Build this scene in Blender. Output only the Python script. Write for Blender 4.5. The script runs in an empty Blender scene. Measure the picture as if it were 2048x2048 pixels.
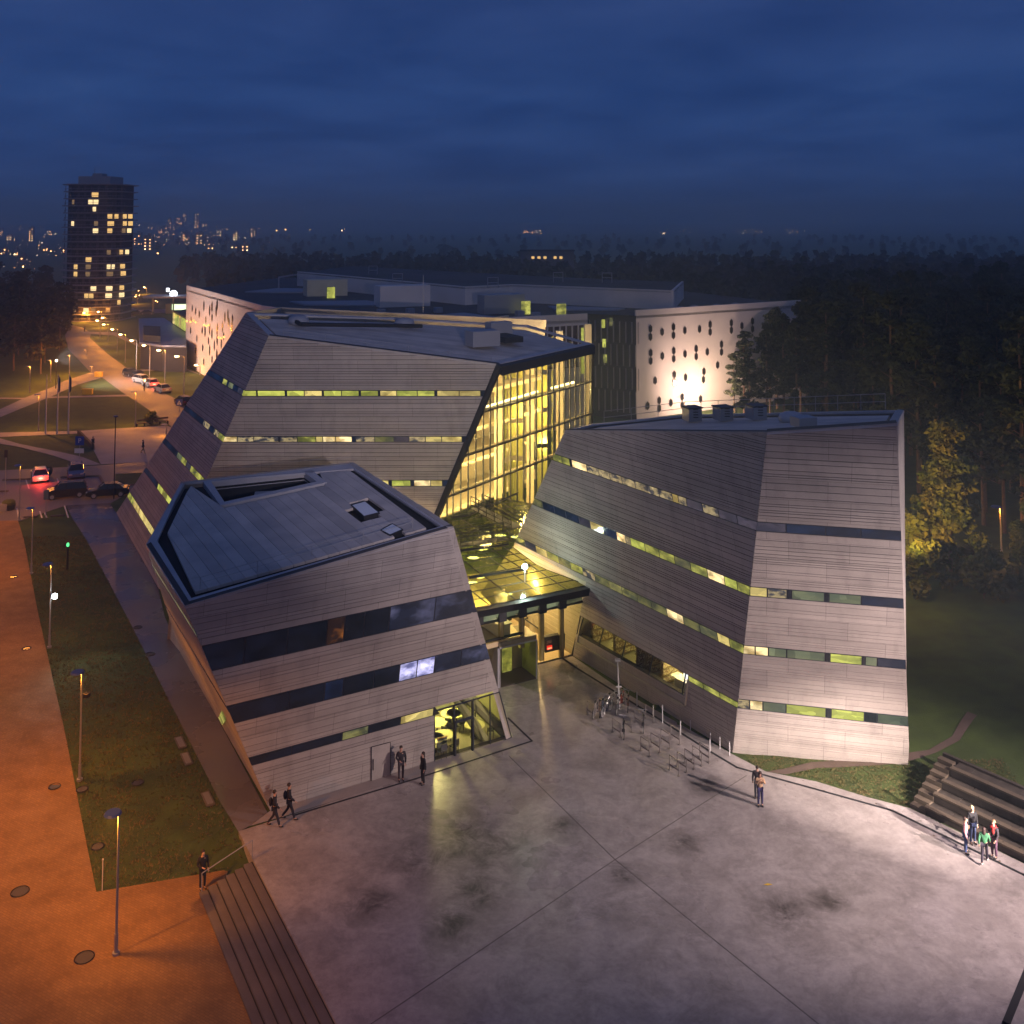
import bpy, bmesh, math, random
from mathutils import Vector, Matrix
from mathutils.geometry import tessellate_polygon
random.seed(7)
R = math.radians
scene = bpy.context.scene
COL = scene.collection

# ------------------------------------------------------------------ camera
CAM_H = 31.0; PITCH = R(3.0); FPX = 2000.0; YP = 335.0; XP = 1024.0
cd = bpy.data.cameras.new('camera'); cam = bpy.data.objects.new('camera', cd); COL.objects.link(cam)
cam.location = (0, 0, CAM_H); cam.rotation_euler = (R(90) + PITCH, 0, 0)
cd.sensor_width = 36.0; cd.lens = 36.0 * FPX / 2048.0
cd.shift_y = -(1024.0 - YP) / 2048.0
cd.clip_start = 0.5; cd.clip_end = 30000
scene.camera = cam

# ------------------------------------------------------------------ sky
world = bpy.data.worlds.new('World'); scene.world = world; world.use_nodes = True
nt = world.node_tree; N = nt.nodes; L = nt.links
for n in list(N): N.remove(n)
wo = N.new('ShaderNodeOutputWorld'); bg = N.new('ShaderNodeBackground')
tc = N.new('ShaderNodeTexCoord'); sep = N.new('ShaderNodeSeparateXYZ')
L.new(tc.outputs['Generated'], sep.inputs[0])
ramp = N.new('ShaderNodeValToRGB'); cr = ramp.color_ramp
cr.elements[0].position = 0.0; cr.elements[0].color = (0.0115, 0.0300, 0.098, 1)
cr.elements[1].position = 1.0; cr.elements[1].color = (0.0125, 0.0240, 0.076, 1)
for p, c in ((0.03, (0.0098, 0.0290, 0.100, 1)), (0.12, (0.0080, 0.0265, 0.094, 1)), (0.25, (0.0100, 0.0240, 0.082, 1))):
    e = cr.elements.new(p); e.color = c
L.new(sep.outputs['Z'], ramp.inputs[0])
# overcast banks: project the direction on a cloud deck
mx = N.new('ShaderNodeMath'); mx.operation = 'ADD'; mx.inputs[1].default_value = 0.12
L.new(sep.outputs['Z'], mx.inputs[0])
dx = N.new('ShaderNodeMath'); dx.operation = 'DIVIDE'; L.new(sep.outputs['X'], dx.inputs[0]); L.new(mx.outputs[0], dx.inputs[1])
dy = N.new('ShaderNodeMath'); dy.operation = 'DIVIDE'; L.new(sep.outputs['Y'], dy.inputs[0]); L.new(mx.outputs[0], dy.inputs[1])
cb = N.new('ShaderNodeCombineXYZ'); L.new(dx.outputs[0], cb.inputs[0]); L.new(dy.outputs[0], cb.inputs[1])
nz = N.new('ShaderNodeTexNoise'); nz.inputs['Scale'].default_value = 0.95; nz.inputs['Detail'].default_value = 7; nz.inputs['Roughness'].default_value = 0.55
nz.inputs['Distortion'].default_value = 0.25
L.new(cb.outputs[0], nz.inputs['Vector'])
nr = N.new('ShaderNodeMapRange'); nr.inputs[1].default_value = 0.32; nr.inputs[2].default_value = 0.72; nr.inputs[3].default_value = 0.78; nr.inputs[4].default_value = 1.32
L.new(nz.outputs['Fac'], nr.inputs[0])
cc = N.new('ShaderNodeMix'); cc.data_type = 'RGBA'
cc.inputs[6].default_value = (0.74, 0.92, 1.04, 1); cc.inputs[7].default_value = (1.30, 1.08, .98, 1)
nr2 = N.new('ShaderNodeMapRange'); nr2.inputs[1].default_value = 0.35; nr2.inputs[2].default_value = 0.7
L.new(nz.outputs['Fac'], nr2.inputs[0]); L.new(nr2.outputs[0], cc.inputs[0])
m1 = N.new('ShaderNodeMix'); m1.data_type = 'RGBA'; m1.blend_type = 'MULTIPLY'; m1.inputs[0].default_value = 1
L.new(ramp.outputs[0], m1.inputs[6]); L.new(cc.outputs[2], m1.inputs[7])
vm = N.new('ShaderNodeVectorMath'); vm.operation = 'SCALE'
L.new(m1.outputs[2], vm.inputs[0]); L.new(nr.outputs[0], vm.inputs['Scale'])
L.new(vm.outputs[0], bg.inputs['Color']); bg.inputs['Strength'].default_value = 2.0
L.new(bg.outputs[0], wo.inputs['Surface'])

# a very faint, very wide sun: what is left of the daylight above the overcast
sd = bpy.data.lights.new('dusk_sun', 'SUN'); sd.energy = 0.13; sd.angle = R(80); sd.color = (0.88, 0.90, 1.0)
so = bpy.data.objects.new('dusk_sun', sd); COL.objects.link(so); so.rotation_euler = (R(52), 0, R(10))

scene.view_settings.view_transform = 'Standard'
scene.view_settings.look = 'None'; scene.view_settings.exposure = 0.0; scene.view_settings.gamma = 1.0
scene.view_settings.use_curve_mapping = False
scene.render.engine = 'CYCLES'
scene.cycles.max_bounces = 6; scene.cycles.diffuse_bounces = 2; scene.cycles.glossy_bounces = 3
scene.cycles.transmission_bounces = 4; scene.cycles.transparent_max_bounces = 12; scene.cycles.volume_bounces = 2
scene.cycles.sample_clamp_indirect = 3.0; scene.cycles.caustics_reflective = False; scene.cycles.caustics_refractive = False
scene.cycles.use_denoising = True

SODIUM = (1.0, 0.33, 0.03)

def lamp_light(name, kind, loc, power, color, radius=0.15, aim=None, cone=None, blend=0.4, parent=None):
    d = bpy.data.lights.new(name, kind); d.energy = power * {'flood': 7.0, 'hall_light': 6.0, 'cafe_light': 4.0, 'room_light': 6.0}.get(name, 7.0); d.color = color
    if kind in ('POINT', 'SPOT'): d.shadow_soft_size = radius
    if kind == 'SPOT' and cone: d.spot_size = R(cone); d.spot_blend = blend
    if kind == 'AREA': d.size = radius
    o = bpy.data.objects.new(name, d); COL.objects.link(o); o.location = loc
    if aim is not None:
        v = Vector(aim) - Vector(loc); o.rotation_euler = v.to_track_quat('-Z', 'Y').to_euler()
    if parent:
        o.parent = parent; o.location = Vector(loc) - parent.location
    return o

# ------------------------------------------------------------------ survey helpers: sight lines from the known camera station
CO = Vector((0, 0, CAM_H))
def ray(p):
    u = (p[0] - XP) / FPX; v = -(p[1] - YP) / FPX
    return Vector((u, math.cos(PITCH) - v * math.sin(PITCH), math.sin(PITCH) + v * math.cos(PITCH)))
def U(p, z=0.0):
    r = ray(p); return CO + r * ((z - CAM_H) / r.z)
class Plane:
    def __init__(s, a, b, c):
        s.o = Vector(a); n = (Vector(b) - s.o).cross(Vector(c) - s.o); n.normalize()
        if n.dot(CO - s.o) < 0: n = -n
        s.n = n
        h = Vector((n.y, -n.x, 0)); h.normalize()      # horizontal direction in the face
        if h.x < 0 : h = -h
        s.h = h; w = h.cross(n); w = w if w.z > 0 else -w; s.w = w / w.z if abs(w.z) > 1e-4 else w
    def hit(s, p):
        r = ray(p); return CO + r * ((s.o - CO).dot(s.n) / r.dot(s.n))
    def uz(s, P):      # 3d -> (u, z)
        z = P.z - s.o.z; q = P - s.o - s.w * z
        return (q.dot(s.h), P.z)
    def at(s, u, z, d=0.0):
        return s.o + s.h * u + s.w * (z - s.o.z) + s.n * d
    def u_img(s, px, z):   # u of the point at height z seen in image column px
        a = s.at(0, z) - CO; k = (px - XP) / FPX
        c, sn = math.cos(PITCH), math.sin(PITCH)
        fa = a.y * c + a.z * sn; fh = s.h.y * c
        return (k * fa - a.x) / (s.h.x - k * fh)
def edge(p, Yb, a):
    r = ray(p); return CO + r * ((Yb + a * CAM_H) / (r.y - a * r.z))
def v(x, y): return (x * 1.06, y * 1.06)
def cr(ox, oy, s): return lambda x, y: (ox + x / s, oy + y / s)
c2 = cr(350, 500, 2.1467); r3 = cr(1050, 420, 1.936); c4 = cr(0, 640, 3.864); b1 = cr(200, 900, 2.273)
k2 = cr(1000, 780, 2.273); z3 = cr(0, 1080, 1.996); z5 = cr(850, 980, 3.716); r4 = cr(1300, 1400, 2.583)
bk = cr(1150, 1330, 5.52); g8 = cr(880, 660, 4.391); en = cr(960, 1170, 8.4); cf = cr(840, 1360, 8.782)
te = cr(1680, 1500, 5.25); c1 = cr(0, 300, 2.76)

# ------------------------------------------------------------------ materials
def sock(b, n): return b.inputs[n]
def pbr(name, col, rough=0.7, col2=None, scale=1.0, bump=0.0, metal=0.0, detail=4, rnd=0.0, rough2=None, spec=None, lo=0.35, hi=0.65, stretch=None, bscale=None):
    m = bpy.data.materials.new(name); m.use_nodes = True; t = m.node_tree; n = t.nodes; l = t.links
    b = n['Principled BSDF']; b.inputs['Base Color'].default_value = (*col, 1); b.inputs['Roughness'].default_value = rough
    b.inputs['Metallic'].default_value = metal
    if spec is not None: b.inputs['Specular IOR Level'].default_value = spec
    out = None
    if col2 or bump or rough2 is not None:
        c = n.new('ShaderNodeTexCoord'); no = n.new('ShaderNodeTexNoise'); no.inputs['Scale'].default_value = scale; no.inputs['Detail'].default_value = detail
        mp = n.new('ShaderNodeMapping'); l.new(c.outputs['Object'], mp.inputs[0]); l.new(mp.outputs[0], no.inputs['Vector'])
        if stretch: mp.inputs['Scale'].default_value = stretch
        mr = n.new('ShaderNodeMapRange'); mr.inputs[1].default_value = lo; mr.inputs[2].default_value = hi
        l.new(no.outputs['Fac'], mr.inputs[0])
        if col2:
            x = n.new('ShaderNodeMix'); x.data_type = 'RGBA'; x.inputs[6].default_value = (*col, 1); x.inputs[7].default_value = (*col2, 1)
            l.new(mr.outputs[0], x.inputs[0]); out = x.outputs[2]; l.new(out, b.inputs['Base Color'])
        if rough2 is not None:
            q = n.new('ShaderNodeMapRange'); q.inputs[3].default_value = rough; q.inputs[4].default_value = rough2
            l.new(mr.outputs[0], q.inputs[0]); l.new(q.outputs[0], b.inputs['Roughness'])
        if bump:
            no2 = n.new('ShaderNodeTexNoise'); no2.inputs['Scale'].default_value = bscale or scale * 4; no2.inputs['Detail'].default_value = 5
            l.new(c.outputs['Object'], no2.inputs['Vector'])
            bp = n.new('ShaderNodeBump'); bp.inputs['Strength'].default_value = bump; bp.inputs['Distance'].default_value = 0.05
            l.new(no2.outputs['Fac'], bp.inputs['Height']); l.new(bp.outputs[0], b.inputs['Normal'])
    if rnd:
        oi = n.new('ShaderNodeObjectInfo'); r_ = n.new('ShaderNodeMapRange'); r_.inputs[3].default_value = 1 - rnd; r_.inputs[4].default_value = 1 + rnd
        l.new(oi.outputs['Random'], r_.inputs[0])
        s = n.new('ShaderNodeVectorMath'); s.operation = 'SCALE'
        if out: l.new(out, s.inputs[0])
        else: s.inputs[0].default_value = col
        l.new(r_.outputs[0], s.inputs['Scale']); l.new(s.outputs[0], b.inputs['Base Color'])
    return m
def streaks(m):
    t = m.node_tree; n = t.nodes; l = t.links; b = n['Principled BSDF']; c = n.new('ShaderNodeTexCoord')
    src = b.inputs['Base Color'].links[0].from_socket
    for sc, st, lo, hi, dark in ((1.0, (1.6, 1.6, .10), .52, .78, .80), (1.0, (.22, .22, .5), .35, .7, .86), (3.0, (3, 3, 9), .3, .7, .90)):
        mp = n.new('ShaderNodeMapping'); mp.inputs['Scale'].default_value = st; l.new(c.outputs['Object'], mp.inputs[0])
        q = n.new('ShaderNodeTexNoise'); q.inputs['Scale'].default_value = sc; q.inputs['Detail'].default_value = 6; l.new(mp.outputs[0], q.inputs['Vector'])
        r_ = n.new('ShaderNodeMapRange'); r_.inputs[1].default_value = lo; r_.inputs[2].default_value = hi; r_.inputs[3].default_value = 1.0; r_.inputs[4].default_value = dark; l.new(q.outputs['Fac'], r_.inputs[0])
        v_ = n.new('ShaderNodeVectorMath'); v_.operation = 'SCALE'; l.new(src, v_.inputs[0]); l.new(r_.outputs[0], v_.inputs['Scale']); src = v_.outputs[0]
    l.new(src, b.inputs['Base Color'])
def glow(name, col, s, sample=False):
    m = bpy.data.materials.new(name); m.use_nodes = True; b = m.node_tree.nodes['Principled BSDF']
    b.inputs['Base Color'].default_value = (0.02, 0.02, 0.02, 1); b.inputs['Emission Color'].default_value = (*col, 1); b.inputs['Emission Strength'].default_value = s
    b.inputs['Roughness'].default_value = 0.3
    m.cycles.emission_sampling = 'AUTO' if sample else 'NONE'
    return m
def litpane(name, col, col2, s, scale=0.9, lo=0.4, hi=0.6, sheen=1.0):
    """lit rooms and painted sky reflections: patchy emission behind a glossy surface"""
    m = bpy.data.materials.new(name); m.use_nodes = True; t = m.node_tree; n = t.nodes; l = t.links; b = n['Principled BSDF']
    b.inputs['Base Color'].default_value = (0.012, 0.016, 0.02, 1); b.inputs['Roughness'].default_value = 0.06
    c = n.new('ShaderNodeTexCoord'); mp = n.new('ShaderNodeMapping'); mp.inputs['Scale'].default_value = (1, 1, 1.6)
    l.new(c.outputs['Object'], mp.inputs[0])
    oi = n.new('ShaderNodeObjectInfo')
    vo = n.new('ShaderNodeTexVoronoi'); vo.distance = 'CHEBYCHEV'; vo.inputs['Scale'].default_value = scale * 1.8; l.new(mp.outputs[0], vo.inputs['Vector'])
    no = n.new('ShaderNodeTexNoise'); no.inputs['Scale'].default_value = scale; no.inputs['Detail'].default_value = 3; l.new(mp.outputs[0], no.inputs['Vector'])
    mr = n.new('ShaderNodeMapRange'); mr.inputs[1].default_value = lo; mr.inputs[2].default_value = hi; l.new(no.outputs['Fac'], mr.inputs[0])
    x = n.new('ShaderNodeMix'); x.data_type = 'RGBA'; x.inputs[6].default_value = (*col2, 1); x.inputs[7].default_value = (*col, 1); l.new(mr.outputs[0], x.inputs[0])
    sp = n.new('ShaderNodeSeparateColor'); l.new(vo.outputs['Color'], sp.inputs[0])
    q = n.new('ShaderNodeMapRange'); q.inputs[3].default_value = 0.62; q.inputs[4].default_value = 1.2; l.new(sp.outputs[0], q.inputs[0])
    q2 = n.new('ShaderNodeMapRange'); q2.inputs[3].default_value = 0.75 * s; q2.inputs[4].default_value = 1.2 * s; l.new(oi.outputs['Random'], q2.inputs[0])
    mu = n.new('ShaderNodeMath'); mu.operation = 'MULTIPLY'; l.new(q.outputs[0], mu.inputs[0]); l.new(q2.outputs[0], mu.inputs[1])
    l.new(x.outputs[2], b.inputs['Emission Color']); l.new(mu.outputs[0], b.inputs['Emission Strength'])
    m.cycles.emission_sampling = 'NONE'
    return m
def glass(name, tint=(0.9, 0.93, 0.8), rough=0.02, refl=0.10):
    m = bpy.data.materials.new(name); m.use_nodes = True; t = m.node_tree; n = t.nodes; l = t.links
    n.remove(n['Principled BSDF']); o = n['Material Output']
    tr = n.new('ShaderNodeBsdfTransparent'); tr.inputs[0].default_value = (*tint, 1)
    gl = n.new('ShaderNodeBsdfGlossy'); gl.inputs['Roughness'].default_value = rough; gl.inputs['Color'].default_value = (0.8, 0.85, 0.9, 1)
    fr = n.new('ShaderNodeLayerWeight'); fr.inputs[0].default_value = 0.5
    pw = n.new('ShaderNodeMath'); pw.operation = 'POWER'; pw.inputs[1].default_value = 5.0; l.new(fr.outputs['Facing'], pw.inputs[0])
    ad = n.new('ShaderNodeMath'); ad.operation = 'MULTIPLY_ADD'; ad.inputs[1].default_value = 0.6; ad.inputs[2].default_value = refl * 0.35; l.new(pw.outputs[0], ad.inputs[0])
    mx = n.new('ShaderNodeMixShader'); l.new(ad.outputs[0], mx.inputs[0]); l.new(tr.outputs[0], mx.inputs[1]); l.new(gl.outputs[0], mx.inputs[2])
    l.new(mx.outputs[0], o.inputs[0]); return m

M = {}
M['clad'] = pbr('cladding_board', (0.50, 0.45, 0.415), 0.72, (0.41, 0.37, 0.345), 0.45, rnd=0.07, detail=8, stretch=(1, 1, 3), lo=0.3, hi=0.75)
streaks(M['clad'])
M['backing'] = pbr('wall_backing', (0.06, 0.055, 0.055), 0.9)
M['parapet'] = pbr('parapet_sheet', (0.46, 0.45, 0.47), 0.5, (0.38, 0.37, 0.40), 0.8)
M['roof'] = pbr('roof_board', (0.56, 0.50, 0.46), 0.75, (0.42, 0.38, 0.36), 0.5, rnd=0.12, stretch=(1, 1, 1), detail=8)
M['gutter'] = pbr('gutter_dark', (0.012, 0.013, 0.018), 0.8)
M['frame'] = pbr('window_frame', (0.02, 0.024, 0.035), 0.45)
M['metal'] = pbr('grey_metal', (0.34, 0.34, 0.36), 0.45, metal=0.3)
M['dmetal'] = pbr('dark_metal', (0.022, 0.023, 0.028), 0.5, metal=0.3)
M['cream'] = pbr('cream_wall', (0.62, 0.55, 0.42), 0.8, (0.55, 0.48, 0.36), 0.4)
M['white'] = pbr('white_paint', (0.75, 0.74, 0.70), 0.6)
M['olive'] = pbr('olive_blind', (0.36, 0.33, 0.10), 0.9, (0.22, 0.24, 0.06), 0.6, stretch=(4, 4, 0.2))
M['ifloor'] = pbr('indoor_floor', (0.40, 0.38, 0.30), 0.35, (0.33, 0.31, 0.24), 0.6)
M['glass'] = glass('clear_glass', (0.93, 0.92, 0.80))
M['rglass'] = glass('roof_glass', (0.62, 0.66, 0.40), 0.12, 0.2)
M['white_wall'] = pbr('white_facade', (0.74, 0.68, 0.66), 0.75, (0.64, 0.59, 0.57), 0.15, detail=8)
M['far_roof'] = pbr('dark_roof', (0.022, 0.024, 0.03), 0.8, (0.045, 0.048, 0.058), 0.12)
M['roof_light'] = pbr('pale_roof', (0.25, 0.27, 0.33), 0.7)
M['tarmac'] = pbr('asphalt', (0.16, 0.14, 0.135), 0.55, (0.22, 0.19, 0.185), 0.25, bump=0.15, rough2=0.75, detail=8, bscale=14)
M['pave'] = pbr('concrete_paving', (0.33, 0.30, 0.295), 0.75, (0.27, 0.245, 0.24), 0.5, bump=0.1, detail=8, bscale=10)
M['steel_white'] = pbr('white_metal', (0.6, 0.6, 0.62), 0.35, metal=0.2)
M['bark'] = pbr('bark', (0.13, 0.09, 0.065), 0.9, (0.20, 0.12, 0.07), 3.0)
M['needle'] = pbr('pine_foliage', (0.022, 0.034, 0.013), 0.85, (0.050, 0.060, 0.022), 0.5, rnd=0.3, lo=0.4, hi=0.6)
M['leaf'] = pbr('autumn_foliage', (0.065, 0.095, 0.018), 0.8, (0.13, 0.105, 0.02), 0.45, rnd=0.2)
M['leafg'] = pbr('dark_foliage', (0.045, 0.052, 0.02), 0.85, (0.07, 0.06, 0.025), 0.4, rnd=0.25)
M['black'] = pbr('black_rubber', (0.012, 0.012, 0.013), 0.6)
M['blue_sign'] = pbr('blue_sign', (0.02, 0.06, 0.35), 0.5)
M['yellow'] = pbr('yellow_sign', (0.75, 0.50, 0.03), 0.5)
M['stone'] = pbr('dark_stone', (0.055, 0.045, 0.038), 0.85, (0.03, 0.024, 0.02), 2.0, bump=0.3)
M['line'] = pbr('road_paint', (0.6, 0.58, 0.55), 0.7)
P = {  # kinds of window pane
 'g': litpane('pane_green', (0.62, 0.60, 0.12), (0.20, 0.21, 0.045), 0.75),
 'lg': litpane('pane_lime', (0.70, 0.72, 0.13), (0.34, 0.38, 0.06), 0.85, 0.6, 0.3, 0.5),
 'gg': litpane('pane_grey_blind', (0.23, 0.25, 0.13), (0.15, 0.18, 0.11), 0.75, 0.5),
 'gd': litpane('pane_dim_green', (0.26, 0.24, 0.08), (0.09, 0.095, 0.05), 0.75),
 'y': litpane('pane_warm', (0.95, 0.74, 0.24), (0.50, 0.36, 0.10), 0.85, 0.7, 0.35, 0.55),
 'w': litpane('pane_bright', (1.6, 1.25, 0.62), (0.75, 0.50, 0.18), 0.85, 1.0),
 'wb': litpane('pane_cold_white', (1.0, 0.95, 1.5), (0.22, 0.22, 0.50), 0.9, 1.2),
 'm': litpane('pane_mixed', (0.52, 0.40, 0.20), (0.05, 0.05, 0.065), 0.8, 1.6, 0.42, 0.55),
 'n': litpane('pane_mauve', (0.075, 0.06, 0.085), (0.035, 0.032, 0.055), 0.8, 0.7),
 'b': litpane('pane_blue_reflection', (0.006, 0.016, 0.05), (0.002, 0.006, 0.02), 0.8, 0.5),  # faint blue sky reflection painted as emission
 'd': litpane('pane_dark', (0.004, 0.006, 0.014), (0.001, 0.002, 0.004), 0.8, 0.5),
 's': litpane('pane_painted_sky', (0.14, 0.14, 0.26), (0.010, 0.013, 0.03), 0.7, 0.55, 0.48, 0.72),  # cloudy sky reflection painted as emission, no lit room behind
 'o': litpane('pane_ember', (0.45, 0.14, 0.02), (0.02, 0.008, 0.005), 0.9, 0.6, 0.5, 0.75),
}

# ------------------------------------------------------------------ objects
def thing(name, label, cat, loc=(0, 0, 0), group=None, rz=0.0):
    o = bpy.data.objects.new(name, None); o.empty_display_size = 0.2; COL.objects.link(o); o.location = loc; o.rotation_euler = (0, 0, rz)
    o['label'] = label; o['category'] = cat
    if group: o['group'] = group
    return o
def tag(o, label, cat, group=None):
    o['label'] = label; o['category'] = cat
    if group: o['group'] = group
    return o
class MB:
    def __init__(s): s.v = []; s.f = []; s.mi = []; s.m = 0
    def add(s, vs, fs):
        b = len(s.v); s.v += [tuple(x) for x in vs]; s.f += [tuple(b + i for i in f) for f in fs]; s.mi += [s.m] * len(fs)
        return s
    def box(s, c, d, rz=0.0):
        x, y, z = d[0] / 2, d[1] / 2, d[2] / 2; cs, sn = math.cos(rz), math.sin(rz)
        vs = [(c[0] + a * cs - b_ * sn, c[1] + a * sn + b_ * cs, c[2] + k) for k in (-z, z) for a, b_ in ((-x, -y), (x, -y), (x, y), (-x, y))]
        return s.add(vs, [(3, 2, 1, 0), (4, 5, 6, 7), (0, 1, 5, 4), (1, 2, 6, 5), (2, 3, 7, 6), (3, 0, 4, 7)])
    def prism(s, poly, dv):
        """closed slab: polygon swept by vector dv"""
        n = len(poly); dv = Vector(dv); a = [Vector(p) for p in poly]; b_ = [p + dv for p in a]
        tris = [list(t) for t in tessellate_polygon([a])]
        fs = []
        for t in tris: fs.append(tuple(t)); fs.append(tuple(i + n for i in reversed(t)))
        for i in range(n):
            j = (i + 1) % n; fs.append((i, j, n + j, n + i))
        return s.add(a + b_, fs)
    def poly(s, poly):
        a = [Vector(p) for p in poly]; return s.add(a, [tuple(t) for t in tessellate_polygon([a])])
    def tube(s, a, b_, r, r2=None, n=6, cap=True):
        a = Vector(a); b_ = Vector(b_); r2 = r if r2 is None else r2; d = (b_ - a)
        if d.length < 1e-5: return s
        q = d.to_track_quat('Z', 'Y'); vs = []
        for c, rr in ((a, r), (b_, r2)):
            for i in range(n):
                t = 2 * math.pi * i / n; vs.append(c + q @ Vector((math.cos(t) * rr, math.sin(t) * rr, 0)))
        fs = [(i, (i + 1) % n, n + (i + 1) % n, n + i) for i in range(n)]
        if cap: fs += [tuple(reversed(range(n))), tuple(range(n, 2 * n))]
        return s.add(vs, fs)
    def path(s, pts, r, n=6):
        for a, b_ in zip(pts, pts[1:]): s.tube(a, b_, r, n=n)
        return s
    def ring(s, c, R_, r, axis=(0, 1, 0), n=20, k=5):
        q = Vector(axis).to_track_quat('Z', 'Y'); c = Vector(c); vs = []; fs = []
        for i in range(n):
            t = 2 * math.pi * i / n
            for j in range(k):
                p = 2 * math.pi * j / k
                vs.append(c + q @ Vector(((R_ + r * math.cos(p)) * math.cos(t), (R_ + r * math.cos(p)) * math.sin(t), r * math.sin(p))))
        for i in range(n):
            for j in range(k):
                fs.append((i * k + j, ((i + 1) % n) * k + j, ((i + 1) % n) * k + (j + 1) % k, i * k + (j + 1) % k))
        return s.add(vs, fs)
    def ball(s, c, r, n=8, m=6):
        r = (r, r, r) if not hasattr(r, '__len__') else r; vs = []; fs = []
        for i in range(m + 1):
            ph = math.pi * i / m
            for j in range(n):
                t = 2 * math.pi * j / n
                vs.append((c[0] + r[0] * math.sin(ph) * math.cos(t), c[1] + r[1] * math.sin(ph) * math.sin(t), c[2] + r[2] * math.cos(ph)))
        for i in range(m):
            for j in range(n): fs.append((i * n + j, (i + 1) * n + j, (i + 1) * n + (j + 1) % n, i * n + (j + 1) % n))
        return s.add(vs, fs)
    def build(s, name, mats, parent=None, smooth=False, origin=None):
        me = bpy.data.meshes.new(name); 
        vs = s.v
        if origin is not None: vs = [(a - origin[0], b_ - origin[1], c - origin[2]) for a, b_, c in vs]
        me.from_pydata(vs, [], s.f)
        if not isinstance(mats, (list, tuple)): mats = [mats]
        for m in mats: me.materials.append(m)
        if len(mats) > 1: me.polygons.foreach_set('material_index', s.mi)
        me.validate(); 
        bm = bmesh.new(); bm.from_mesh(me); bmesh.ops.remove_doubles(bm, verts=bm.verts, dist=1e-5); bmesh.ops.recalc_face_normals(bm, faces=bm.faces); bm.to_mesh(me); bm.free()
        if smooth: me.shade_smooth()
        o = bpy.data.objects.new(name, me); COL.objects.link(o)
        if parent is not None: o.parent = parent
        if origin is not None: o.location = origin
        return o
def solid(name, mb, mat, root, **k):
    """part whose mesh is given in world coordinates, under a thing standing at root.location"""
    loc = root.location if root.parent is None else root.location + root.parent.location
    mb.v = [tuple(Vector(p) - loc) for p in mb.v]
    return mb.build(name, mat, root, **k)
def place_copy(src, loc, rz=0.0, label=None, sc=1.0, group=None):
    c = src.copy(); COL.objects.link(c); c.location = loc; c.rotation_euler = (0, 0, rz); c.scale = (sc, sc, sc)
    if label: c['label'] = label
    if group: c['group'] = group
    for ch in list(src.children):
        d = ch.copy(); COL.objects.link(d); d.parent = c
        for g in ch.children:
            e = g.copy(); COL.objects.link(e); e.parent = d
    return c
def structure(o): o['kind'] = 'structure'; return o

def clip(poly, a, b_, c):
    """keep a*u+b*z<=c"""
    out = []; n = len(poly)
    for i in range(n):
        p, q = poly[i], poly[(i + 1) % n]; dp = a * p[0] + b_ * p[1] - c; dq = a * q[0] + b_ * q[1] - c
        if dp <= 0: out.append(p)
        if dp * dq < 0:
            t = dp / (dp - dq); out.append((p[0] + (q[0] - p[0]) * t, p[1] + (q[1] - p[1]) * t))
    return out
def area(p): return abs(sum(p[i][0] * p[(i + 1) % len(p)][1] - p[(i + 1) % len(p)][0] * p[i][1] for i in range(len(p)))) / 2 if len(p) > 2 else 0
def band(poly, z0, z1): return clip(clip(poly, 0, -1, -z0), 0, 1, z1)
def line_side(p, q, s):
    a, b_ = -(q[1] - p[1]), (q[0] - p[0]); c = a * p[0] + b_ * p[1]
    return (a * s, b_ * s, c * s)

def clad_for(pl, mat, k=[0]):
    """the cladding with its panel joints, laid along this wall"""
    k[0] += 1; m = mat.copy(); m.name = 'cladding_board_jointed'; t = m.node_tree; n = t.nodes; l = t.links; b = n['Principled BSDF']; c = n.new('ShaderNodeTexCoord')
    mp = n.new('ShaderNodeMapping'); mp.inputs['Rotation'].default_value = (0, 0, -math.atan2(pl.h.y, pl.h.x)); l.new(c.outputs['Object'], mp.inputs[0])
    sx = n.new('ShaderNodeSeparateXYZ'); l.new(mp.outputs[0], sx.inputs[0]); cx = n.new('ShaderNodeCombineXYZ'); l.new(sx.outputs['X'], cx.inputs[0]); l.new(sx.outputs['Z'], cx.inputs[1])
    br = n.new('ShaderNodeTexBrick'); br.inputs['Scale'].default_value = 1; br.inputs['Brick Width'].default_value = 3.1; br.inputs['Row Height'].default_value = 1.17; br.inputs['Mortar Size'].default_value = 0.014; br.offset = 0.37
    br.inputs['Color1'].default_value = (1, 1, 1, 1); br.inputs['Color2'].default_value = (.86, .86, .87, 1); br.inputs['Mortar'].default_value = (.55, .55, .55, 1); l.new(cx.outputs[0], br.inputs['Vector'])
    src = b.inputs['Base Color'].links[0].from_socket; x = n.new('ShaderNodeMix'); x.data_type = 'RGBA'; x.blend_type = 'MULTIPLY'; x.inputs[0].default_value = 1
    l.new(src, x.inputs[6]); l.new(br.outputs[0], x.inputs[7]); l.new(x.outputs[2], b.inputs['Base Color']); return m

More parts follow.
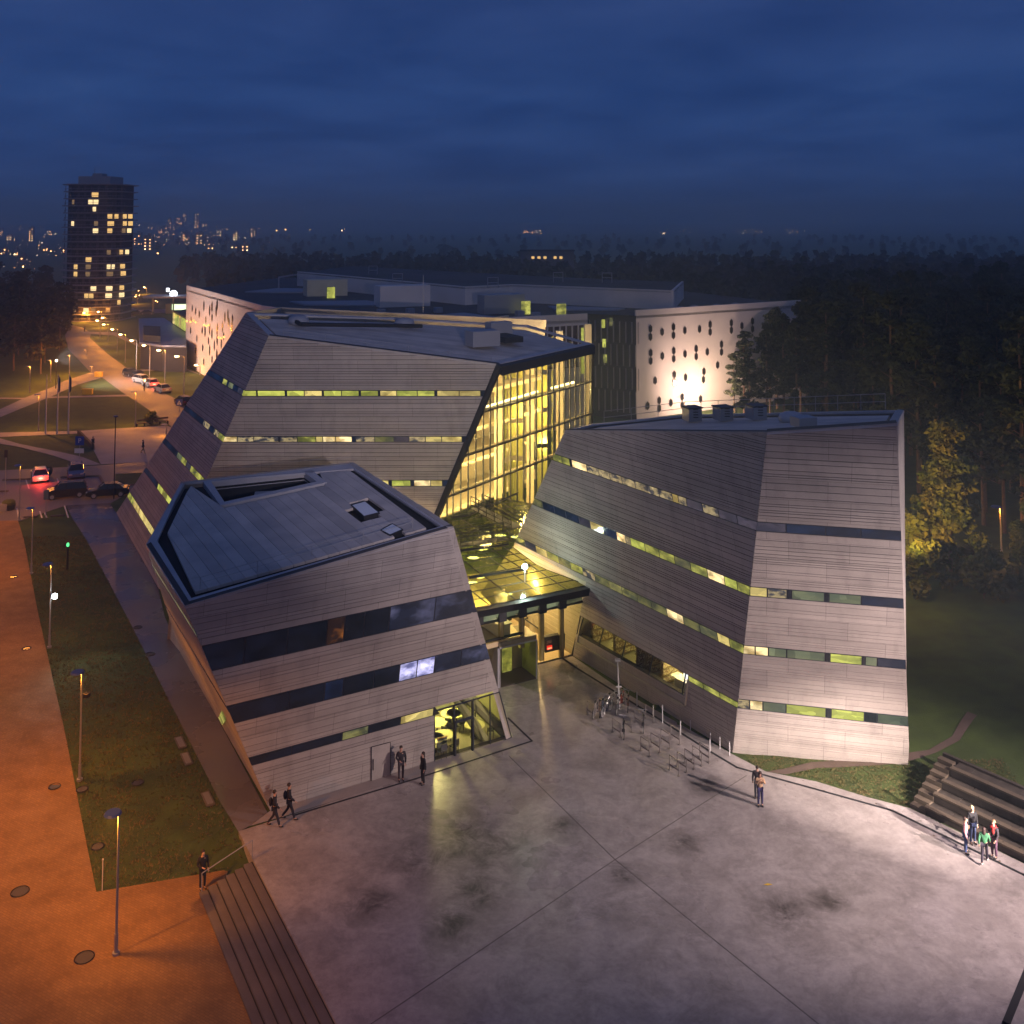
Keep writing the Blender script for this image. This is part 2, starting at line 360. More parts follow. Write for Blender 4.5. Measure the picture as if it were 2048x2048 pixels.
class Face:
    """one leaning wall of a building: boards in courses, window bands, openings"""
    def __init__(s, bld, pl, corners):
        s.b = bld; s.pl = pl; s.poly = [pl.uz(Vector(c)) for c in corners]; s.holes = []
        s.z0 = min(p[1] for p in s.poly); s.z1 = max(p[1] for p in s.poly)
    def cut(s, zb, zt, ul=None, ur=None, backed=True):
        """ul, ur: (u at zb, u at zt) of the slanting ends, None = to the edge of the wall"""
        s.holes.append((zb, zt, ul, ur, backed))
    def pieces(s, z0, z1, holes):
        ps = [band(s.poly, z0, z1)]
        zm = (z0 + z1) / 2
        for zb, zt, ul, ur, _ in holes:
            if zb - 1e-6 <= zm <= zt + 1e-6:
                new = []
                for p in ps:
                    if ul is not None: new.append(clip(p, *line_side((ul[0], zb), (ul[1], zt), -1)))
                    if ur is not None: new.append(clip(p, *line_side((ur[0], zb), (ur[1], zt), 1)))
                ps = new
        return [p for p in ps if area(p) > 0.01]
    def boards(s, step=(0.2, 0.52), gap=0.045, seed=1, part='cladding_course', mat=None, proud=0.03):
        mat = mat or clad_for(s.pl, M['clad']); rng = random.Random(seed); br = sorted({s.z0, s.z1} | {h[0] for h in s.holes} | {h[1] for h in s.holes})
        br = [z for z in br if s.z0 <= z <= s.z1]
        for za, zb in zip(br, br[1:]):
            z = za
            while z < zb - 1e-3:
                h = rng.uniform(*step)
                if rng.random() < 0.25: h = step[0] * 0.75
                z2 = min(z + h, zb)
                if zb - z2 < step[0] * 0.6: z2 = zb
                for p in s.pieces(z + gap / 2, z2 - gap / 2, s.holes):
                    mb = MB(); mb.prism([s.pl.at(a, b_, 0) for a, b_ in p], s.pl.n * proud)
                    solid(part, mb, mat or M['clad'], s.b)
                z = z2
        mb = MB(); hs = [h for h in s.holes if not h[4]]
        for za, zb in zip(br, br[1:]):
            for p in s.pieces(za, zb, hs): mb.prism([s.pl.at(a, b_, -0.02) for a, b_ in p], s.pl.n * -0.25)
        if mb.v: solid('wall', mb, M['backing'], s.b)
    def windows(s, zb, zt, panes, ul=None, ur=None, inset=0.05, name='window_band', mul=0.07, glass_depth=0.0):
        """panes: list of (u0, u1, kind); each pane is its own pane of glass in the dark band"""
        strip = band(s.poly, zb, zt)
        if ul is not None: strip = clip(strip, *line_side((ul[0], zb), (ul[1], zt), 1))
        if ur is not None: strip = clip(strip, *line_side((ur[0], zb), (ur[1], zt), -1))
        if area(strip) < 0.02: return
        mb = MB(); mb.prism([s.pl.at(a, b_, -0.015) for a, b_ in strip], s.pl.n * 0.03)
        umin = min(p[0] for p in strip); umax = max(p[0] for p in strip)
        root = solid(name, mb, M['frame'], s.b)
        for u0, u1, kind in panes:
            p = clip(clip(band(strip, zb + inset, zt - inset), -1, 0, -(u0 + mul / 2)), 1, 0, u1 - mul / 2)
            if area(p) < 0.02: continue
            m2 = MB(); m2.prism([s.pl.at(a, b_, 0.016) for a, b_ in p], s.pl.n * 0.012)
            loc = s.b.location; m2.v = [tuple(Vector(q) - loc) for q in m2.v]
            m2.build('window_pane', P[kind], root)
        return root
    def row(s, zb, zt, x0, lst, f, **k):
        """lst: (crop x of the pane's right end, kind) from left to right; f: crop mapping"""
        zm = (zb + zt) / 2; u = s.pl.u_img(f(x0, 0)[0], zm); out = []
        for x, kind in lst:
            u2 = s.pl.u_img(f(x, 0)[0], zm); out.append((min(u, u2), max(u, u2), kind)); u = u2
        return s.windows(zb, zt, out, **k)
    def u(s, p):   # u of a sighted point
        return s.pl.uz(s.pl.hit(p))[0]
    def z(s, p): return s.pl.hit(p).z

# ================================================================== the three leaning library buildings
V3 = Vector
# ---- right building
P0 = U((1145, 1310)); P1 = U((1465.5, 1505)); RT = edge((1534.5, 863.6), P1.y, -0.4)
CLp = Plane(P1, P0, RT); CFp = Plane(P1, RT, P1 + V3((1, -.23, 0)))
T0 = CLp.hit((1131, 860)); KK = CLp.hit((1028.6, 1088)); MM = CLp.hit((1173, 1163))
T2 = CFp.hit((1794, 846)); P2 = CFp.hit((1818, 1490.5))
CRp = Plane(RT, T2, T0); T3 = CRp.hit((1808, 820)); T4 = CRp.hit((1369.5, 829)); T5 = CRp.hit((1180, 848))
P3 = V3((26.5, 68.0, 0)); gdir = (P0 - P1).normalized()
PQ = P0 + gdir * 13.0
bC = thing('library_building', 'leaning clad building right of the courtyard with dark left wall and bright front', 'building', tuple(P1), 'three leaning clad buildings round the entrance')
# low end of the front plane goes under the rising lawn
fl = Face(bC, CLp, [T0, RT, P1, P0, MM, KK])
fo = Face(bC, CFp, [RT, T2, P2, CFp.at(CFp.uz(P2)[0], 0), P1])
H1, H2, H3, H4 = 15.02, 11.1, 7.36, 3.78; WH = 0.62
zb1 = fo.z(k2(1170, 632)); zb2 = fo.z(k2(1140, 928)); zb3 = fo.z(k2(1108, 1192)); zb4 = fo.z(k2(1080, 1440))
H1 = fo.z(k2(1172, 597)); H2 = fo.z(k2(1142, 892)); H3 = fo.z(k2(1110, 1158)); H4 = fo.z(k2(1082, 1402))
zb1 -= .11; zb2 -= .11; zb3 -= .11; zb4 -= .09
for a_, b_ in ((zb1, H1), (zb2, H2), (zb3, H3)): fl.cut(a_, b_); fo.cut(a_, b_)
fo.cut(zb4, H4)
fl.row(zb1, H1, 240, [(283, 'g'), (318, 'g'), (328, 'd'), (395, 'w'), (450, 'm'), (500, 'm'), (555, 'm'), (615, 'm'), (672, 'm'), (725, 'm'), (785, 'm'), (812, 'y'), (850, 'm'), (922, 'n'), (995, 'm'), (1080, 'n'), (1176, 'n')], k2)
fl.row(zb2, H2, 150, [(195, 'gd'), (248, 'b'), (300, 'b'), (362, 'b'), (412, 'n'), (472, 'y'), (532, 'b'), (572, 'w'), (595, 'm'), (660, 'lg'), (725, 'g'), (795, 'g'), (868, 'gd'), (945, 'g'), (1022, 'w'), (1080, 'lg'), (1142, 'g')], k2)
fl.row(zb3, H3, 60, [(115, 'gd'), (165, 'n'), (215, 'y'), (268, 'g'), (322, 'gd'), (378, 'g'), (432, 'm'), (495, 'gd'), (555, 'gd'), (625, 'gd'), (690, 'gd'), (760, 'gd'), (835, 'w'), (910, 'gd'), (990, 'gd'), (1045, 'y'), (1112, 'g')], k2)
# ground floor: tall shop-like window then a narrow band
zw0 = fl.z(k2(838, 1388)); zw1 = fl.z(k2(850, 1290))
zw0 = min(zw0, zw1 - 1.2)
ur_b, ur_t = fl.u(k2(838, 1388)), fl.u(k2(856, 1290))
fl.cut(zw0, zw1, None, (ur_b, ur_t), False)
zn0, zn1 = zb4, H4
fl.cut(zn0, min(zn1, zw1), (ur_t, ur_t), None)
fl.row(zn0, min(zn1, zw1), 852, [(925, 'g'), (1000, 'g'), (1086, 'g')], k2, ul=(ur_t, ur_t), name='window_band')
fo.row(zb1, H1, 1165, [(1300, 'n'), (1480, 'b'), (1640, 'b'), (1830, 'b')], k2)
fo.row(zb2, H2, 1135, [(1215, 'y'), (1305, 'm'), (1325, 'd'), (1475, 'gg'), (1495, 'd'), (1642, 'gg'), (1835, 'b')], k2)
fo.row(zb3, H3, 1102, [(1160, 'w'), (1220, 'w'), (1303, 'gg'), (1478, 'gg'), (1500, 'd'), (1646, 'lg'), (1660, 'd'), (1715, 'gg'), (1845, 'b')], k2)
fo.row(zb4, H4, 1075, [(1135, 'm'), (1195, 'w'), (1300, 'gg'), (1482, 'lg'), (1505, 'd'), (1656, 'lg'), (1715, 'd'), (1856, 'gg')], k2)
fl.boards((0.18, 0.42), 0.034, 3); fo.boards((0.18, 0.42), 0.034, 4)
# right end wall and back walls
mb = MB(); 
rw = [T2, T3, V3((P2.x + 1.6, P2.y + 12, 0)), V3((P2.x, P2.y, 0)) + (P2 - T2).normalized() * 0.5]
mb.prism([T2, T3, V3((25.2, 69, -0.5)), CFp.at(CFp.uz(P2)[0], -0.3)], (-0.3, 0.2, 0)); solid('side_wall', mb, M['clad'], bC)
mb = MB(); mb.prism([T3, T4, V3((13.5, 80, -0.5)), V3((25.2, 69, -0.5))], (-0.1, -0.3, 0)); mb.prism([T4, T5, V3((5, 84, -.5)), V3((13.5, 80, -0.5))], (-0.1, -0.3, 0)); solid('back_wall', mb, M['clad'], bC)
mb = MB(); mb.prism([T5, T0, KK, PQ + V3((0.3, 0.2, 0)), V3((5, 84, -0.3))], (0.3, 0.2, 0)); solid('end_wall', mb, M['clad'], bC)
# smooth inner wall that runs on into the glazed hall
mb = MB(); mb.prism([KK, MM, P0, PQ], -CLp.n * 0.3); solid('inner_wall', mb, pbr('inner_wall_panel', (0.62, 0.50, 0.30), 0.7, (0.55, 0.43, 0.25), 0.5), bC)
for i in range(16):
    z = 0.35 + i * 0.38; fz = Face(bC, CLp, [KK, MM, P0, PQ])
    for p in fz.pieces(z, z + 0.34, []):
        mb = MB(); mb.prism([CLp.at(a, b_, 0.0) for a, b_ in p], CLp.n * 0.03); solid('inner_panel', mb, M['cream'], bC)
# roof
def inset_poly(poly, n, d):
    c = sum(poly, V3()) / len(poly); out = []
    k = len(poly)
    for i in range(k):
        a, b_, e = poly[i - 1], poly[i], poly[(i + 1) % k]
        d1 = (b_ - a).normalized(); d2 = (e - b_).normalized(); n1 = n.cross(d1); n2 = n.cross(d2)
        if n1.dot(c - b_) < 0 and False: n1 = -n1
        q = (n1 + n2); q.normalize(); s_ = d / max(0.35, q.dot(n1)); out.append(b_ + q * s_)
    return out
def roof(b, pl, outer, ring=0.55, gut=0.5, lo=0.35, inner=None, outer2=None, holes=()):
    """parapet ring, dark gutter, inner deck of boards"""
    n = V3(pl.n); n = n if n.z > 0 else -n
    ar = sum((outer[i].x * outer[(i + 1) % len(outer)].y - outer[(i + 1) % len(outer)].x * outer[i].y) for i in range(len(outer)))
    if ar < 0: outer = outer[::-1]
    pin = outer2 or inset_poly(outer, n, ring)
    if outer2:
        pin = outer2
    mb = MB(); k = len(outer)
    for i in range(k):
        j = (i + 1) % k; mb.prism([outer[i], outer[j], pin[j], pin[i]], -n * 0.14)
    solid('parapet', mb, M['parapet'], b)
    mb = MB(); mb.prism([p - n * (lo + 0.1) for p in inset_poly(outer, n, 0.42)], -n * 0.25); solid('roof_slab', mb, M['gutter'], b)
    return pin, n
outC = [T0, RT, T2, T3, T4, T5]
pinC, nC = roof(bC, CRp, outC, 0.45, 0.4, 0.4)
deck = inset_poly(pinC, nC, 0.35)
def deck_boards(b, poly, n, off, w, pl_o, along, mat, nm='roof_board', th=0.12, gap=0.03, skip=None):
    """split the roof deck into strips parallel to 'along'"""
    al = V3(along); al = (al - n * al.dot(n)).normalized(); pe = n.cross(al)
    q = [((p - pl_o).dot(al), (p - pl_o).dot(pe)) for p in poly]; lo_ = min(a[1] for a in q); hi_ = max(a[1] for a in q); k = 0; z = lo_
    while z < hi_:
        s_ = band(q, z + gap / 2, z + w - gap / 2)
        if area(s_) > 0.05:
            mb = MB(); mb.prism([pl_o + al * a + pe * c + n * ((p_off)) for (a, c), p_off in ((x, off + n.dot(poly[0] - pl_o)) for x in s_)], -n * th); solid(nm, mb, mat, b)
        z += w
deck_boards(bC, deck, nC, -0.22, 0.9, T0, RT - T0, M['roof'])
def hvac(b, px, plane, size, label=None):
    p = plane.hit(px); n = V3((0, 0, 1)); mb = MB()
    mb.box((p.x, p.y, p.z + size[2] / 2 - 0.1), size, 0.35); 
    o = solid('ventilation_unit', mb, M['metal'], b)
    m2 = MB(); m2.box((p.x, p.y, p.z + size[2] - 0.06), (size[0] + 0.12, size[1] + 0.12, 0.08), 0.35)
    for k in range(4): m2.box((p.x + (size[0] / 2) * math.sin(0.35) * 0 , p.y - size[1] / 2 - 0.01, p.z + 0.2 + k * size[2] / 5), (size[0] * 0.7, 0.04, 0.05), 0.0)
    m2.v = [tuple(V3(q) - b.location) for q in m2.v]; m2.build('louvre', M['dmetal'], o)
for px, s_ in (((1384, 838), (.95, .95, .85)), ((1446, 836), (.95, .95, .8)), ((1512, 834), (.95, .95, .8))): hvac(bC, px, CRp, s_)
mb = MB(); p = CRp.hit((1582, 836)); mb.ball((p.x, p.y, p.z), (0.8, 0.8, 0.4)); solid('skylight_dome', mb, M['parapet'], bC, smooth=True)
mb = MB(); p = CRp.hit((1607, 848)); mb.box((p.x, p.y, p.z + .15), (1.1, 0.9, 0.5), .3); solid('roof_hatch', mb, M['metal'], bC)
# back railing
def railing(b, pts, h=1.0, step=1.6, name='roof_railing', r=0.02, mat=None, rails=2):
    mb = MB()
    for a, c in zip(pts, pts[1:]):
        a = V3(a); c = V3(c); n_ = max(1, int((c - a).length / step))
        for i in range(n_ + 1):
            q = a.lerp(c, i / n_); mb.tube(q, q + V3((0, 0, h)), r, n=4)
        for k in range(rails): mb.tube(a + V3((0, 0, h * (k + 1) / rails)), c + V3((0, 0, h * (k + 1) / rails)), r, n=4)
    return solid(name, mb, mat or M['metal'], b)
railing(bC, [T5 + V3((1, 0, 0)), T4, T3 + V3((-1, 0.2, 0))], 0.9)

# room behind the tall ground-floor window of the right building
mb = MB(); fz = Face(bC, CLp, [T0, RT, P1, P0, MM, KK])
n_in = V3((-CLp.n.x, -CLp.n.y, 0)).normalized()
gl = [CLp.at(a, z_, 0.0) for a, z_ in ((fl.u(k2(350, 1115)), zw0), (ur_b, zw0), (ur_t, zw1), (fl.u(k2(372, 1030)), zw1))]
A_, B_, C_, D_ = gl
def room(b, A, B, C, D, depth, mats, floor_drop=0.0):
    """A,B bottom left/right, C,D top right/left of an opening; floor, back, ceiling, ends"""
    nrm = (B - A).cross(V3((0, 0, 1))); nrm.z = 0; nrm.normalize()
    if nrm.dot(V3((A.x, A.y, 0))) < 0: nrm = -nrm     # away from the viewer's side
    k = nrm * depth; dz = V3((0, 0, -floor_drop))
    for nm, q, dv, mt in (('room_floor', [A + dz, B + dz, B + dz + k, A + dz + k], (0, 0, -0.1), mats[0]), ('room_ceiling', [D, C, C + k, D + k], (0, 0, 0.1), mats[1]),
                          ('room_wall', [A + dz + k, B + dz + k, C + k, D + k], tuple(nrm * 0.1), mats[1])):
        mb = MB(); mb.prism(q, dv); solid(nm, mb, mt, b)
    for P_, Q_ in ((A, D), (B, C)):
        mb = MB(); mb.prism([P_ + dz, P_ + dz + k, Q_ + k, Q_], tuple((B - A).normalized() * (0.08 if P_ is B else -0.08))); solid('room_wall', mb, mats[1], b)
    return nrm
nr_ = room(bC, A_, B_, C_, D_, 4.0, (M['ifloor'], M['cream']), 0.6)
un = (B_ - A_).normalized(); Lw = (B_ - A_).length
mb = MB()
for t in (0.02, 0.23, 0.45, 0.70, 0.98):
    a = A_.lerp(B_, t); c = D_.lerp(C_, t); mb.tube(a, c, 0.05, n=4)
mb.tube(A_, B_, 0.05, n=4); mb.tube(D_, C_, 0.05, n=4)
sf = solid('shopfront_frame', mb, M['frame'], bC)
for t0, t1 in ((0.02, 0.23), (0.23, 0.45), (0.45, 0.70), (0.70, 0.98)):
    m2 = MB(); m2.prism([A_.lerp(B_, t0), A_.lerp(B_, t1), D_.lerp(C_, t1), D_.lerp(C_, t0)], CLp.n * 0.02); solid('window_pane', m2, M['glass'], bC)
shelf_m = pbr('bookshelf_wood', (0.22, 0.17, 0.07), 0.7); book_m = pbr('books', (0.20, 0.12, 0.06), 0.8, (0.5, 0.45, 0.3), 9.0, lo=0.45, hi=0.55)
for t in (0.08, 0.30, 0.52, 0.60, 0.74):
    base = A_.lerp(B_, t) + nr_ * 1.6 + V3((0, 0, -0.6)); rz = math.atan2(nr_.y, nr_.x)
    mb = MB(); mb.box(base + V3((0, 0, 1.0)), (1.9, 0.06, 2.0), rz)
    for k in range(5): mb.box(base + V3((0, 0, 0.1 + k * 0.45)), (1.9, 0.36, 0.04), rz)
    sh = solid('bookcase', mb, shelf_m, bC)
    m2 = MB()
    for k in range(4): m2.box(base + V3((0, 0, 0.30 + k * 0.45)), (1.75, 0.26, 0.30), rz)
    m2.v = [tuple(V3(q) - bC.location) for q in m2.v]; m2.build('books', book_m, sh)
db = A_.lerp(B_, 0.86) + nr_ * 1.3 + V3((0, 0, -0.6))
rz = math.atan2(un.y, un.x)
mb = MB(); mb.box(db + V3((0, 0, 0.72)), (1.7, 0.7, 0.05), rz); mb.box(db + V3((0, 0, 0.36)), (1.5, 0.05, 0.7), rz); solid('desk', mb, M['white'], bC)
mb = MB(); mb.box(db + un * 0.35 + V3((0, 0, 1.0)), (0.5, 0.05, 0.34), rz); solid('screen', mb, glow('screen_glow', (0.8, 0.85, 1.0), 2.0), bC)
dl = thing('desk_lamp', 'bright lamp over the desk in the ground-floor window of the right building', 'lamp', tuple(db + V3((0, 0, 2.0))))
mb = MB(); mb.box((0, 0, 0), (0.9, 0.25, 0.05), rz); mb.build('lamp_shade', glow('lamp_tube', (1, .85, .5), 6, True), dl)
lamp_light('room_light', 'POINT', tuple(A_.lerp(B_, 0.86) + nr_ * 1.8 + V3((0, 0, 1.5))), 60, (1, .82, .42), 0.2, parent=dl)
lamp_light('room_light', 'POINT', tuple(A_.lerp(B_, 0.5) + nr_ * 2.6 + V3((0, 0, 1.55))), 40, (1, .85, .30), 0.3, parent=dl)
lamp_light('room_light', 'POINT', tuple(A_.lerp(B_, 0.2) + nr_ * 2.6 + V3((0, 0, 1.55))), 35, (1, .85, .30), 0.3, parent=dl)

# ---- main building at the back
A5 = U((811, 1178)); F0 = U((318, 1178)); A2 = edge((538, 671), F0.y, -0.3); AFp = Plane(F0, A2, F0 + V3((1, 0, 0)))
A3 = AFp.hit((997.5, 728)); A0 = U((233, 1026)); ALp = Plane(A0, F0, A2); A1 = ALp.hit((492, 625))
AGp = Plane(A3, A5, A3 + V3((.623, .943, 0))); ARp = Plane(A1, A2, A3); A4 = ARp.hit((1184, 687))
AB = ARp.hit((797, 635)); AB2 = ARp.hit((1055, 650))
bA = thing('library_building', 'big leaning clad building at the back of the courtyard with a tall yellow-lit glass end', 'building', tuple(F0), 'three leaning clad buildings round the entrance')
fL = Face(bA, ALp, [A1, A2, F0, A0]); fF = Face(bA, AFp, [A2, A3, A5, F0])
rows = []
for i, (pt, pb) in enumerate(((c2(1340, 602), c2(1340, 628)), (c2(1255, 799), c2(1255, 825)), (c2(1170, 987), c2(1170, 1014)))):
    rows.append((fF.z(pb), fF.z(pt)))
d = rows[1][0] - rows[2][0]; hh = rows[2][1] - rows[2][0]
rows.append((6.2 - hh, 6.2)); rows.append((2.9 - hh * 1.15, 2.9))
for a_, b_ in rows[:4]: fL.cut(a_, b_); fF.cut(a_, b_)
fL.cut(rows[4][0], rows[4][1])
FR = [
 (280, [(350, 'lg'), (354, 'd'), (473, 'lg'), (480, 'b'), (555, 'lg'), (632, 'y'), (638, 'd'), (715, 'lg'), (790, 'lg'), (797, 'd'), (873, 'lg'), (880, 'd'), (952, 'y'), (1040, 'lg'), (1115, 'lg'), (1125, 'b'), (1220, 'y'), (1312, 'y'), (1360, 'b')]),
 (195, [(268, 'w'), (338, 'm'), (445, 'm'), (450, 'd'), (525, 'm'), (605, 'g'), (635, 'y'), (690, 'w'), (760, 'w'), (775, 'b'), (858, 'm'), (940, 'gd'), (1005, 'n'), (1075, 'm'), (1145, 'y'), (1232, 'y'), (1275, 'b')]),
 (110, [(200, 'w'), (300, 'g'), (400, 'lg'), (500, 'lg'), (600, 'lg'), (700, 'g'), (800, 'y'), (860, 'b'), (918, 'y'), (930, 'b'), (1012, 'lg'), (1026, 'b'), (1098, 'w'), (1148, 'y'), (1200, 'b')]),
 (30, [(400, 'lg'), (700, 'g'), (900, 'y'), (1120, 'b')])]
for (a_, b_), (x0, ls) in zip(rows, FR): fF.row(a_, b_, x0, ls, c2)
LR = [(1600, [(1725, 'b'), (1755, 'g'), (1768, 'b'), (1802, 'gg'), (1840, 'b'), (1878, 'n'), (1930, 'lg')]),
 (1415, [(1500, 'b'), (1575, 'b'), (1620, 'm'), (1652, 'b'), (1692, 'm'), (1735, 'g')]),
 (1260, [(1330, 'b'), (1372, 'b'), (1405, 'gg'), (1440, 'g'), (1475, 'n'), (1512, 'g'), (1558, 'g'), (1610, 'g')]),
 (1115, [(1222, 'b'), (1256, 'lg'), (1290, 'g'), (1325, 'lg'), (1400, 'g'), (1500, 'g'), (1600, 'g')]),
 (985, [(1035, 'g'), (1062, 'y'), (1087, 'y'), (1112, 'y'), (1140, 'y'), (1170, 'y'), (1215, 'y'), (1300, 'g')])]
for (a_, b_), (x0, ls) in zip(rows, LR): fL.row(a_, b_, x0, ls, c4)
fL.boards((0.20, 0.44), 0.032, 5, proud=.022); fF.boards((0.20, 0.44), 0.032, 6, proud=.022)
B1 = V3((-28, 112, 0)); B2 = V3((-10, 118, 0)); B3 = AGp.hit((1181, 860)); B3g = B3 + (V3((0, 0, 0)) - V3((0, 0, B3.z))) ; B3g = V3((B3.x + 1.2, B3.y + 6, 0))
mb = MB(); mb.prism([A0, A1, B1 + V3((4, -8, 22)), B1], (0.3, 0, 0)); mb.prism([B1, B1 + V3((4, -8, 22)), AB2 + V3((2, 5, 0)), B2 + V3((12, 0, 0))], (0, -0.3, 0)); solid('back_wall', mb, M['clad'], bA)
outA = [A1, A2, A3, A4, AB2, AB]
pinA, nA = roof(bA, ARp, outA, 0.5, 0.5, 0.5)
deckA = inset_poly(pinA, nA, 0.5)
deck_boards(bA, deckA, nA, -0.3, 1.1, A1, A3 - A2, M['roof'])
railing(bA, [A2 + V3((1, .6, 0)), A3 + V3((-.6, .6, 0))], 0.5, 3.0, r=0.015)
# things on its roof
for px in (c2(530, 305), c2(985, 315)):
    p = ARp.hit(px); mb = MB(); mb.ball((p.x, p.y, p.z + .05), (0.95, 0.95, 0.5), 10, 6); solid('skylight_dome', mb, M['roof_light'], bA, smooth=True)
q = [ARp.hit(c2(*t)) for t in ((520, 312), (540, 325), (970, 330), (1060, 332))]
mb = MB(); 
for a, c in zip(q, q[1:]): mb.tube(a + nA * .1, c + nA * .1, 0.18, n=5)
solid('roof_duct', mb, M['gutter'], bA)
for cpt, sz in ((c2(1320, 405), (2.6, 1.6, 1.3)), (c2(1390, 360), (2.2, 1.2, 1.2)), (c2(1420, 385), (1.8, 3.2, .5))):
    p = ARp.hit(cpt); mb = MB(); mb.box((p.x, p.y, p.z + sz[2] / 2 - .1), sz, 0.5); o = solid('ventilation_unit', mb, M['metal'] if sz[2] > 1 else M['gutter'], bA)
mb = MB(); p = ARp.hit(c2(1065, 268)); mb.tube(p, p + V3((0, 0, 3.6)), 0.03); solid('lightning_rod', mb, M['metal'], bA)

# glass end: mullions, transoms, panes of glass; real storeys behind
gt = A4; gl_top0, gl_top1 = A3, A4
hdir = V3((.623, .943, 0)).normalized()
def agl(t, z, dd=0.0):
    """point on the glass plane at image-straight mullion t (metres along from the left corner foot) and height z"""
    return None
GA = [A3, A4, AGp.hit((1184, 870)), V3((7.6, 108, 0)), A5]
uzg = [AGp.uz(p) for p in GA]
zt = rows[0][1] - 0.3
levels = [fF.z(g8(385, 715)), fF.z(g8(235, 1095)), fF.z(g8(105, 1480)), 3.1]
levels[0] = AGp.hit(g8(388, 712)).z; levels[1] = AGp.hit(g8(240, 1095)).z; levels[2] = AGp.hit(g8(110, 1445)).z
nb = -AGp.n
# in the glass, mullions run so that they stay upright seen from the square: constant X
wdir = V3((0, -AGp.n.z / AGp.n.y, 1.0))
def gpt(y0, z): return None
topL, topR = A3, A4
mullions = [60, 112, 180, 245, 312, 378, 438, 500, 558, 618, 676, 732, 788, 843, 895, 945, 995, 1045, 1092, 1140, 1187, 1232, 1275, 1312]
zlist = [19.6] + levels
poly_g = [AGp.uz(p) for p in (A3, A4)] ; 
ul_line = (AGp.uz(A5), AGp.uz(A3)); ur_u = AGp.uz(A4)[0]
def glaze(poly, mats, name, mull_pts, zs, root, plane, proud=0.0, mr=0.05, tr=0.09):
    pass
URF = lambda z: AGp.u_img(1182, z)
fg = Face(bA, AGp, [A3, A4, AGp.at(ur_u + 6, 0), A5])
tops = lambda u: A3.z + (A4.z - A3.z) * (u - ul_line[1][0]) / max(1e-3, (ur_u - ul_line[1][0]))
mb = MB(); cuts = []
for x in mullions:
    a = AGp.hit(g8(x, 300 + 0)); 
    # sample at two heights in the image column
    pts = [AGp.uz(AGp.hit(g8(x, y))) for y in (250, 1500)]
    cuts.append(pts)
def u_on(pts, z):
    (u0, z0), (u1, z1) = pts; return u0 + (u1 - u0) * (z - z0) / (z1 - z0)
zs = [19.2] + levels + [0.0]
for pts in cuts:
    q = [(u_on(pts, z), z) for z in (20.2, 0.0)]
    # clip the line to the face polygon by sampling
    prev = None; seg = []
    for i in range(61):
        z = 20.2 * (1 - i / 60); u_ = u_on(pts, z)
        uL = ul_line[0][0] + (ul_line[1][0] - ul_line[0][0]) * (z / ul_line[1][1]); uR = URF(z)
        if uL < u_ < uR and z < tops(u_): seg.append((u_, z))
    if len(seg) > 1: mb.tube(AGp.at(*seg[0], .02), AGp.at(*seg[-1], .02), 0.075, n=4)
gm = solid('mullion', mb, M['frame'], bA)
mb = MB()
for z in levels:
    uL = ul_line[0][0] + (ul_line[1][0] - ul_line[0][0]) * (z / ul_line[1][1])
    mb.tube(AGp.at(uL, z, .05), AGp.at(URF(z), z, .05), 0.11, n=5)
solid('transom', mb, M['dmetal'], bA)
mb = MB(); mb.tube(A5 + AGp.n * .1, A3 + AGp.n * .1, 0.28, n=6); solid('corner_post', mb, M['dmetal'], bA)
mb = MB(); mb.prism([A3 - V3((0, 0, .05)), A4 - V3((0, 0, .05)), A4 - V3((0, 0, .75)), A3 - V3((0, 0, .75))], AGp.n * 0.35); solid('fascia', mb, M['dmetal'], bA)
mb = MB(); q = V3((A4.x, A4.y, A4.z - .3)); mb.tube(q, AGp.at(URF(0), 0, 0), 0.2, n=5); solid('corner_post', mb, M['dmetal'], bA)
zz = [A3.z - .5] + levels + [0.05]
for z1, z0 in zip(zz, zz[1:]):
    for i in range(-1, len(cuts)):
        def bu(z):
            uL = ul_line[0][0] + (ul_line[1][0] - ul_line[0][0]) * (z / ul_line[1][1]); uR = URF(z)
            a = uL if i < 0 else u_on(cuts[i], z); c = uR if i + 1 >= len(cuts) else u_on(cuts[i + 1], z)
            return max(a, uL), min(c, uR)
        (a0, c0), (a1, c1_) = bu(z0), bu(z1)
        if c0 - a0 < 0.05 and c1_ - a1 < 0.05: continue
        pq = [(a0, z0), (max(c0, a0), z0), (max(c1_, a1), z1), (a1, z1)]
        if area(pq) < 0.05: continue
        mb = MB(); 
        pts = [AGp.at(a, z, 0) for a, z in pq]
        if (pts[1] - pts[0]).length < .01: pts = pts[1:]
        elif (pts[3] - pts[2]).length < .01: pts = pts[:3]
        mb.prism(pts, AGp.n * 0.02); solid('glass_pane', mb, M['glass'], bA)
# storeys inside
ninh = V3((nb.x, nb.y, 0)).normalized()
for z in levels:
    uL = ul_line[0][0] + (ul_line[1][0] - ul_line[0][0]) * (z / ul_line[1][1])
    a = AGp.at(uL + .4, z, -0.1); c = AGp.at(URF(z), z, -0.1)
    lead = ninh * 1.0
    a2, c3 = a + ninh * 5.5 , c + ninh * 5.5
    mb = MB(); mb.prism([a2, c3, c3 + ninh * 5, a2 + ninh * 5], (0, 0, -0.35)); solid('floor_slab', mb, M['cream'], bA)
    mb = MB(); mb.tube(a + ninh * .25, c + ninh * .25, 0.08, n=4); solid('transom_beam', mb, M['cream'], bA)
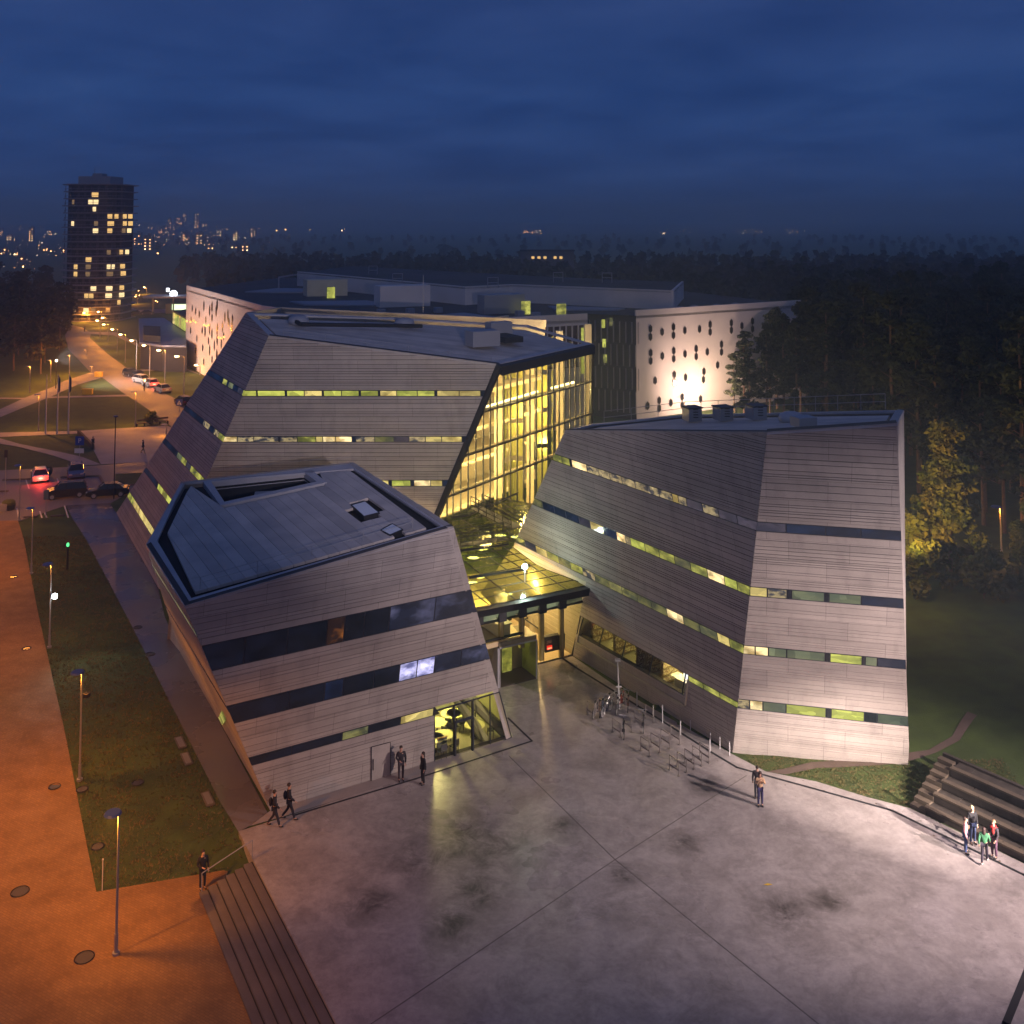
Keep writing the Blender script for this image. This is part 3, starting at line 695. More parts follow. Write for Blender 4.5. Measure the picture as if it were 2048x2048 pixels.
# back wall of the hall, follows the lean
bw0, bw1 = A5 + ninh * 9.5, A5 + ninh * 9.5 + hdir * 30; tw0, tw1 = A3 + ninh * 9, A4 + ninh * 9 + hdir * 2
mb = MB(); mb.prism([bw0 - hdir * 3, bw1, V3((bw1.x, bw1.y, 20)), V3((bw0.x, bw0.y, 20)) - hdir * 3], tuple(ninh * 0.3)); solid('hall_wall', mb, M['cream'], bA)
cpx = [(512, 'c'), (790, 'c'), (1045, 'c'), (1295, 'c')]
def col_at(px, dep, y0=700):
    p = AGp.hit(g8(px, y0)); return p
for x, k in cpx:
    p0 = AGp.hit(g8(x, 1500)); p1 = AGp.hit(g8(x, 300))
    r0 = ray(g8(x, 700)); base = AGp.hit(g8(x, 700)) + ninh * 1.0; t = base + r0 * 0
    # upright column standing behind the glass, its foot on the sight line
    D = 3.4 + AGp.hit(g8(x, 1500)).y; X = (g8(x, 0)[0] - XP) / FPX * D
    mb = MB(); mb.box((X, D, 9.6), (0.75, 0.75, 19.0)); solid('column', mb, M['cream'], bA)
for x0, x1 in ((600, 740), (850, 940), (560, 585), (975, 990)):
    D = 5.2 + AGp.hit(g8(x0, 1300)).y; X0 = (g8(x0, 0)[0] - XP) / FPX * D; X1 = (g8(x1, 0)[0] - XP) / FPX * D
    for i, (z1, z0) in enumerate(zip(zz[:-1], zz[1:])):
        mb = MB(); n_ = max(2, int((X1 - X0) / 0.5))
        for j in range(n_): mb.box((X0 + (j + .5) * (X1 - X0) / n_, D + (0.06 if j % 2 else -0.06), (z0 + z1) / 2), ((X1 - X0) / n_ * .96, 0.05, z1 - z0 - .5))
        solid('blind', mb, M['olive'], bA)
# stair flights on the left of the hall
for k in range(3):
    z0 = levels[3 - k] if k < 3 else 0; mb = MB(); z0 = [3.1, levels[2], levels[1]][k]
    base = A5 + ninh * 3.2 + hdir * (1.2 + 0.2 * k) + V3((0.0 + (z0 / 19.6) * (A3 - A5).x, (z0 / 19.6) * (A3 - A5).y, z0))
    for j in range(14): mb.box(base + hdir * (0.16 * j - 1.5) + V3((0, 0, 0.26 * j)), (1.4, 0.3, 0.06), math.atan2(ninh.y, ninh.x))
    solid('staircase', mb, M['dmetal'], bA)
    m2 = MB(); m2.prism([base + hdir * -1.6 + ninh * -.75, base + hdir * 0.7 + ninh * -.75 + V3((0, 0, 3.6)), base + hdir * 0.9 + ninh * -.75 + V3((0, 0, 4.4)), base + hdir * -1.7 + ninh * -.75 + V3((0, 0, 0.9))], ninh * 0.1); solid('stair_parapet', m2, M['white'], bA)
tubem = glow('tube_light', (1.0, 0.85, 0.5), 5.0)
a = AGp.hit(g8(400, 695)) + ninh * .5; c = AGp.hit(g8(900, 545)) + ninh * .5; mb = MB(); mb.tube(a, c, 0.10, n=5); solid('tube_lamp', mb, tubem, bA)
a = AGp.hit(g8(1020, 515)) + ninh * .5; c = AGp.hit(g8(1215, 465)) + ninh * .5; mb = MB(); mb.tube(a, c, 0.10, n=5); solid('tube_lamp', mb, tubem, bA)
a = AGp.hit(g8(570, 385)) + ninh * .5; c = AGp.hit(g8(1310, 190)) + ninh * .5; mb = MB(); mb.tube(a, c, 0.05, n=5); solid('tube_lamp', mb, tubem, bA)
YEL = (1.0, 0.70, 0.30)
for fr in (0.15, 0.6, 1.1, 1.6):
    for z in (17.4, 12.5, 8.5, 4.6):
        p = A5.lerp(A3, z / 19.6); p = V3((p.x, p.y, z)) + hdir * (1.5 + fr * 12) + ninh * 3.2
        lamp_light('hall_light', 'POINT', tuple(p), 270, YEL, 0.35, parent=bA)

# ---- front left building
G1 = U((541, 1621)); G4 = U((1022.7, 1476)); Ba = edge((369.4, 1211.5), G1.y, -0.4); BFp = Plane(G1, G4, Ba)
Be = BFp.hit((907, 1052.7)); G3 = U((361, 1305)); BLp = Plane(G1, Ba, G3); Bb = BLp.hit((292.4, 1089)); BRp = Plane(Ba, Be, Bb)
Bc = BRp.hit((362.8, 963.8)); Bd = BRp.hit((706, 924))
bB = thing('library_building', 'leaning clad building at front left with boarded roof and glazed cafe corner', 'building', tuple(G1), 'three leaning clad buildings round the entrance')
fb = Face(bB, BFp, [Ba, Be, G4, G1]); fbl = Face(bB, BLp, [Bb, Ba, G1, G3])
ra = (fb.z(b1(505, 1005)), fb.z(b1(460, 890))); rb = (fb.z(b1(620, 1240)), fb.z(b1(580, 1162))); rc = (fb.z(b1(700, 1432)), fb.z(b1(684, 1395)))
zc = fb.z(b1(1522, 1187)); ucaf = (fb.u(b1(1520, 1422)), fb.u(b1(1520, 1190)))
fb.cut(*ra); fb.cut(*rb); 
fb.cut(0.04, rc[0], ucaf, None, False); fb.cut(rc[0], rc[1], None, None); fb.cut(rc[0], rc[1], ucaf, None, False)
fb.cut(rc[1], zc, ucaf, None, False)
uc_m = ucaf[1]
fb.row(*ra, 440, [(655, 'd'), (850, 'd'), (1030, 'd'), (1110, 'o'), (1200, 'd'), (1315, 'd'), (1522, 's'), (1720, 's')], b1)
fb.row(*rb, 560, [(860, 'd'), (1020, 'd'), (1105, 'b'), (1245, 'd'), (1360, 'd'), (1440, 'wb'), (1520, 'wb'), (1640, 's'), (1790, 's')], b1)
fb.row(*rc, 660, [(870, 'd'), (1100, 'd'), (1220, 'gd'), (1365, 'd'), (1515, 'y')], b1, ur=(uc_m, uc_m))
# split band cut: the course holes above cover the whole strip, so the cafe glass takes the right end
fb.boards((0.24, 0.42), 0.022, 8, proud=.018)
fbl.cut(10.6, 11.0); fbl.windows(10.6, 11.0, [(-50, 50, 'gd')]); fbl.cut(6.2, 6.6); fbl.windows(6.2, 6.6, [(-50, 50, 'd')])
fbl.boards((0.24, 0.42), 0.022, 9, proud=.018)
lw = [fbl.pl.hit(z3(*t)) for t in ((878, 705), (890, 680), (905, 715), (893, 735))]
mb = MB(); mb.prism([p + BLp.n * .06 for p in lw], BLp.n * 0.04); solid('side_window', mb, P['g'], bB)
# remaining walls
Bcg = V3((-25.5, 76, 0)); Bdg = V3((-11, 76, 0)); Beg = V3((-1.2, 67.5, 0))
mb = MB(); mb.prism([Bc, Bb, G3, Bcg], (0.3, 0, 0)); solid('back_wall', mb, M['clad'], bB)
mb = MB(); mb.prism([Bd, Bc, Bcg, Bdg], (0, -0.3, 0)); solid('back_wall', mb, M['clad'], bB)
mb = MB(); mb.prism([Be, Bd, Bdg, Beg], (-0.3, -0.2, 0)); mb.prism([Be, Beg, G4], (-0.3, -0.2, 0)); solid('end_wall', mb, M['clad'], bB)
# roof with its well and skylights
nB = V3(BRp.n); nB = nB if nB.z > 0 else -nB
RB = lambda *t: BRp.hit(b1(*t))
mb = MB()
outer = [Ba, Be, Bd, Bc, Bb]; pin = [RB(415, 673), RB(1552, 346), RB(1152, 85), RB(378, 150), RB(260, 412)]
for i in range(5):
    j = (i + 1) % 5; mb.prism([outer[i], outer[j], pin[j], pin[i]], -nB * 0.14)
solid('parapet', mb, M['parapet'], bB)
wo_ = [RB(468, 143), RB(548, 252), RB(1030, 147), RB(965, 92)]; wi = [RB(505, 142), RB(565, 235), RB(985, 143), RB(925, 98)]
mb = MB(); base = [outer[0], outer[1], outer[2], wi[3], wi[2], wi[1], wi[0], wi[3], outer[2], outer[3], outer[4]]
def off_(ps, d_): return [(sum(outer, V3()) / 5 + (p - sum(outer, V3()) / 5) * (.965 if p in outer else 1)) + nB * d_ for p in ps]
for qd in ([outer[4], outer[0], wi[1], wi[0]], [outer[0], outer[1], wi[2], wi[1]], [outer[1], outer[2], wi[3], wi[2]], [outer[2], outer[3], outer[4], wi[0], wi[3]]):
    mb.prism(off_(qd, -0.4), -nB * 0.15)
solid('roof_slab', mb, M['gutter'], bB)
mb = MB()
for i in range(4):
    j = (i + 1) % 4; mb.prism([wo_[i], wo_[j], wi[j], wi[i]], -nB * 0.6)
solid('well_kerb', mb, M['parapet'], bB)
mb = MB()
for i in range(4):
    j = (i + 1) % 4; mb.prism([wi[i] - nB * .6, wi[j] - nB * .6, wi[j] - V3((0, 0, 3)), wi[i] - V3((0, 0, 3))], (0.02, 0.02, 0))
mb.prism([p - V3((0, 0, 3)) for p in wi], (0, 0, -.1)); solid('roof_well', mb, M['gutter'], bB)
def well_at(t, s_, dz): return wi[0].lerp(wi[3], t).lerp(wi[1].lerp(wi[2], t), s_) + V3((0, 0, dz))
for t, s_, sz, mt in ((0.18, 0.75, (1.6, 1.2, 1.0), 'metal'), (0.55, 0.5, (1.8, 1.5, 1.4), 'metal'), (0.72, 0.6, (0.9, 0.7, 1.2), 'dmetal')):
    p = well_at(t, s_, -3); mb = MB(); mb.box(p + V3((0, 0, sz[2] / 2 + .9)), sz, .2)
    for q in ((-.5, -.4), (.5, -.4), (.5, .4), (-.5, .4)): mb.tube(p + V3((q[0], q[1], 0)), p + V3((q[0], q[1], 1)), 0.05, n=4)
    solid('ventilation_unit', mb, M[mt], bB)
p = well_at(.15, .8, -1.4); mb = MB(); mb.tube(p, p + V3((1.2, -.5, .2)), .28, n=10); mb.tube(p + V3((.1, -.6, 0)), p + V3((1.2, -1.1, .2)), .2, n=10); solid('roof_duct', mb, M['steel_white'], bB)
inner = [RB(292, 404), RB(432, 640), RB(1498, 345), RB(1135, 90), RB(990, 100), RB(1060, 150), RB(538, 266), RB(438, 158), RB(408, 160)]
# the deck is laid in boards; holes for the skylights
sk = [([(1140, 250), (1200, 305), (1272, 287), (1205, 232)]), ([(1275, 365), (1318, 388), (1378, 362), (1330, 335)])]
al = (Be - Bd); al = (al - nB * al.dot(nB)).normalized(); pe = nB.cross(al)
qi = [((p - Ba).dot(al), (p - Ba).dot(pe)) for p in inner]
skq = []
for s_ in sk:
    cc_ = [RB(*t) for t in s_]; c0 = sum(cc_, V3()) / 4; big = [c0 + (p - c0) * 1.42 for p in cc_]
    skq.append([((p - Ba).dot(al), (p - Ba).dot(pe)) for p in big])
    mb = MB(); 
    for i in range(4):
        j = (i + 1) % 4; mb.prism([p + nB * 0.03 for p in (cc_[i], cc_[j], c0 + (cc_[j] - c0) * .9, c0 + (cc_[i] - c0) * .9)], -nB * .75)
    so_ = solid('skylight', mb, M['dmetal'], bB)
    m2 = MB(); m2.prism([c0 + (p - c0) * .9 + nB * .015 for p in cc_], -nB * .05); m2.v = [tuple(V3(q) - bB.location) for q in m2.v]
    m2.build('skylight_pane', pbr('skylight_glass', (0.75, 0.78, 0.82), 0.35), so_)
lo_ = min(a[1] for a in qi); hi_ = max(a[1] for a in qi)
def scan(poly, y0, y1):
    """cells of a concave polygon between y0,y1 as quads, by intersecting the two scanlines"""
    def xs(y):
        r = []
        for i in range(len(poly)):
            a, c = poly[i], poly[(i + 1) % len(poly)]
            if (a[1] <= y) != (c[1] <= y): r.append(a[0] + (c[0] - a[0]) * (y - a[1]) / (c[1] - a[1]))
        return sorted(r)
    a, c = xs(y0), xs(y1); n_ = min(len(a), len(c)) // 2 * 2
    if len(a) != len(c):
        a = c = xs((y0 + y1) / 2); n_ = len(a) // 2 * 2
    return [[(a[i], y0), (a[i + 1], y0), (c[i + 1], y1), (c[i], y1)] for i in range(0, n_, 2)]
y = lo_; 
while y < hi_ - 0.1:
    y2 = min(y + 0.62, hi_ - 1e-3)
    cells = scan(qi, y + 0.011, y2 - 0.011)
    for hq in skq:
        hx = scan(hq, y + 0.011, y2 - 0.011); new = []
        for c_ in cells:
            if hx:
                h_ = hx[0]; xa = min(h_[0][0], h_[3][0]); xb = max(h_[1][0], h_[2][0])
                if xa > c_[0][0] and xb < c_[1][0]:
                    new.append([c_[0], (h_[0][0], c_[0][1]), (h_[3][0], c_[2][1]), c_[3]]); new.append([(h_[1][0], c_[0][1]), c_[1], c_[2], (h_[2][0], c_[2][1])]); continue
            new.append(c_)
        cells = new
    for c_ in cells:
        # butt joints every few metres, staggered
        x0 = min(c_[0][0], c_[3][0]); x1 = max(c_[1][0], c_[2][0]); xc = x0
        if x1 - x0 < .2: continue
        joints = [x for x in [(-3 + (int((y - lo_) / 0.62) * 1.7) % 4.2) + k * 4.2 for k in range(12)] if x0 + .4 < x < x1 - .4]
        xs_ = [None] + joints + [None]
        for ja, jb in zip(xs_, xs_[1:]):
            pq = c_
            if ja is not None: pq = clip(pq, -1, 0, -(ja + .012))
            if jb is not None: pq = clip(pq, 1, 0, jb - .012)
            if area(pq) < .03: continue
            mb = MB(); mb.prism([Ba + al * a + pe * b_ + nB * (-0.05) for a, b_ in pq], -nB * 0.15); solid('roof_board', mb, M['roof'], bB)
    y = y2
# front roof railing, three thin cables
q = [RB(455, 630), RB(1420, 352)]; railing(bB, [q[0], q[1]], 0.55, 2.4, r=0.015)
q = [RB(380, 135), RB(960, 72), RB(1150, 60)]; railing(bB, q, 0.4, 2.6, r=0.013, rails=1)
# service door in the front wall
dd = [BFp.hit(b1(*t)) for t in ((1232, 1513), (1318, 1490), (1318, 1325), (1232, 1347))]
mb = MB()
for i in range(4): mb.tube(dd[i] + BFp.n * .06, dd[(i + 1) % 4] + BFp.n * .06, 0.02, n=4)
mb2 = MB(); mb2.prism([p + BFp.n * .052 for p in dd], BFp.n * 0.006); sdoor = solid('service_door', mb2, M['clad'], bB)
mb.tube(BFp.hit(b1(1240, 1400)) + BFp.n * .1, BFp.hit(b1(1240, 1450)) + BFp.n * .1, 0.02, n=4)
mb.v = [tuple(V3(q) - bB.location) for q in mb.v]; mb.build('door_frame', M['dmetal'], sdoor)

# cafe corner
ca = [BFp.at(ucaf[0], 0.04), G4 + V3((0, 0, .04)), BFp.hit(b1(1815, 1100)), BFp.at(ucaf[1], zc)]
room(bB, V3((ca[0].x, ca[0].y, .04)), V3((ca[1].x, ca[1].y, .04)), V3((G4.lerp(Be, 3.4 / Be.z).x - .15, G4.lerp(Be, 3.4 / Be.z).y, 3.4)), V3((ca[0].x, ca[0].y, 3.4)), 6.5, (M['ifloor'], pbr('cafe_wall', (0.42, 0.42, 0.24), 0.8)), 0.0)
mb = MB(); cxs = [1520, 1610, 1693, 1775]
def cl(t, top): return BFp.at(*( (fb.u(b1(t, 1420 - (t - 1520) * .31)), 0.04) if not top else (fb.u(b1(t, 1187 - (t - 1520) * .29)), zc)))
edges = [(BFp.hit(b1(1520, 1422)), BFp.at(ucaf[1], zc)), (BFp.hit(b1(1610, 1398)), BFp.hit(b1(1608, 1162))), (BFp.hit(b1(1695, 1374)), BFp.hit(b1(1693, 1137))), (BFp.hit(b1(1774, 1345)), BFp.hit(b1(1772, 1113))), (G4 + V3((0, 0, .05)), ca[2])]
for i, (a, c) in enumerate(edges):
    mb.tube(a, c, 0.07 if i in (1, 2) else 0.04, n=4)
for (a, c), (a2, c3) in zip(edges, edges[1:]): mb.tube(a, a2, .05, n=4); mb.tube(c, c3, .05, n=4)
cfm = solid('shopfront_frame', mb, M['frame'], bB)
for (a, c), (a2, c3) in zip(edges, edges[1:]):
    m2 = MB(); m2.prism([a, a2, c3, c], BFp.n * .015); solid('glass_pane', m2, M['glass'], bB)
# cafe door
dq = [BFp.hit(b1(*t)) for t in ((1612, 1396), (1692, 1374), (1692, 1212), (1612, 1236))]
mb = MB()
for i in range(4): mb.tube(dq[i] + BFp.n * .05, dq[(i + 1) % 4] + BFp.n * .05, .09, n=4)
solid('cafe_door', mb, M['frame'], bB)
mb = MB(); e0, e1 = edges[4]; mb.tube(V3((e0.x - .3, e0.y + .5, 0)), V3((e1.x - 2.2, e1.y + .2, zc)), 0.32, n=8)
mb.tube(V3((e0.x - 1.6, e0.y - .2, 0)), V3((e1.x - 3.0, e1.y + .3, zc + .3)), 0.28, n=8); solid('leaning_column', mb, pbr('pale_column', (0.42, 0.44, 0.30), .6), bB)
tabm = glow('table_glow', (1.0, 0.95, 0.45), 0.25); tabm2 = pbr('table_top', (0.85, 0.82, 0.5), .4)
chm = pbr('cafe_chair', (0.05, 0.05, 0.06), .5)
k_ = 0
for cx, cy, z in ((410, 965, .74), (300, 750, .74), (540, 590, .74), (640, 580, .74), (250, 1020, .74), (960, 790, .74)):
    p = U(cf(cx, cy), z + .02)
    t = thing('cafe_table', ['round pale table nearest the glass front of the cafe', 'round pale table at the left jamb of the cafe, second from the glass', 'round pale table far back on the left in the cafe', 'round pale table at the back of the cafe, touching the far-left one', 'round pale table half hidden by the left jamb, close to the glass front', 'round pale table behind the cafe door'][k_], 'table', (p.x, p.y, 0.05), 'round cafe tables')
    mb = MB(); mb.tube((0, 0, .70), (0, 0, .74), .62, n=20); mb.build('table_top', tabm2, t)
    mb = MB(); mb.tube((0, 0, 0), (0, 0, .70), .04, n=6); mb.tube((0, 0, 0), (0, 0, .03), .28, n=12); mb.build('leg', M['dmetal'], t)
    for a in range(2 if k_ else 3):
        ang = 1.3 + a * 2.1 + k_; r_ = 0.95
        c_ = thing('cafe_chair', 'dark cafe chair %s the %s' % (['right of', 'behind', 'in front of'][a], ['frontmost round table', 'round table at the left jamb', 'far-left back table', 'back table by the column', 'half-hidden front table', 'table behind the cafe door'][k_]), 'chair', (p.x + r_ * math.cos(ang), p.y + r_ * math.sin(ang), 0.05), 'dark chairs in the cafe', rz=ang)
        mb = MB(); mb.box((0, 0, .44), (.4, .4, .04)); mb.build('seat', chm, c_)
        mb = MB(); mb.box((.2, 0, .68), (.04, .4, .35)); mb.build('backrest', chm, c_)
        for sx in (-.17, .17):
            for sy in (-.17, .17): mb = MB(); mb.tube((sx, sy, 0), (sx, sy, .43), .018, n=4); mb.build('leg', chm, c_)
    k_ += 1
cl_ = thing('ceiling_lamp', 'warm ceiling lamp inside the glazed cafe corner', 'lamp', (-3.3, 63.3, 3.4))
mb = MB(); mb.tube((0, 0, 0), (0, 0, .1), .3, n=12); mb.build('lamp_shade', glow('cafe_lamp', (1, .9, .45), 3), cl_)
lamp_light('cafe_light', 'POINT', (-4.6, 62.6, 2.9), 150, (1.0, .86, .34), .25, parent=cl_)
lamp_light('cafe_light', 'POINT', (-2.6, 64.2, 2.8), 90, (1.0, .86, .34), .25, parent=cl_)
# chalkboard stand in the cafe window
p = U(cf(385, 1320)); sb = thing('menu_board', 'blue-grey A-board standing inside the cafe window', 'sign', (p.x, p.y + .15, .05), rz=.5)
mb = MB(); mb.box((0, 0, .45), (.6, .05, .75)); mb.build('board', pbr('board_face', (.16, .2, .28), .6), sb)
mb = MB(); mb.box((0, 0, .86), (.66, .07, .06)); mb.box((0, .2, .4), (.5, .04, .8)); mb.build('board_frame', pbr('board_wood', (.35, .16, .06), .6), sb)

# ================================================================== glazed entrance hall between the three buildings
GL = U(en(970, 1330)); FWp = Plane(P0, GL, MM)
ent = thing('entrance_pavilion', 'low glazed entrance hall lit yellow between the three leaning buildings', 'pavilion', tuple(GL))
E_ = lambda x, y: FWp.hit(en(x, y))
bmT = (E_(-300, 440), E_(1810, 10)); bmB = (E_(-300, 500), E_(1800, 60)); lnT = (E_(-300, 715), E_(1755, 265))
mb = MB(); dirb = (bmT[1] - bmT[0]).normalized()
mb.prism([bmT[0], bmT[1], E_(1800, 130), E_(-300, 545)], tuple(V3((-.35, .5, 0)) * -.9)); solid('roof_beam', mb, M['dmetal'], ent)
mb = MB(); mb.tube(E_(-300, 725), E_(1755, 270), .09, n=4)
for x, yt, yb in ((-20, 430, 640), (370, 370, 590), (710, 300, 520), (1045, 240, 445), (1380, 170, 370)): mb.box(((E_(x, yt) + E_(x, yb)) / 2), (.55, .3, .95), math.atan2(dirb.y, dirb.x))
solid('lintel', mb, M['dmetal'], ent)
xs = [20, 370, 710, 1045, 1370]
for x, yt, yb in ((370, 560, 890), (712, 490, 1060), (1045, 420, 1275), (1380, 350, 1220)):
    a = E_(x, yt); c = E_(x, yb); mb = MB(); mb.prism([a + dirb * -.16, a + dirb * .16, c + dirb * .16, c + dirb * -.16], (-.12, .25, 0)); solid('column', mb, pbr('yellow_column', (.5, .42, .22), .6), ent)
for i, (x0, x1) in enumerate(zip([-20, 370, 712, 1045, 1380], [370, 712, 1045, 1380, 1755])):
    f_ = lambda x, k: E_(x, k)
    yt0, yt1 = 640 - (x0 + 20) * .215, 640 - (x1 + 20) * .215
    # clerestory pane and big pane
    m2 = MB(); m2.prism([E_(x0 + 40, yt0 - 120), E_(x1 - 40, yt1 - 120), E_(x1 - 40, yt1 - 8), E_(x0 + 40, yt0 - 8)], FWp.n * .02); solid('clerestory_pane', m2, P['gg'] if i != 4 else P['gd'], ent)
    m2 = MB(); m2.tube(E_(x0 + 70, yt0 - 150), E_(x1 - 70, yt1 - 150), .05, n=4); solid('strip_lamp', m2, glow('strip_lamp', (1, .72, .3), 2.4), ent)
    bot = [(-20, 1500), (370, 1450), (712, 1380), (1045, 1290), (1380, 1225), (1755, 1150)]
    m2 = MB()
    pts = [E_(x0 + 15, yt0 + 12), E_(x1 - 10 if i < 4 else 1740, yt1 + 12), V3((0, 0, 0)), V3((0, 0, 0))]
    q0 = E_(x0 + 15, bot[i][1]); q1 = E_(x1 - 10, bot[i + 1][1]) if i < 4 else P0 + V3((-.05, 0, .05))
    m2.prism([pts[0], pts[1], q1, q0], FWp.n * .02); solid('glass_pane', m2, M['glass'], ent)
mb = MB(); mb.tube(E_(100, 950), E_(712, 800), .10, n=4); mb.tube(E_(960, 1335), P0, .08, n=4); mb.tube(P0, E_(1758, 260), .09, n=4); solid('frame_rail', mb, M['dmetal'], ent)
# hall floor, mezzanine, desks
fl_pts = [GL + V3((-6, -3.4, .02)), P0 + V3((0, 0, .02)), PQ + V3((0, 0, .02)), V3((0, 90, .02)), V3((-10, 88, .02)), V3((-9, 76, .02))]
mb = MB(); mb.prism(fl_pts, (0, 0, -.06)); solid('hall_floor', mb, pbr('hall_floor_stone', (.62, .50, .34), .3, (.55, .44, .30), .5), ent)
mz = [E_(60, 790) , E_(712, 680), U(en(700, 640), 3.0), U(en(560, 560), 3.0)]
zm = 3.0
a = FWp.at(FWp.uz(E_(60, 900))[0], zm); c = FWp.at(FWp.uz(E_(712, 800))[0], zm)
mb = MB(); mb.prism([a, c, c + V3((-3.5, 9, 0)), a + V3((-3.5, 9, 0))], (0, 0, -.35)); solid('mezzanine', mb, pbr('mezzanine_floor', (.66, .52, .32), .4), ent)
mb = MB(); p = (a + c) / 2 + V3((-.6, 1.6, .95)); mb.box(p, (1.0, 3.4, .08), .55); mb.box(p - V3((0, 0, .45)), (.8, 3.2, .8), .55); solid('counter', mb, M['white'], ent)
mb = MB(); p = c + V3((-1.1, .9, 0)); mb.tube(p, p + V3((0, 0, .5)), .22, .14, n=8)
for k in range(9): mb.tube(p + V3((0, 0, .5)), p + V3((.4 * math.cos(k * .7), .4 * math.sin(k * .7), .8 + .1 * (k % 3))), .05, .12, n=4)
solid('pot_plant', mb, M['leafg'], ent)
# stairwell kerb down in the hall
q = [U(en(*t), .5) for t in ((745, 660), (1010, 590), (1300, 750), (990, 830))]
mb = MB()
for i in range(4): mb.tube(q[i] + V3((0, 0, .4)), q[(i + 1) % 4] + V3((0, 0, .4)), .06, n=4); mb.tube(q[i] - V3((0, 0, .5)), q[i] + V3((0, 0, .4)), .04, n=4)
solid('stairwell_rail', mb, M['dmetal'], ent)
mb = MB(); p = U(en(950, 800), 0); mb.box(p + V3((0, .3, .8)), (.9, .6, 1.6), .4); solid('kiosk', mb, M['cream'], ent)
# porch with its door
pf = [U(en(*t)) for t in ((325, 1730), (950, 1570))]
pd = V3((-.48, .88, 0)); wdt = (pf[1] - pf[0]); ph = 2.55; dep = 2.0
def pbox(a, b_, c, d_, th): 
    mb = MB(); mb.prism([a, b_, c, d_], th); return mb
up = V3((0, 0, ph)); ud = V3((0, 0, 1))
dpt = V3((-wdt.y, wdt.x, 0)).normalized() * dep; uw = wdt.normalized()
solid('porch_roof', pbox(pf[0] + up, pf[1] + up, pf[1] + up + dpt, pf[0] + up + dpt, (0, 0, .35)), pbr('porch_panel', (.22, .19, .13), .5), ent)
solid('porch_wall', pbox(pf[0], pf[0] + dpt, pf[0] + dpt + up, pf[0] + up, tuple(uw * -.12)), M['parapet'], ent)
solid('porch_wall', pbox(pf[1], pf[1] + dpt, pf[1] + dpt + up, pf[1] + up, tuple(uw * .10)), pbr('porch_green', (.30, .33, .08), .6), ent)
solid('porch_wall', pbox(pf[0] + dpt, pf[1] + dpt, pf[1] + dpt + up, pf[0] + dpt + up, tuple(dpt.normalized() * .1)), pbr('porch_back', (.24, .20, .18), .5), ent)
solid('porch_floor', pbox(pf[0], pf[1], pf[1] + dpt, pf[0] + dpt, (0, 0, .03)), pbr('porch_mat', (.07, .05, .04), .8), ent)
mb = MB(); dp_ = pf[0] + wdt * .42 + dpt * .93; mb.prism([dp_, dp_ + uw * .75, dp_ + uw * .75 + up * .92, dp_ + up * .92], tuple(dpt.normalized() * -.05)); dr = solid('entrance_door', mb, P['g'], ent)
mb = MB(); mb.tube(pf[0] + V3((.02, 0, 0)), pf[0] + up, .05, n=4); mb.tube(pf[1], pf[1] + up, .05, n=4); mb.tube(pf[0] + up, pf[1] + up, .06, n=4); solid('porch_frame', mb, M['parapet'], ent)
pl_ = lamp_light('porch_light', 'POINT', tuple((pf[0] + pf[1]) / 2 + dpt * .6 + V3((0, 0, 2.3))), 3, (.95, .9, .35), .1, parent=ent)
# hanging dark box with the red number panel behind the glass
sg = thing('display_sign', 'dark box sign with a glowing red panel behind the entrance glass', 'sign', tuple(E_(1250, 980) + V3((-.1, .3, 0))))
w0, w1, w2, w3 = (E_(1095, 890), E_(1440, 830), E_(1440, 1075), E_(1110, 1150))
w0, w1, w2, w3 = [p + V3((-.05, .1, 0)) for p in (w0, w1, w2, w3)]
mb = MB(); mb.prism([w0, w1, w2, w3], (-.12, .35, 0)); solid('sign_case', mb, M['frame'], sg)
fc = lambda s_, t: w0.lerp(w1, s_).lerp(w3.lerp(w2, s_), t) + FWp.n * .03
mb = MB(); mb.prism([fc(.08, .55), fc(.34, .55), fc(.34, .80), fc(.08, .80)], FWp.n * .02); solid('red_panel', mb, glow('red_led', (1, .03, .015), 1.2), sg)
mb = MB(); mb.prism([fc(.11, .68), fc(.31, .68), fc(.31, .75), fc(.11, .75)], FWp.n * .04); solid('red_bar', mb, glow('red_bar', (1, .25, .15), 3.5), sg)
def text(s_, size, loc, rot, mat, parent, name='lettering', ext=0.01):
    cu = bpy.data.curves.new(name, 'FONT'); cu.body = s_; cu.size = size; cu.extrude = ext; cu.align_x = 'CENTER'; cu.align_y = 'CENTER'
    tmp = bpy.data.objects.new(name, cu); COL.objects.link(tmp); dg = bpy.context.evaluated_depsgraph_get(); me = bpy.data.meshes.new_from_object(tmp.evaluated_get(dg)); bpy.data.objects.remove(tmp)
    o = bpy.data.objects.new(name, me); COL.objects.link(o); me.materials.clear(); me.materials.append(mat); o.parent = parent
    o.location = V3(loc) - (parent.location if parent else V3()); o.rotation_euler = rot; return o
text('30', .42, fc(.20, .30), (R(90), 0, math.atan2(dirb.y, dirb.x)), glow('dim_digits', (.35, .16, .12), .5), sg)
# glass roof
zr = bmT[0].z - .05
gr = [bmT[0], bmT[1] - V3((.1, 0, 0)), MM + V3((-.1, .1, -.05)), KK + V3((-.1, 0, -.1)), V3((.0, 84.5, KK.z)), V3((-8.0, 86.0, KK.z)), V3((-9.0, 70.0, KK.z))]
zk = KK.z
def rp(x, y): return U(z5(x, y), zk)
rpl = Plane(bmT[0], bmT[1], KK)
RR = lambda x, y: rpl.hit(z5(x, y))
outer_r = [bmT[0], bmT[1], RR(850, 575), RR(650, 425), RR(700, 330), RR(880, 120), RR(560, 60), RR(90, 230)]
mb = MB(); n_r = V3(rpl.n); n_r = n_r if n_r.z > 0 else -n_r
barm = MB()
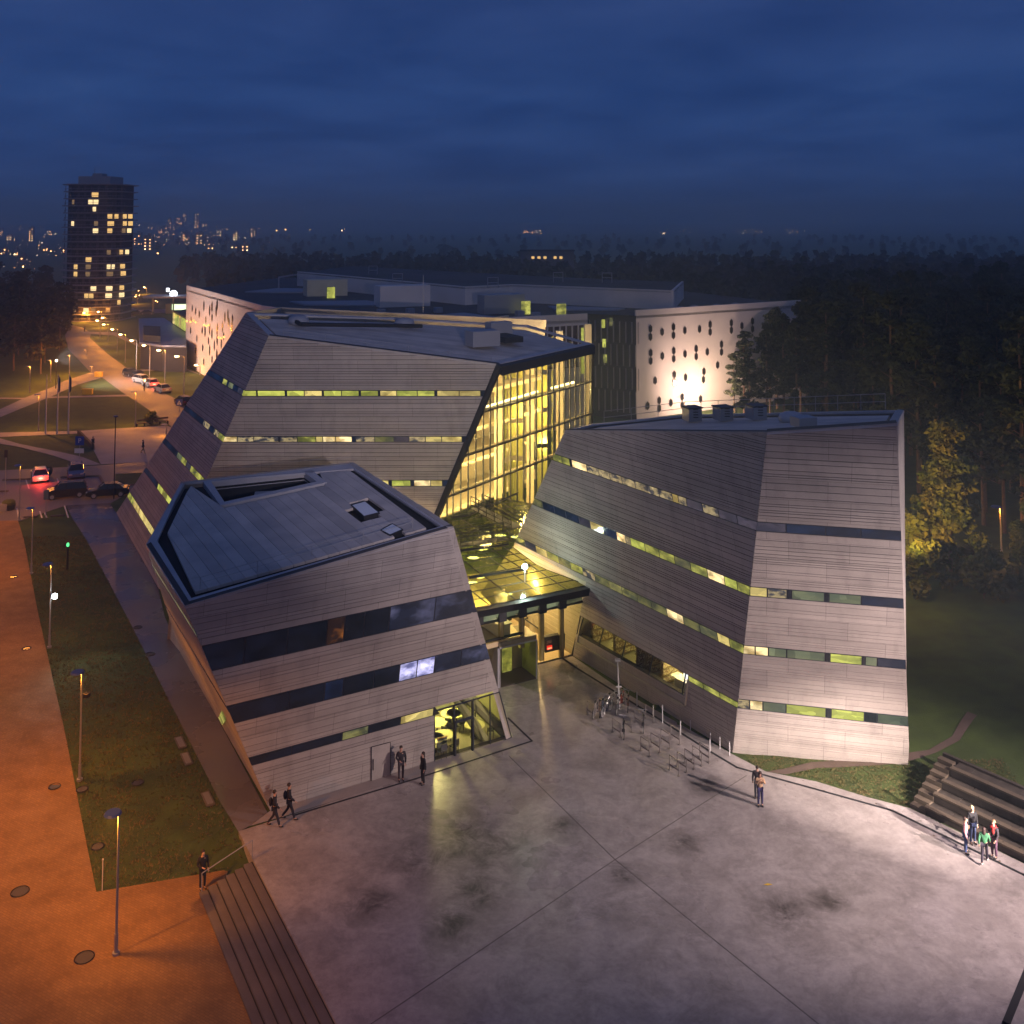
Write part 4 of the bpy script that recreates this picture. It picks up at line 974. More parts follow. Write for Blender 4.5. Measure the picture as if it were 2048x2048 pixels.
# panes between bars: bars along the beam direction and across
al = dirb; al = (al - n_r * al.dot(n_r)).normalized(); pe = n_r.cross(al)
qr = [((p - bmT[0]).dot(al), (p - bmT[0]).dot(pe)) for p in outer_r]
umin = min(q[0] for q in qr); umax = max(q[0] for q in qr); vmin = min(q[1] for q in qr); vmax = max(q[1] for q in qr)
su, sv = 2.0, 1.15
y = vmin
while y < vmax:
    cells = scan(qr, y + .03, min(y + sv, vmax) - .03)
    for c_ in cells:
        x = umin
        while x < umax:
            pq = clip(clip(c_, -1, 0, -(x + .03)), 1, 0, x + su - .03)
            if area(pq) > .08:
                m2 = MB(); m2.prism([bmT[0] + al * a + pe * b_ for a, b_ in pq], n_r * .02); solid('roof_pane', m2, M['rglass'], ent)
                for i in range(len(pq)): 
                    a, b_ = pq[i], pq[(i + 1) % len(pq)]; barm.tube(bmT[0] + al * a[0] + pe * a[1] + n_r * .02, bmT[0] + al * b_[0] + pe * b_[1] + n_r * .02, .03, n=3, cap=False)
            x += su
    y += sv
solid('glazing_bar', barm, M['dmetal'], ent)
mb = MB()
for a, c in (((330, 665), (740, 600)), ((270, 465), (620, 415)), ((200, 215), (330, 200)), ((330, 195), (690, 30))): mb.tube(RR(*a) + n_r * .1, RR(*c) + n_r * .1, .09, n=4)
for a, c in (((215, 280), (470, 480)), ((490, 450), (760, 620)), ((540, 100), (400, 200))): mb.tube(RR(*a) + n_r * .1, RR(*c) + n_r * .1, .05, n=4)
solid('roof_purlin', mb, M['dmetal'], ent)
def catwalk(a, c, w, lbl):
    t = thing('catwalk', lbl, 'walkway', tuple(a)); d_ = (c - a); n_ = max(3, int(d_.length / 1.0)); sd_ = V3((-d_.y, d_.x, 0)).normalized() * w
    mb = MB(); mb.prism([a, c, c + sd_, a + sd_], (0, 0, .06)); solid('deck', mb, M['dmetal'], t)
    for s_ in (V3(), sd_):
        mb = MB(); 
        for k in (.35, .7, 1.05): mb.tube(a + s_ + ud * k, c + s_ + ud * k, .038, n=4)
        for i in range(n_ + 1): q = a.lerp(c, i / n_) + s_; mb.tube(q, q + ud * 1.05, .035, n=4)
        for i in range(n_): mb.tube(a.lerp(c, i / n_) + s_ + ud * (.35 if i % 2 else 1.05), a.lerp(c, (i + 1) / n_) + s_ + ud * (1.05 if i % 2 else .35), .028, n=4)
        solid('handrail', mb, M['black'], t)
    return t
catwalk(RR(340, 190) + ud * .5, RR(640, 345) + ud * .5, 1.1, 'dark steel catwalk running away across the glass roof below the glass end')
catwalk(RR(260, 470) + ud * .4, RR(630, 415) + ud * .4, 1.0, 'dark steel catwalk across the glass roof, nearer the courtyard')
# white lamp standing on the glass roof
lp = RR(742, 690); wl = thing('floodlight', 'brilliant white lamp standing on the glass entrance roof', 'lamp', tuple(lp))
mb = MB(); mb.tube(lp, lp + ud * .95, .04, n=6); solid('pole', mb, M['metal'], wl)
mb = MB(); mb.ball(lp + ud * 1.1, .17, 10, 8); solid('lamp_head', mb, glow('white_lamp', (.75, 1.0, .88), 120, True), wl)
lamp_light('lamp_glow', 'POINT', tuple(lp + ud * 1.1 + V3((0, -.45, .1))), 35, (.8, 1.0, .85), .2, parent=wl)
for x, y, pw in ((420, 285, 120), (560, 190, 120), (360, 345, 90), (680, 200, 100), (400, 480, 130), (600, 600, 120), (350, 520, 90)):
    p = RR(x, y) - ud * 1.6; t = thing('hall_lamp', 'bright lamp under the glass entrance roof %s' % {420: 'beneath the long catwalk', 560: 'near the foot of the glass end', 360: 'beside the left wall', 680: 'far back by the right building', 400: 'in front of the short catwalk', 600: 'just left of the white roof lamp', 350: 'at far left before the short catwalk'}[x], 'lamp', tuple(p), 'lamps under the glass roof')
    mb = MB(); mb.ball((0, 0, 0), (.5, .2, .07), 8, 4); mb.build('lamp_shade', glow('hall_lamp_glow', (1, .85, .5), 9, True), t)
    mb = MB(); mb.tube((0, 0, 0), (0, 0, 1.5), .01, n=4); mb.build('cord', M['dmetal'], t)
    lamp_light('hall_light', 'POINT', tuple(p - ud * .3), pw * .3, (1, .70, .32), .25, parent=t)
lamp_light('hall_light', 'POINT', tuple((P0 + GL) / 2 + V3((-1.4, 3.0, 4.2))), 230, (1, .66, .30), .3, parent=ent)
lamp_light('hall_light', 'POINT', tuple(GL + V3((-3.2, 2.6, 4.6))), 170, (1, .68, .30), .3, parent=ent)
# little security light over the beam
# ================================================================== white faculty building behind
ZW = 16.0
W1 = U((373, 579), ZW); W2 = U((438, 597), ZW); W3 = U((522, 622), ZW); W4 = V3((-28, 150, ZW)); W5 = U((979, 649), ZW); W6 = U((1175, 639), ZW)
Wc = U((1272, 632), ZW); We = U((1608, 610), ZW)
fac = thing('faculty_building', 'long white faculty building with hexagonal windows behind the leaning buildings', 'building', (Wc.x, Wc.y, 0))
g0 = lambda p: V3((p.x, p.y, -1))
W7 = Wc + (Wc - We).normalized() * 0 + V3((-(We - Wc).y, (We - Wc).x, 0)).normalized() * 0
dk = V3((-(We - Wc).y, (We - Wc).x, 0)).normalized()      # direction of the dark finned wall, going back left
Wd = U((1127, 625.6), ZW)
back = [U((1349, 583), ZW), U((594, 560), ZW)]
foot = [W1, W2, W3, W4, W5, W6, Wd, Wc, We, We + V3((-18, 40, 0)), V3((0, 260, ZW)), V3((-60, 262, ZW))]
def wall(root, a, c, name, mat, th=.3, zb=None, zt=None):
    a = V3(a); c = V3(c); zb = -1 if zb is None else zb; zt = a.z if zt is None else zt
    n = V3((-(c - a).y, (c - a).x, 0)).normalized(); 
    if n.dot(a - V3((0, 0, a.z))) < 0: n = -n
    mb = MB(); mb.prism([(a.x, a.y, zb), (c.x, c.y, zb), (c.x, c.y, zt), (a.x, a.y, zt)], n * th); return solid(name, mb, mat, root), n
for a, c in ((W1, W2), (W2, W3), (W3, W4), (W4, W5), (Wc, We)): wall(fac, a, c, 'wall', M['white_wall'], .3, zt=ZW + .9)
_, nfin = wall(fac, W5, W6, 'wall', M['white_wall'], .3, zt=ZW + .9)
wall(fac, W6, Wd, 'wall', M['frame']); wall(fac, Wd, Wc, 'wall', M['frame'])
mb = MB(); mb.prism(foot, (0, 0, -.4)); solid('roof', mb, M['far_roof'], fac)
# fins on the dark wall and the near wing
def fins(root, a, c, n_out, step, depth, zb, zt, mat, w=.12, nm='fin', rows_=4):
    L_ = (c - a).length; k = int(L_ / step); d_ = (c - a).normalized(); hh_ = (zt - zb) / rows_
    for i in range(k + 1):
        for r_ in range(rows_):
            p = a + d_ * (i * L_ / k + (0.45 * step if r_ % 2 else 0)); z0_, z1_ = zb + r_ * hh_ + .15, zb + (r_ + 1) * hh_ - .15
            mb = MB(); mb.box((p.x + n_out.x * depth / 2, p.y + n_out.y * depth / 2, (z0_ + z1_) / 2), (w, depth, z1_ - z0_), math.atan2(n_out.y, n_out.x) + R(90)); solid(nm, mb, mat, root)
finm = pbr('grey_fin', (.34, .31, .32), .6)
nd = V3((-(Wd - Wc).y, (Wd - Wc).x, 0)).normalized(); nd = nd if nd.dot(Wc - V3((0, 0, ZW))) < 0 else -nd
fins(fac, Wd, Wc, nd, .95, .35, .8, ZW - .8, finm, .10, 'fin', 4)
nf = -nfin
q0, q1 = W5.lerp(W6, .25), W5.lerp(W6, .96)
mb = MB(); mb.prism([(q0.x, q0.y, 9), (q1.x, q1.y, 9), (q1.x, q1.y, 15.2), (q0.x, q0.y, 15.2)], nf * .05); solid('window_band', mb, pbr('wing_glass', (.05, .02, .03), .3), fac)
fins(fac, q0, q1, nf, 1.0, .3, 9, 15.4, M['white_wall'], .14, 'fin', 1)
q0 = W5.lerp(W6, .93); q1 = W5.lerp(W6, .985); mb = MB(); mb.prism([(q0.x, q0.y, 8), (q1.x, q1.y, 8), (q1.x, q1.y, 14.8), (q0.x, q0.y, 14.8)], nf * .12); solid('lit_window', mb, P['lg'], fac)
for px, k in ((r3(305, 440), 'lg'), (r3(308, 515), 'lg'), (r3(312, 575), 'g'), (r3(335, 432), 'gd')):
    pw = Plane(Wd, Wc, g0(Wc)); p = pw.hit(px); mb = MB(); mb.box((p.x + nd.x * .2, p.y + nd.y * .2, p.z), (.5, .2, 1.3), math.atan2(nd.y, nd.x) + R(90)); solid('lit_window', mb, P[k], fac)
# hexagonal windows
hp = Plane(Wc, We, g0(Wc)); hn = V3(hp.n); hd = (We - Wc).normalized()
hexm = pbr('hex_glass', (.02, .018, .022), .15); hexf = pbr('hex_reveal', (.10, .085, .085), .6)
HX = [(485, 460), (485, 491), (530, 472), (574, 453), (574, 485), (618, 466), (675, 461), (716, 443), (716, 472), (798, 437), (798, 465), (839, 448), (486, 553), (486, 584), (531, 565), (575, 545), (575, 576), (619, 557), (662, 537), (662, 567), (705, 549), (503, 660), (577, 637), (577, 667), (621, 648), (692, 625), (690, 656), (474, 758), (519, 737), (519, 767), (564, 746), (608, 724), (608, 755), (679, 731), (880, 430), (880, 460), (760, 520), (760, 550), (745, 600)]
def hexa(root, c, d_, n, w, h, nm='hexagonal_window'):
    pts = [c + d_ * a * w + V3((0, 0, b_ * h)) for a, b_ in ((0, 1), (1, .5), (1, -.5), (0, -1), (-1, -.5), (-1, .5))]
    mb = MB(); mb.prism([p + n * .03 for p in pts], n * .05); o = solid(nm, mb, hexf, root)
    m2 = MB(); m2.prism([c + (p - c) * .82 + n * .081 for p in pts], n * .01); m2.v = [tuple(V3(q) - root.location) for q in m2.v]; m2.build('pane', hexm, o)
for x, y in HX:
    hexa(fac, hp.hit(r3(x, y)), hd, hn, .36, .68)
# slit windows on the left wing
for A_w, B_w, lst in ((W1, W2, [(90, 262, 0), (105, 275, 0), (125, 240, 1), (133, 300, 0), (150, 260, 1), (160, 245, 1), (160, 290, 0), (178, 262, 1), (182, 235, 1), (184, 330, 0), (70, 300, 0), (68, 345, 0), (95, 380, 0), (118, 345, 0), (130, 350, 1), (145, 390, 0), (150, 340, 1), (160, 360, 1), (182, 385, 1), (182, 345, 1), (120, 420, 0), (150, 430, 1), (170, 410, 1), (90, 430, 0), (75, 250, 0), (160, 470, 0), (125, 480, 0), (180, 450, 1)]), (W2, W3, [(215, 290, 1), (228, 280, 1), (232, 310, 0), (245, 330, 1), (247, 295, 0), (205, 330, 1), (210, 370, 0), (200, 400, 1)])):
    pl2 = Plane(A_w, B_w, g0(A_w)); d2 = (B_w - A_w).normalized()
    for x, y, k in lst:
        hexa(fac, pl2.hit(c2(x, y)), d2, V3(pl2.n), .42, 1.15 if k else .8, 'slit_window')
# upper storey ribbon
ua, ub, uc, ue = U((594, 572), ZW), U((930, 611), ZW), U((1025, 605), ZW), U((1347, 621), ZW)
zt_ = 19.6
ups = [(ua, 545), (ub, 588), (uc, 573), (ue, 576.5)]
for a, c in ((ua, ub), (ub, uc), (uc, ue)): wall(fac, V3((a.x, a.y, 19.3)), V3((c.x, c.y, 19.3)), 'upper_wall', M['white_wall'], .4, 16.05, 19.3)
u_b = [V3((ue.x + 6, ue.y + 25, 19.3)), V3((uc.x + 5, uc.y + 30, 19.3)), V3((ua.x + 8, ua.y + 30, 19.3))]
mb = MB(); mb.prism([V3((p.x, p.y, 19.1)) for p in (ua, ub, uc, ue)] + [V3((p.x, p.y, 19.1)) for p in u_b], (0, 0, -.2)); solid('upper_roof', mb, M['far_roof'], fac)
wall(fac, V3((ue.x, ue.y, 19.3)), V3((u_b[0].x, u_b[0].y, 19.3)), 'upper_wall', M['white_wall'], .4, 16.05, 19.3)
FR_ = lambda x, y: U(c2(x, y), ZW + .03)
for q in ([(300, 183), (440, 168), (585, 170), (570, 185), (420, 186)], [(490, 225), (820, 222), (935, 235), (920, 243), (560, 240)], [(1070, 290), (1240, 275), (1430, 300), (1300, 303)], [(1600, 245), (1932, 255), (1900, 262), (1640, 262)]):
    mb = MB(); mb.prism([FR_(*t) for t in q], (0, 0, .25)); solid('roof_upstand', mb, M['roof_light'], fac)
for (x, y), sz, mt in (((645, 195), (8, 4, 3.2), 'cream'), ((975, 240), (9, 4, 3.6), 'white_wall'), ((1400, 270), (7, 3, 3.0), 'metal'), ((1130, 268), (1.2, 1.2, .8), 'roof_light'), ((1010, 272), (1.2, 1.2, .8), 'roof_light'), ((885, 275), (1.2, 1.2, .8), 'roof_light'), ((1548, 290), (1.2, 1.2, .8), 'roof_light'), ((1480, 283), (1.2, 1.2, .8), 'roof_light')):
    p = FR_(x, y); mb = MB(); mb.box(p + V3((0, 0, sz[2] / 2)), sz, .4); solid('roof_hut' if sz[0] > 2 else 'skylight_dome', mb, M[mt], fac)
for x, y, k in ((680, 180, 'lg'), (1505, 243, 'g'), (1655, 255, 'g')):
    p = U(c2(x, y), 17.0); mb = MB(); mb.box(p + V3((0, -2.6, 0)), (1.5, .2, 2.2), .3); solid('lit_window', mb, P[k], fac)
for x, y in ((850, 97), (955, 135), (1365, 155), (1645, 130), (1855, 132)):
    p = U(c2(x, y + 8), 19.3); mb = MB()
    for a in (-.9, .9): mb.tube(p + V3((a, 0, 0)), p + V3((a, 0, 1.8)), .07, n=4)
    mb.tube(p + V3((-.9, 0, 1.8)), p + V3((.9, 0, 1.8)), .07, n=4); mb.tube(p + V3((-.9, 0, .9)), p + V3((.9, 0, .9)), .07, n=4); solid('ladder_frame', mb, M['metal'], fac)
p = FR_(445, 165); mb = MB(); mb.tube(p, p + ud * 2.4, .2, n=5); mb.tube(p + ud * 2.4, FR_(530, 150) + ud * 2.4, .2, n=5); solid('roof_pipe', mb, M['roof_light'], fac)
for x, y in ((655, 383), (742, 379), (815, 374), (600, 388)):
    p = U(r3(x, y), ZW); mb = MB(); mb.ball(p + ud * .2, (.9, .9, .5)); solid('skylight_dome', mb, M['roof_light'], fac, smooth=True)
# floodlights on the hexagon wall
p = hp.hit(r3(608, 716)) + hn * 1.0; t = thing('floodlight', 'glaring floodlight low on the white wall with hexagonal windows', 'lamp', tuple(p))
mb = MB(); mb.ball((0, 0, 0), .3); mb.build('lamp_head', glow('flood_glow', (1, .9, .75), 12, True), t); mb = MB(); mb.tube((0, 0, 0), tuple(-hn * 1.0), .05); mb.build('arm', M['dmetal'], t)
lamp_light('flood', 'POINT', tuple(p + V3((.5, -.2, .3)) + hn * 1.0), 60, (1.0, .68, .42), .3, parent=t)
p = hp.hit(r3(665, 690)) + hn * 2.4; 
lamp_light('flood', 'POINT', tuple(p + hn * 3), 480, (1.0, .66, .44), .4, parent=t)
t = thing('floodlight_mast', 'floodlight mast lighting the white building from behind the right building', 'lamp', (27.0, 149, 0))
mb = MB(); mb.tube((0, 0, 0), (0, 0, 1.6), .12, .07); mb.build('pole', M['dmetal'], t); mb = MB(); mb.box((0, 0, 1.7), (.8, .3, .4)); mb.build('lamp_head', glow('mast_glow', (1, .8, .6), 4), t)
lamp_light('flood', 'SPOT', (27.4, 150.2, 2.2), 1100, (1.0, .66, .54), .3, aim=(38, 172, 9), cone=125, blend=.8, parent=t)
t = thing('street_lamp', 'lamp standing on the grass before the left wall of the white building', 'lamp', (-84, 186, 0))
mb = MB(); mb.tube((0, 0, 0), (0, 0, 5), .1, .06); mb.build('pole', M['dmetal'], t); mb = MB(); mb.ball((0, 0, 5.1), .25); mb.build('lamp_head', glow('wash_lamp', (1, .75, .5), 6), t)
lamp_light('flood', 'SPOT', (-84, 186, 5.2), 8500, (1, .80, .72), .3, aim=(-60, 200, 8), cone=120, blend=.8, parent=t)
for pts in ([(60, 305), (75, 308), (88, 303), (97, 310)], [(133, 322), (143, 325), (153, 322)], [(196, 375), (208, 378), (220, 373)]):
    g_ = thing('light_chain', 'short chain of small orange lights %s' % {60: 'at the far left of the white wall', 133: 'in the middle of the white left wall', 196: 'beside the corner of the big leaning building'}[pts[0][0]], 'lights', (0, 0, 0), 'light chains on the white wall')
    pl2 = Plane(W1, W2, g0(W1)) if pts[0][0] < 190 else Plane(W2, W3, g0(W2))
    mb = MB(); q = [pl2.hit(c2(*t_)) + V3(pl2.n) * .4 for t_ in pts]; g_.location = q[0]
    for p in q: mb.ball(p, .22, 6, 4)
    solid('bulb', mb, glow('orange_bulb', (1, .45, .12), 3), g_); m2 = MB(); m2.path(q, .03, 4); solid('cable', m2, M['dmetal'], g_)

# ================================================================== apartment tower
TX, TY = U((200, 636)).x, 318.0
tow = thing('apartment_tower', 'dark round-fronted apartment tower with scattered lit windows at the left', 'building', (TX, TY, 0))
tw = 9.7; prof = [(-tw, -4), (-tw + 1.5, -8.2), (-5, -10.6), (2, -11.4), (7.5, -10), (tw, -6.2), (tw, 4), (6, 10), (-6, 10), (-tw, 6)]
NF = 19; FH = 42.0 / NF
tm = pbr('tower_wall', (.055, .05, .06), .7, (.085, .07, .07), .3); tsl = pbr('tower_slab', (.30, .29, .32), .6)
mb = MB(); mb.prism([(a * .9, b_ * .9, 0) for a, b_ in prof], (0, 0, 42)); mb.build('wall', tm, tow)
for i in range(NF + 1):
    mb = MB(); k = 1.03 + (.03 if i % 3 == 1 else 0); mb.prism([(a * k, b_ * k, i * FH - .12) for a, b_ in prof], (0, 0, .22)); o = mb.build('balcony_slab', tsl, tow)
    if i < NF:
        m2 = MB()
        for (a, c) in zip(prof[:6], prof[1:6]):
            a = V3((a[0], a[1], i * FH + .9)); c = V3((c[0], c[1], i * FH + .9)); m2.tube(a, c, .05, n=3); 
            for q in range(5): p = a.lerp(c, q / 4); m2.tube(p, p - ud * .8, .03, n=3, cap=False)
        m2.build('balcony_rail', tsl, tow)
mb = MB(); mb.prism([(-5, -6, 42), (5, -6, 42), (5.5, 3, 42), (-5, 3, 42)], (0, 0, 2.6)); mb.prism([(-1.5, -4, 44.6), (1.5, -4, 44.6), (1.5, 0, 44.6), (-1.5, 0, 44.6)], (0, 0, 1.0)); mb.tube((-1.2, -3, 45), (-1.2, -3, 47.5), .08); mb.build('plant_room', tsl, tow)
litw = glow('home_light', (1.0, .60, .20), 1.1); litw2 = glow('home_light_pale', (1.0, .74, .36), 1.5); dimw = glow('home_light_dim', (.5, .30, .13), .5); drk = pbr('dark_window', (.012, .014, .022), .1)
TW = [(535, 258, 40, 1), (525, 298, 60, 2), (533, 340, 20, 2), (410, 298, 14, 3), (655, 375, 115, 1), (617, 415, 40, 1), (685, 412, 60, 1), (410, 417, 18, 2), (543, 410, 24, 3), (541, 452, 32, 2), (613, 452, 30, 1), (680, 455, 55, 3), (610, 560, 24, 3), (672, 562, 50, 1), (506, 598, 38, 1), (433, 640, 24, 2), (505, 636, 34, 3), (622, 638, 44, 2), (665, 640, 36, 1), (433, 674, 24, 1), (503, 672, 30, 3), (618, 678, 40, 3), (668, 678, 40, 1), (537, 747, 34, 2), (616, 748, 40, 2), (664, 748, 34, 1), (512, 783, 56, 1), (614, 788, 40, 2), (664, 787, 40, 2), (655, 822, 24, 1), (612, 862, 26, 3), (428, 893, 26, 3), (498, 893, 34, 2), (538, 896, 26, 3), (405, 855, 12, 3)]
lit_cells = set()
def on_prof(xl):   # y of the facade at local x
    for a, c in zip(prof[:6], prof[1:6]):
        if a[0] <= xl <= c[0]:
            t = (xl - a[0]) / max(1e-3, c[0] - a[0]); return (a[1] + (c[1] - a[1]) * t) * .9, math.atan2(c[1] - a[1], c[0] - a[0])
    return -6 * .9, 0
wsh = {}
for x, y, w_, k in TW:
    p = c1(x, y); X = (p[0] - XP) / FPX * (TY - 9) - TX; Z = CAM_H - (p[1] - 440) / FPX * (TY - 9); ww = w_ / 2.76 / FPX * (TY - 9)
    fi = round((Z - FH / 2) / FH); Z = fi * FH + FH / 2; yy, an = on_prof(X); lit_cells.add((fi, round(X / 2)))
    m_ = (litw, litw2, dimw)[k - 1]
    for j in range(max(1, round(ww / 1.5))):
        nn = max(1, round(ww / 1.5)); xx = X + (j - (nn - 1) / 2) * ww / nn; yy, an = on_prof(xx)
        mb = MB(); mb.box((xx, yy - .12, Z + .05), (ww / nn * .84, .1, FH * .62), an); mb.build('window', m_ if random.random() < .85 else (litw, litw2)[j % 2], tow)
for fi in range(NF):
    for j in range(-4, 5):
        if (fi, j) in lit_cells or (fi, j - 1) in lit_cells: continue
        yy, an = on_prof(j * 2.1); mb = MB(); mb.box((j * 2.1, yy - .1, fi * FH + FH / 2), (1.3, .08, FH * .6), an); mb.build('window', drk, tow)

# ================================================================== ground
def smooth(t): t = max(0.0, min(1.0, t)); return t * t * (3 - 2 * t)
PE0, PE1 = U((477, 1664)), U((673, 2048))             # edge of the square towards the steps
GE = [U(v(1383 - 60, 1425 - 45)), U((1466, 1510)), U((1532, 1543)), U((1633, 1563)), U((1734, 1594)), U((1819, 1616)), U((2048, 1727)), U((2400, 1900))]
def side_dist(X, Y, pts):
    best = 1e9; sg = 1
    for a, b_ in zip(pts, pts[1:]):
        dx_, dy_ = b_.x - a.x, b_.y - a.y; L2 = dx_ * dx_ + dy_ * dy_; t = max(0, min(1, ((X - a.x) * dx_ + (Y - a.y) * dy_) / L2))
        ex, ey = X - a.x - t * dx_, Y - a.y - t * dy_; d_ = math.hypot(ex, ey)
        if d_ < best: best = d_; sg = 1 if (dx_ * ey - dy_ * ex) > 0 else -1
    return best * sg
pe_d = (PE0 - PE1).normalized()
LOW = 0.85
def hf(X, Y):
    z = 0.0
    # left: paving and lawn lie lower at the foot of the steps
    if X < 0 and Y < 80:
        q = V3((X, Y, 0)) - PE0; d_ = pe_d.x * q.y - pe_d.y * q.x      # >0 left of the edge
        w__ = smooth((Y - 49.0) / 6.0); z -= LOW * smooth((d_ + 1.2 - 1.4 * w__) / (1.0 + 2.0 * w__)) * (1 - smooth((Y - 52.0) / 15.0))
    if X > 8:
        d_ = side_dist(X, Y, GE)
        if d_ > 0: z += 1.9 * smooth(d_ / 9.0) * (1 - smooth((Y - 75) / 30.0))
    return z
def UH(p):
    q = U(p)
    for _ in range(8): q = U(p, hf(q.x, q.y))
    return q
def sheet(name, pts, mat, dz, cut=None, kind='structure', label=None):
    """flat paved polygon laid on the ground; cut = grid step where the ground slopes"""
    bm = bmesh.new(); tri = tessellate_polygon([[V3((p.x, p.y, 0)) for p in pts]]); vs = [bm.verts.new((p.x, p.y, 0)) for p in pts]
    for t in tri:
        try: bm.faces.new([vs[i] for i in t])
        except ValueError: pass
    if cut:
        xs_ = [p.x for p in pts]; ys = [p.y for p in pts]
        y = math.floor(min(ys)) + cut
        while y < min(max(ys), 100):
            bmesh.ops.bisect_plane(bm, geom=bm.verts[:] + bm.edges[:] + bm.faces[:], plane_co=(0, y, 0), plane_no=(0, 1, 0)); y += cut
        x = math.floor(min(xs_)) + cut
        while x < max(xs_):
            bmesh.ops.bisect_plane(bm, geom=bm.verts[:] + bm.edges[:] + bm.faces[:], plane_co=(x, 0, 0), plane_no=(1, 0, 0)); x += cut
    for q in bm.verts: q.co.z = hf(q.co.x, q.co.y) + dz
    bmesh.ops.recalc_face_normals(bm, faces=bm.faces)
    for f in bm.faces:
        if f.normal.z < 0: f.normal_flip()
    me = bpy.data.meshes.new(name); bm.to_mesh(me); bm.free(); me.materials.append(mat)
    o = bpy.data.objects.new(name, me); COL.objects.link(o); o['kind'] = kind
    if label: o['label'] = label
    return o
grass = pbr('lawn_grass', (0.062, 0.100, 0.020), 0.95, (0.034, 0.056, 0.013), 0.55, bump=1.0, detail=12, bscale=16, lo=0.3, hi=0.7)
# near ground: 1 m grid, far ground: one big sheet with a hole
bm = bmesh.new(); X0, X1, Y0, Y1 = -70, 90, 24, 124; grid = {}
for i in range(X0, X1 + 1):
    for j in range(Y0, Y1 + 1): grid[i, j] = bm.verts.new((i, j, hf(i, j) - 0.03 - (0.0)))
for i in range(X0, X1):
    for j in range(Y0, Y1): bm.faces.new((grid[i, j], grid[i + 1, j], grid[i + 1, j + 1], grid[i, j + 1]))
far = 14000
oc = [bm.verts.new(p) for p in ((-far, -400, -.03), (far, -400, -.03), (far, far, -.03), (-far, far, -.03))]
ic = [grid[X0, Y0], grid[X1, Y0], grid[X1, Y1], grid[X0, Y1]]
sides = [[grid[i, Y0] for i in range(X0, X1 + 1)], [grid[X1, j] for j in range(Y0, Y1 + 1)], [grid[i, Y1] for i in range(X1, X0 - 1, -1)], [grid[X0, j] for j in range(Y1, Y0 - 1, -1)]]
for k in range(4): bm.faces.new([oc[k], oc[(k + 1) % 4]] + sides[k][::-1])
bmesh.ops.triangulate(bm, faces=[f for f in bm.faces if len(f.verts) > 4]); bmesh.ops.recalc_face_normals(bm, faces=bm.faces)
me = bpy.data.meshes.new('ground'); bm.to_mesh(me); bm.free(); me.materials.append(grass)
if sum(p.normal.z for p in me.polygons) < 0: me.flip_normals()
gr_o = bpy.data.objects.new('ground', me); COL.objects.link(gr_o); structure(gr_o)

brick = pbr('orange_block_paving', (0.32, 0.175, 0.06), 0.7, (0.25, 0.135, 0.048), 0.8, detail=9, rough2=.85)
def add_bricks(m, bw=0.22, bh=0.11, mort=0.012, k=0.75, rot=0.5):
    t = m.node_tree; n = t.nodes; l = t.links; b = n['Principled BSDF']; c = n.new('ShaderNodeTexCoord'); mp = n.new('ShaderNodeMapping'); mp.inputs['Rotation'].default_value = (0, 0, rot); l.new(c.outputs['Object'], mp.inputs[0])
    br = n.new('ShaderNodeTexBrick'); br.inputs['Scale'].default_value = 1; br.inputs['Brick Width'].default_value = bw; br.inputs['Row Height'].default_value = bh; br.inputs['Mortar Size'].default_value = mort
    br.inputs['Color1'].default_value = (1, 1, 1, 1); br.inputs['Color2'].default_value = (.78, .78, .78, 1); br.inputs['Mortar'].default_value = (k * .7, k * .7, k * .7, 1); l.new(mp.outputs[0], br.inputs['Vector'])
    src = b.inputs['Base Color'].links[0].from_socket; x = n.new('ShaderNodeMix'); x.data_type = 'RGBA'; x.blend_type = 'MULTIPLY'; x.inputs[0].default_value = 1
    l.new(src, x.inputs[6]); l.new(br.outputs[0], x.inputs[7]); l.new(x.outputs[2], b.inputs['Base Color'])
add_bricks(brick, 0.24, 0.12, 0.012, .95)
# the concrete square: big stains, damp patches
sq = bpy.data.materials.new('stained_concrete'); sq.use_nodes = True; t_ = sq.node_tree; n_ = t_.nodes; l_ = t_.links; b_s = n_['Principled BSDF']
c_ = n_.new('ShaderNodeTexCoord')
def noise_(sc, det, lo, hi, rough=.55, dist=0.0, off_=(0, 0, 0)):
    mp = n_.new('ShaderNodeMapping'); mp.inputs['Location'].default_value = off_; l_.new(c_.outputs['Object'], mp.inputs[0])
    q = n_.new('ShaderNodeTexNoise'); q.inputs['Scale'].default_value = sc; q.inputs['Detail'].default_value = det; q.inputs['Roughness'].default_value = rough; q.inputs['Distortion'].default_value = dist
    l_.new(mp.outputs[0], q.inputs['Vector']); r_ = n_.new('ShaderNodeMapRange'); r_.inputs[1].default_value = lo; r_.inputs[2].default_value = hi; l_.new(q.outputs['Fac'], r_.inputs[0]); return r_.outputs[0]
def mixc(f, a, b_, mode='MIX'):
    x = n_.new('ShaderNodeMix'); x.data_type = 'RGBA'; x.blend_type = mode
    if f is None: x.inputs[0].default_value = 1
    else: l_.new(f, x.inputs[0])
    for i, q in ((6, a), (7, b_)):
        if isinstance(q, tuple): x.inputs[i].default_value = (*q, 1)
        else: l_.new(q, x.inputs[i])
    return x.outputs[2]
big = noise_(0.45, 12, .42, .60, .72, .5); fine = noise_(3.5, 10, .3, .7, .7); dark_ = noise_(0.36, 12, .50, .70, .78, .8, (13, 5, 0)); wet_ = noise_(0.10, 5, .42, .60, .6, .2, (3, 9, 0))
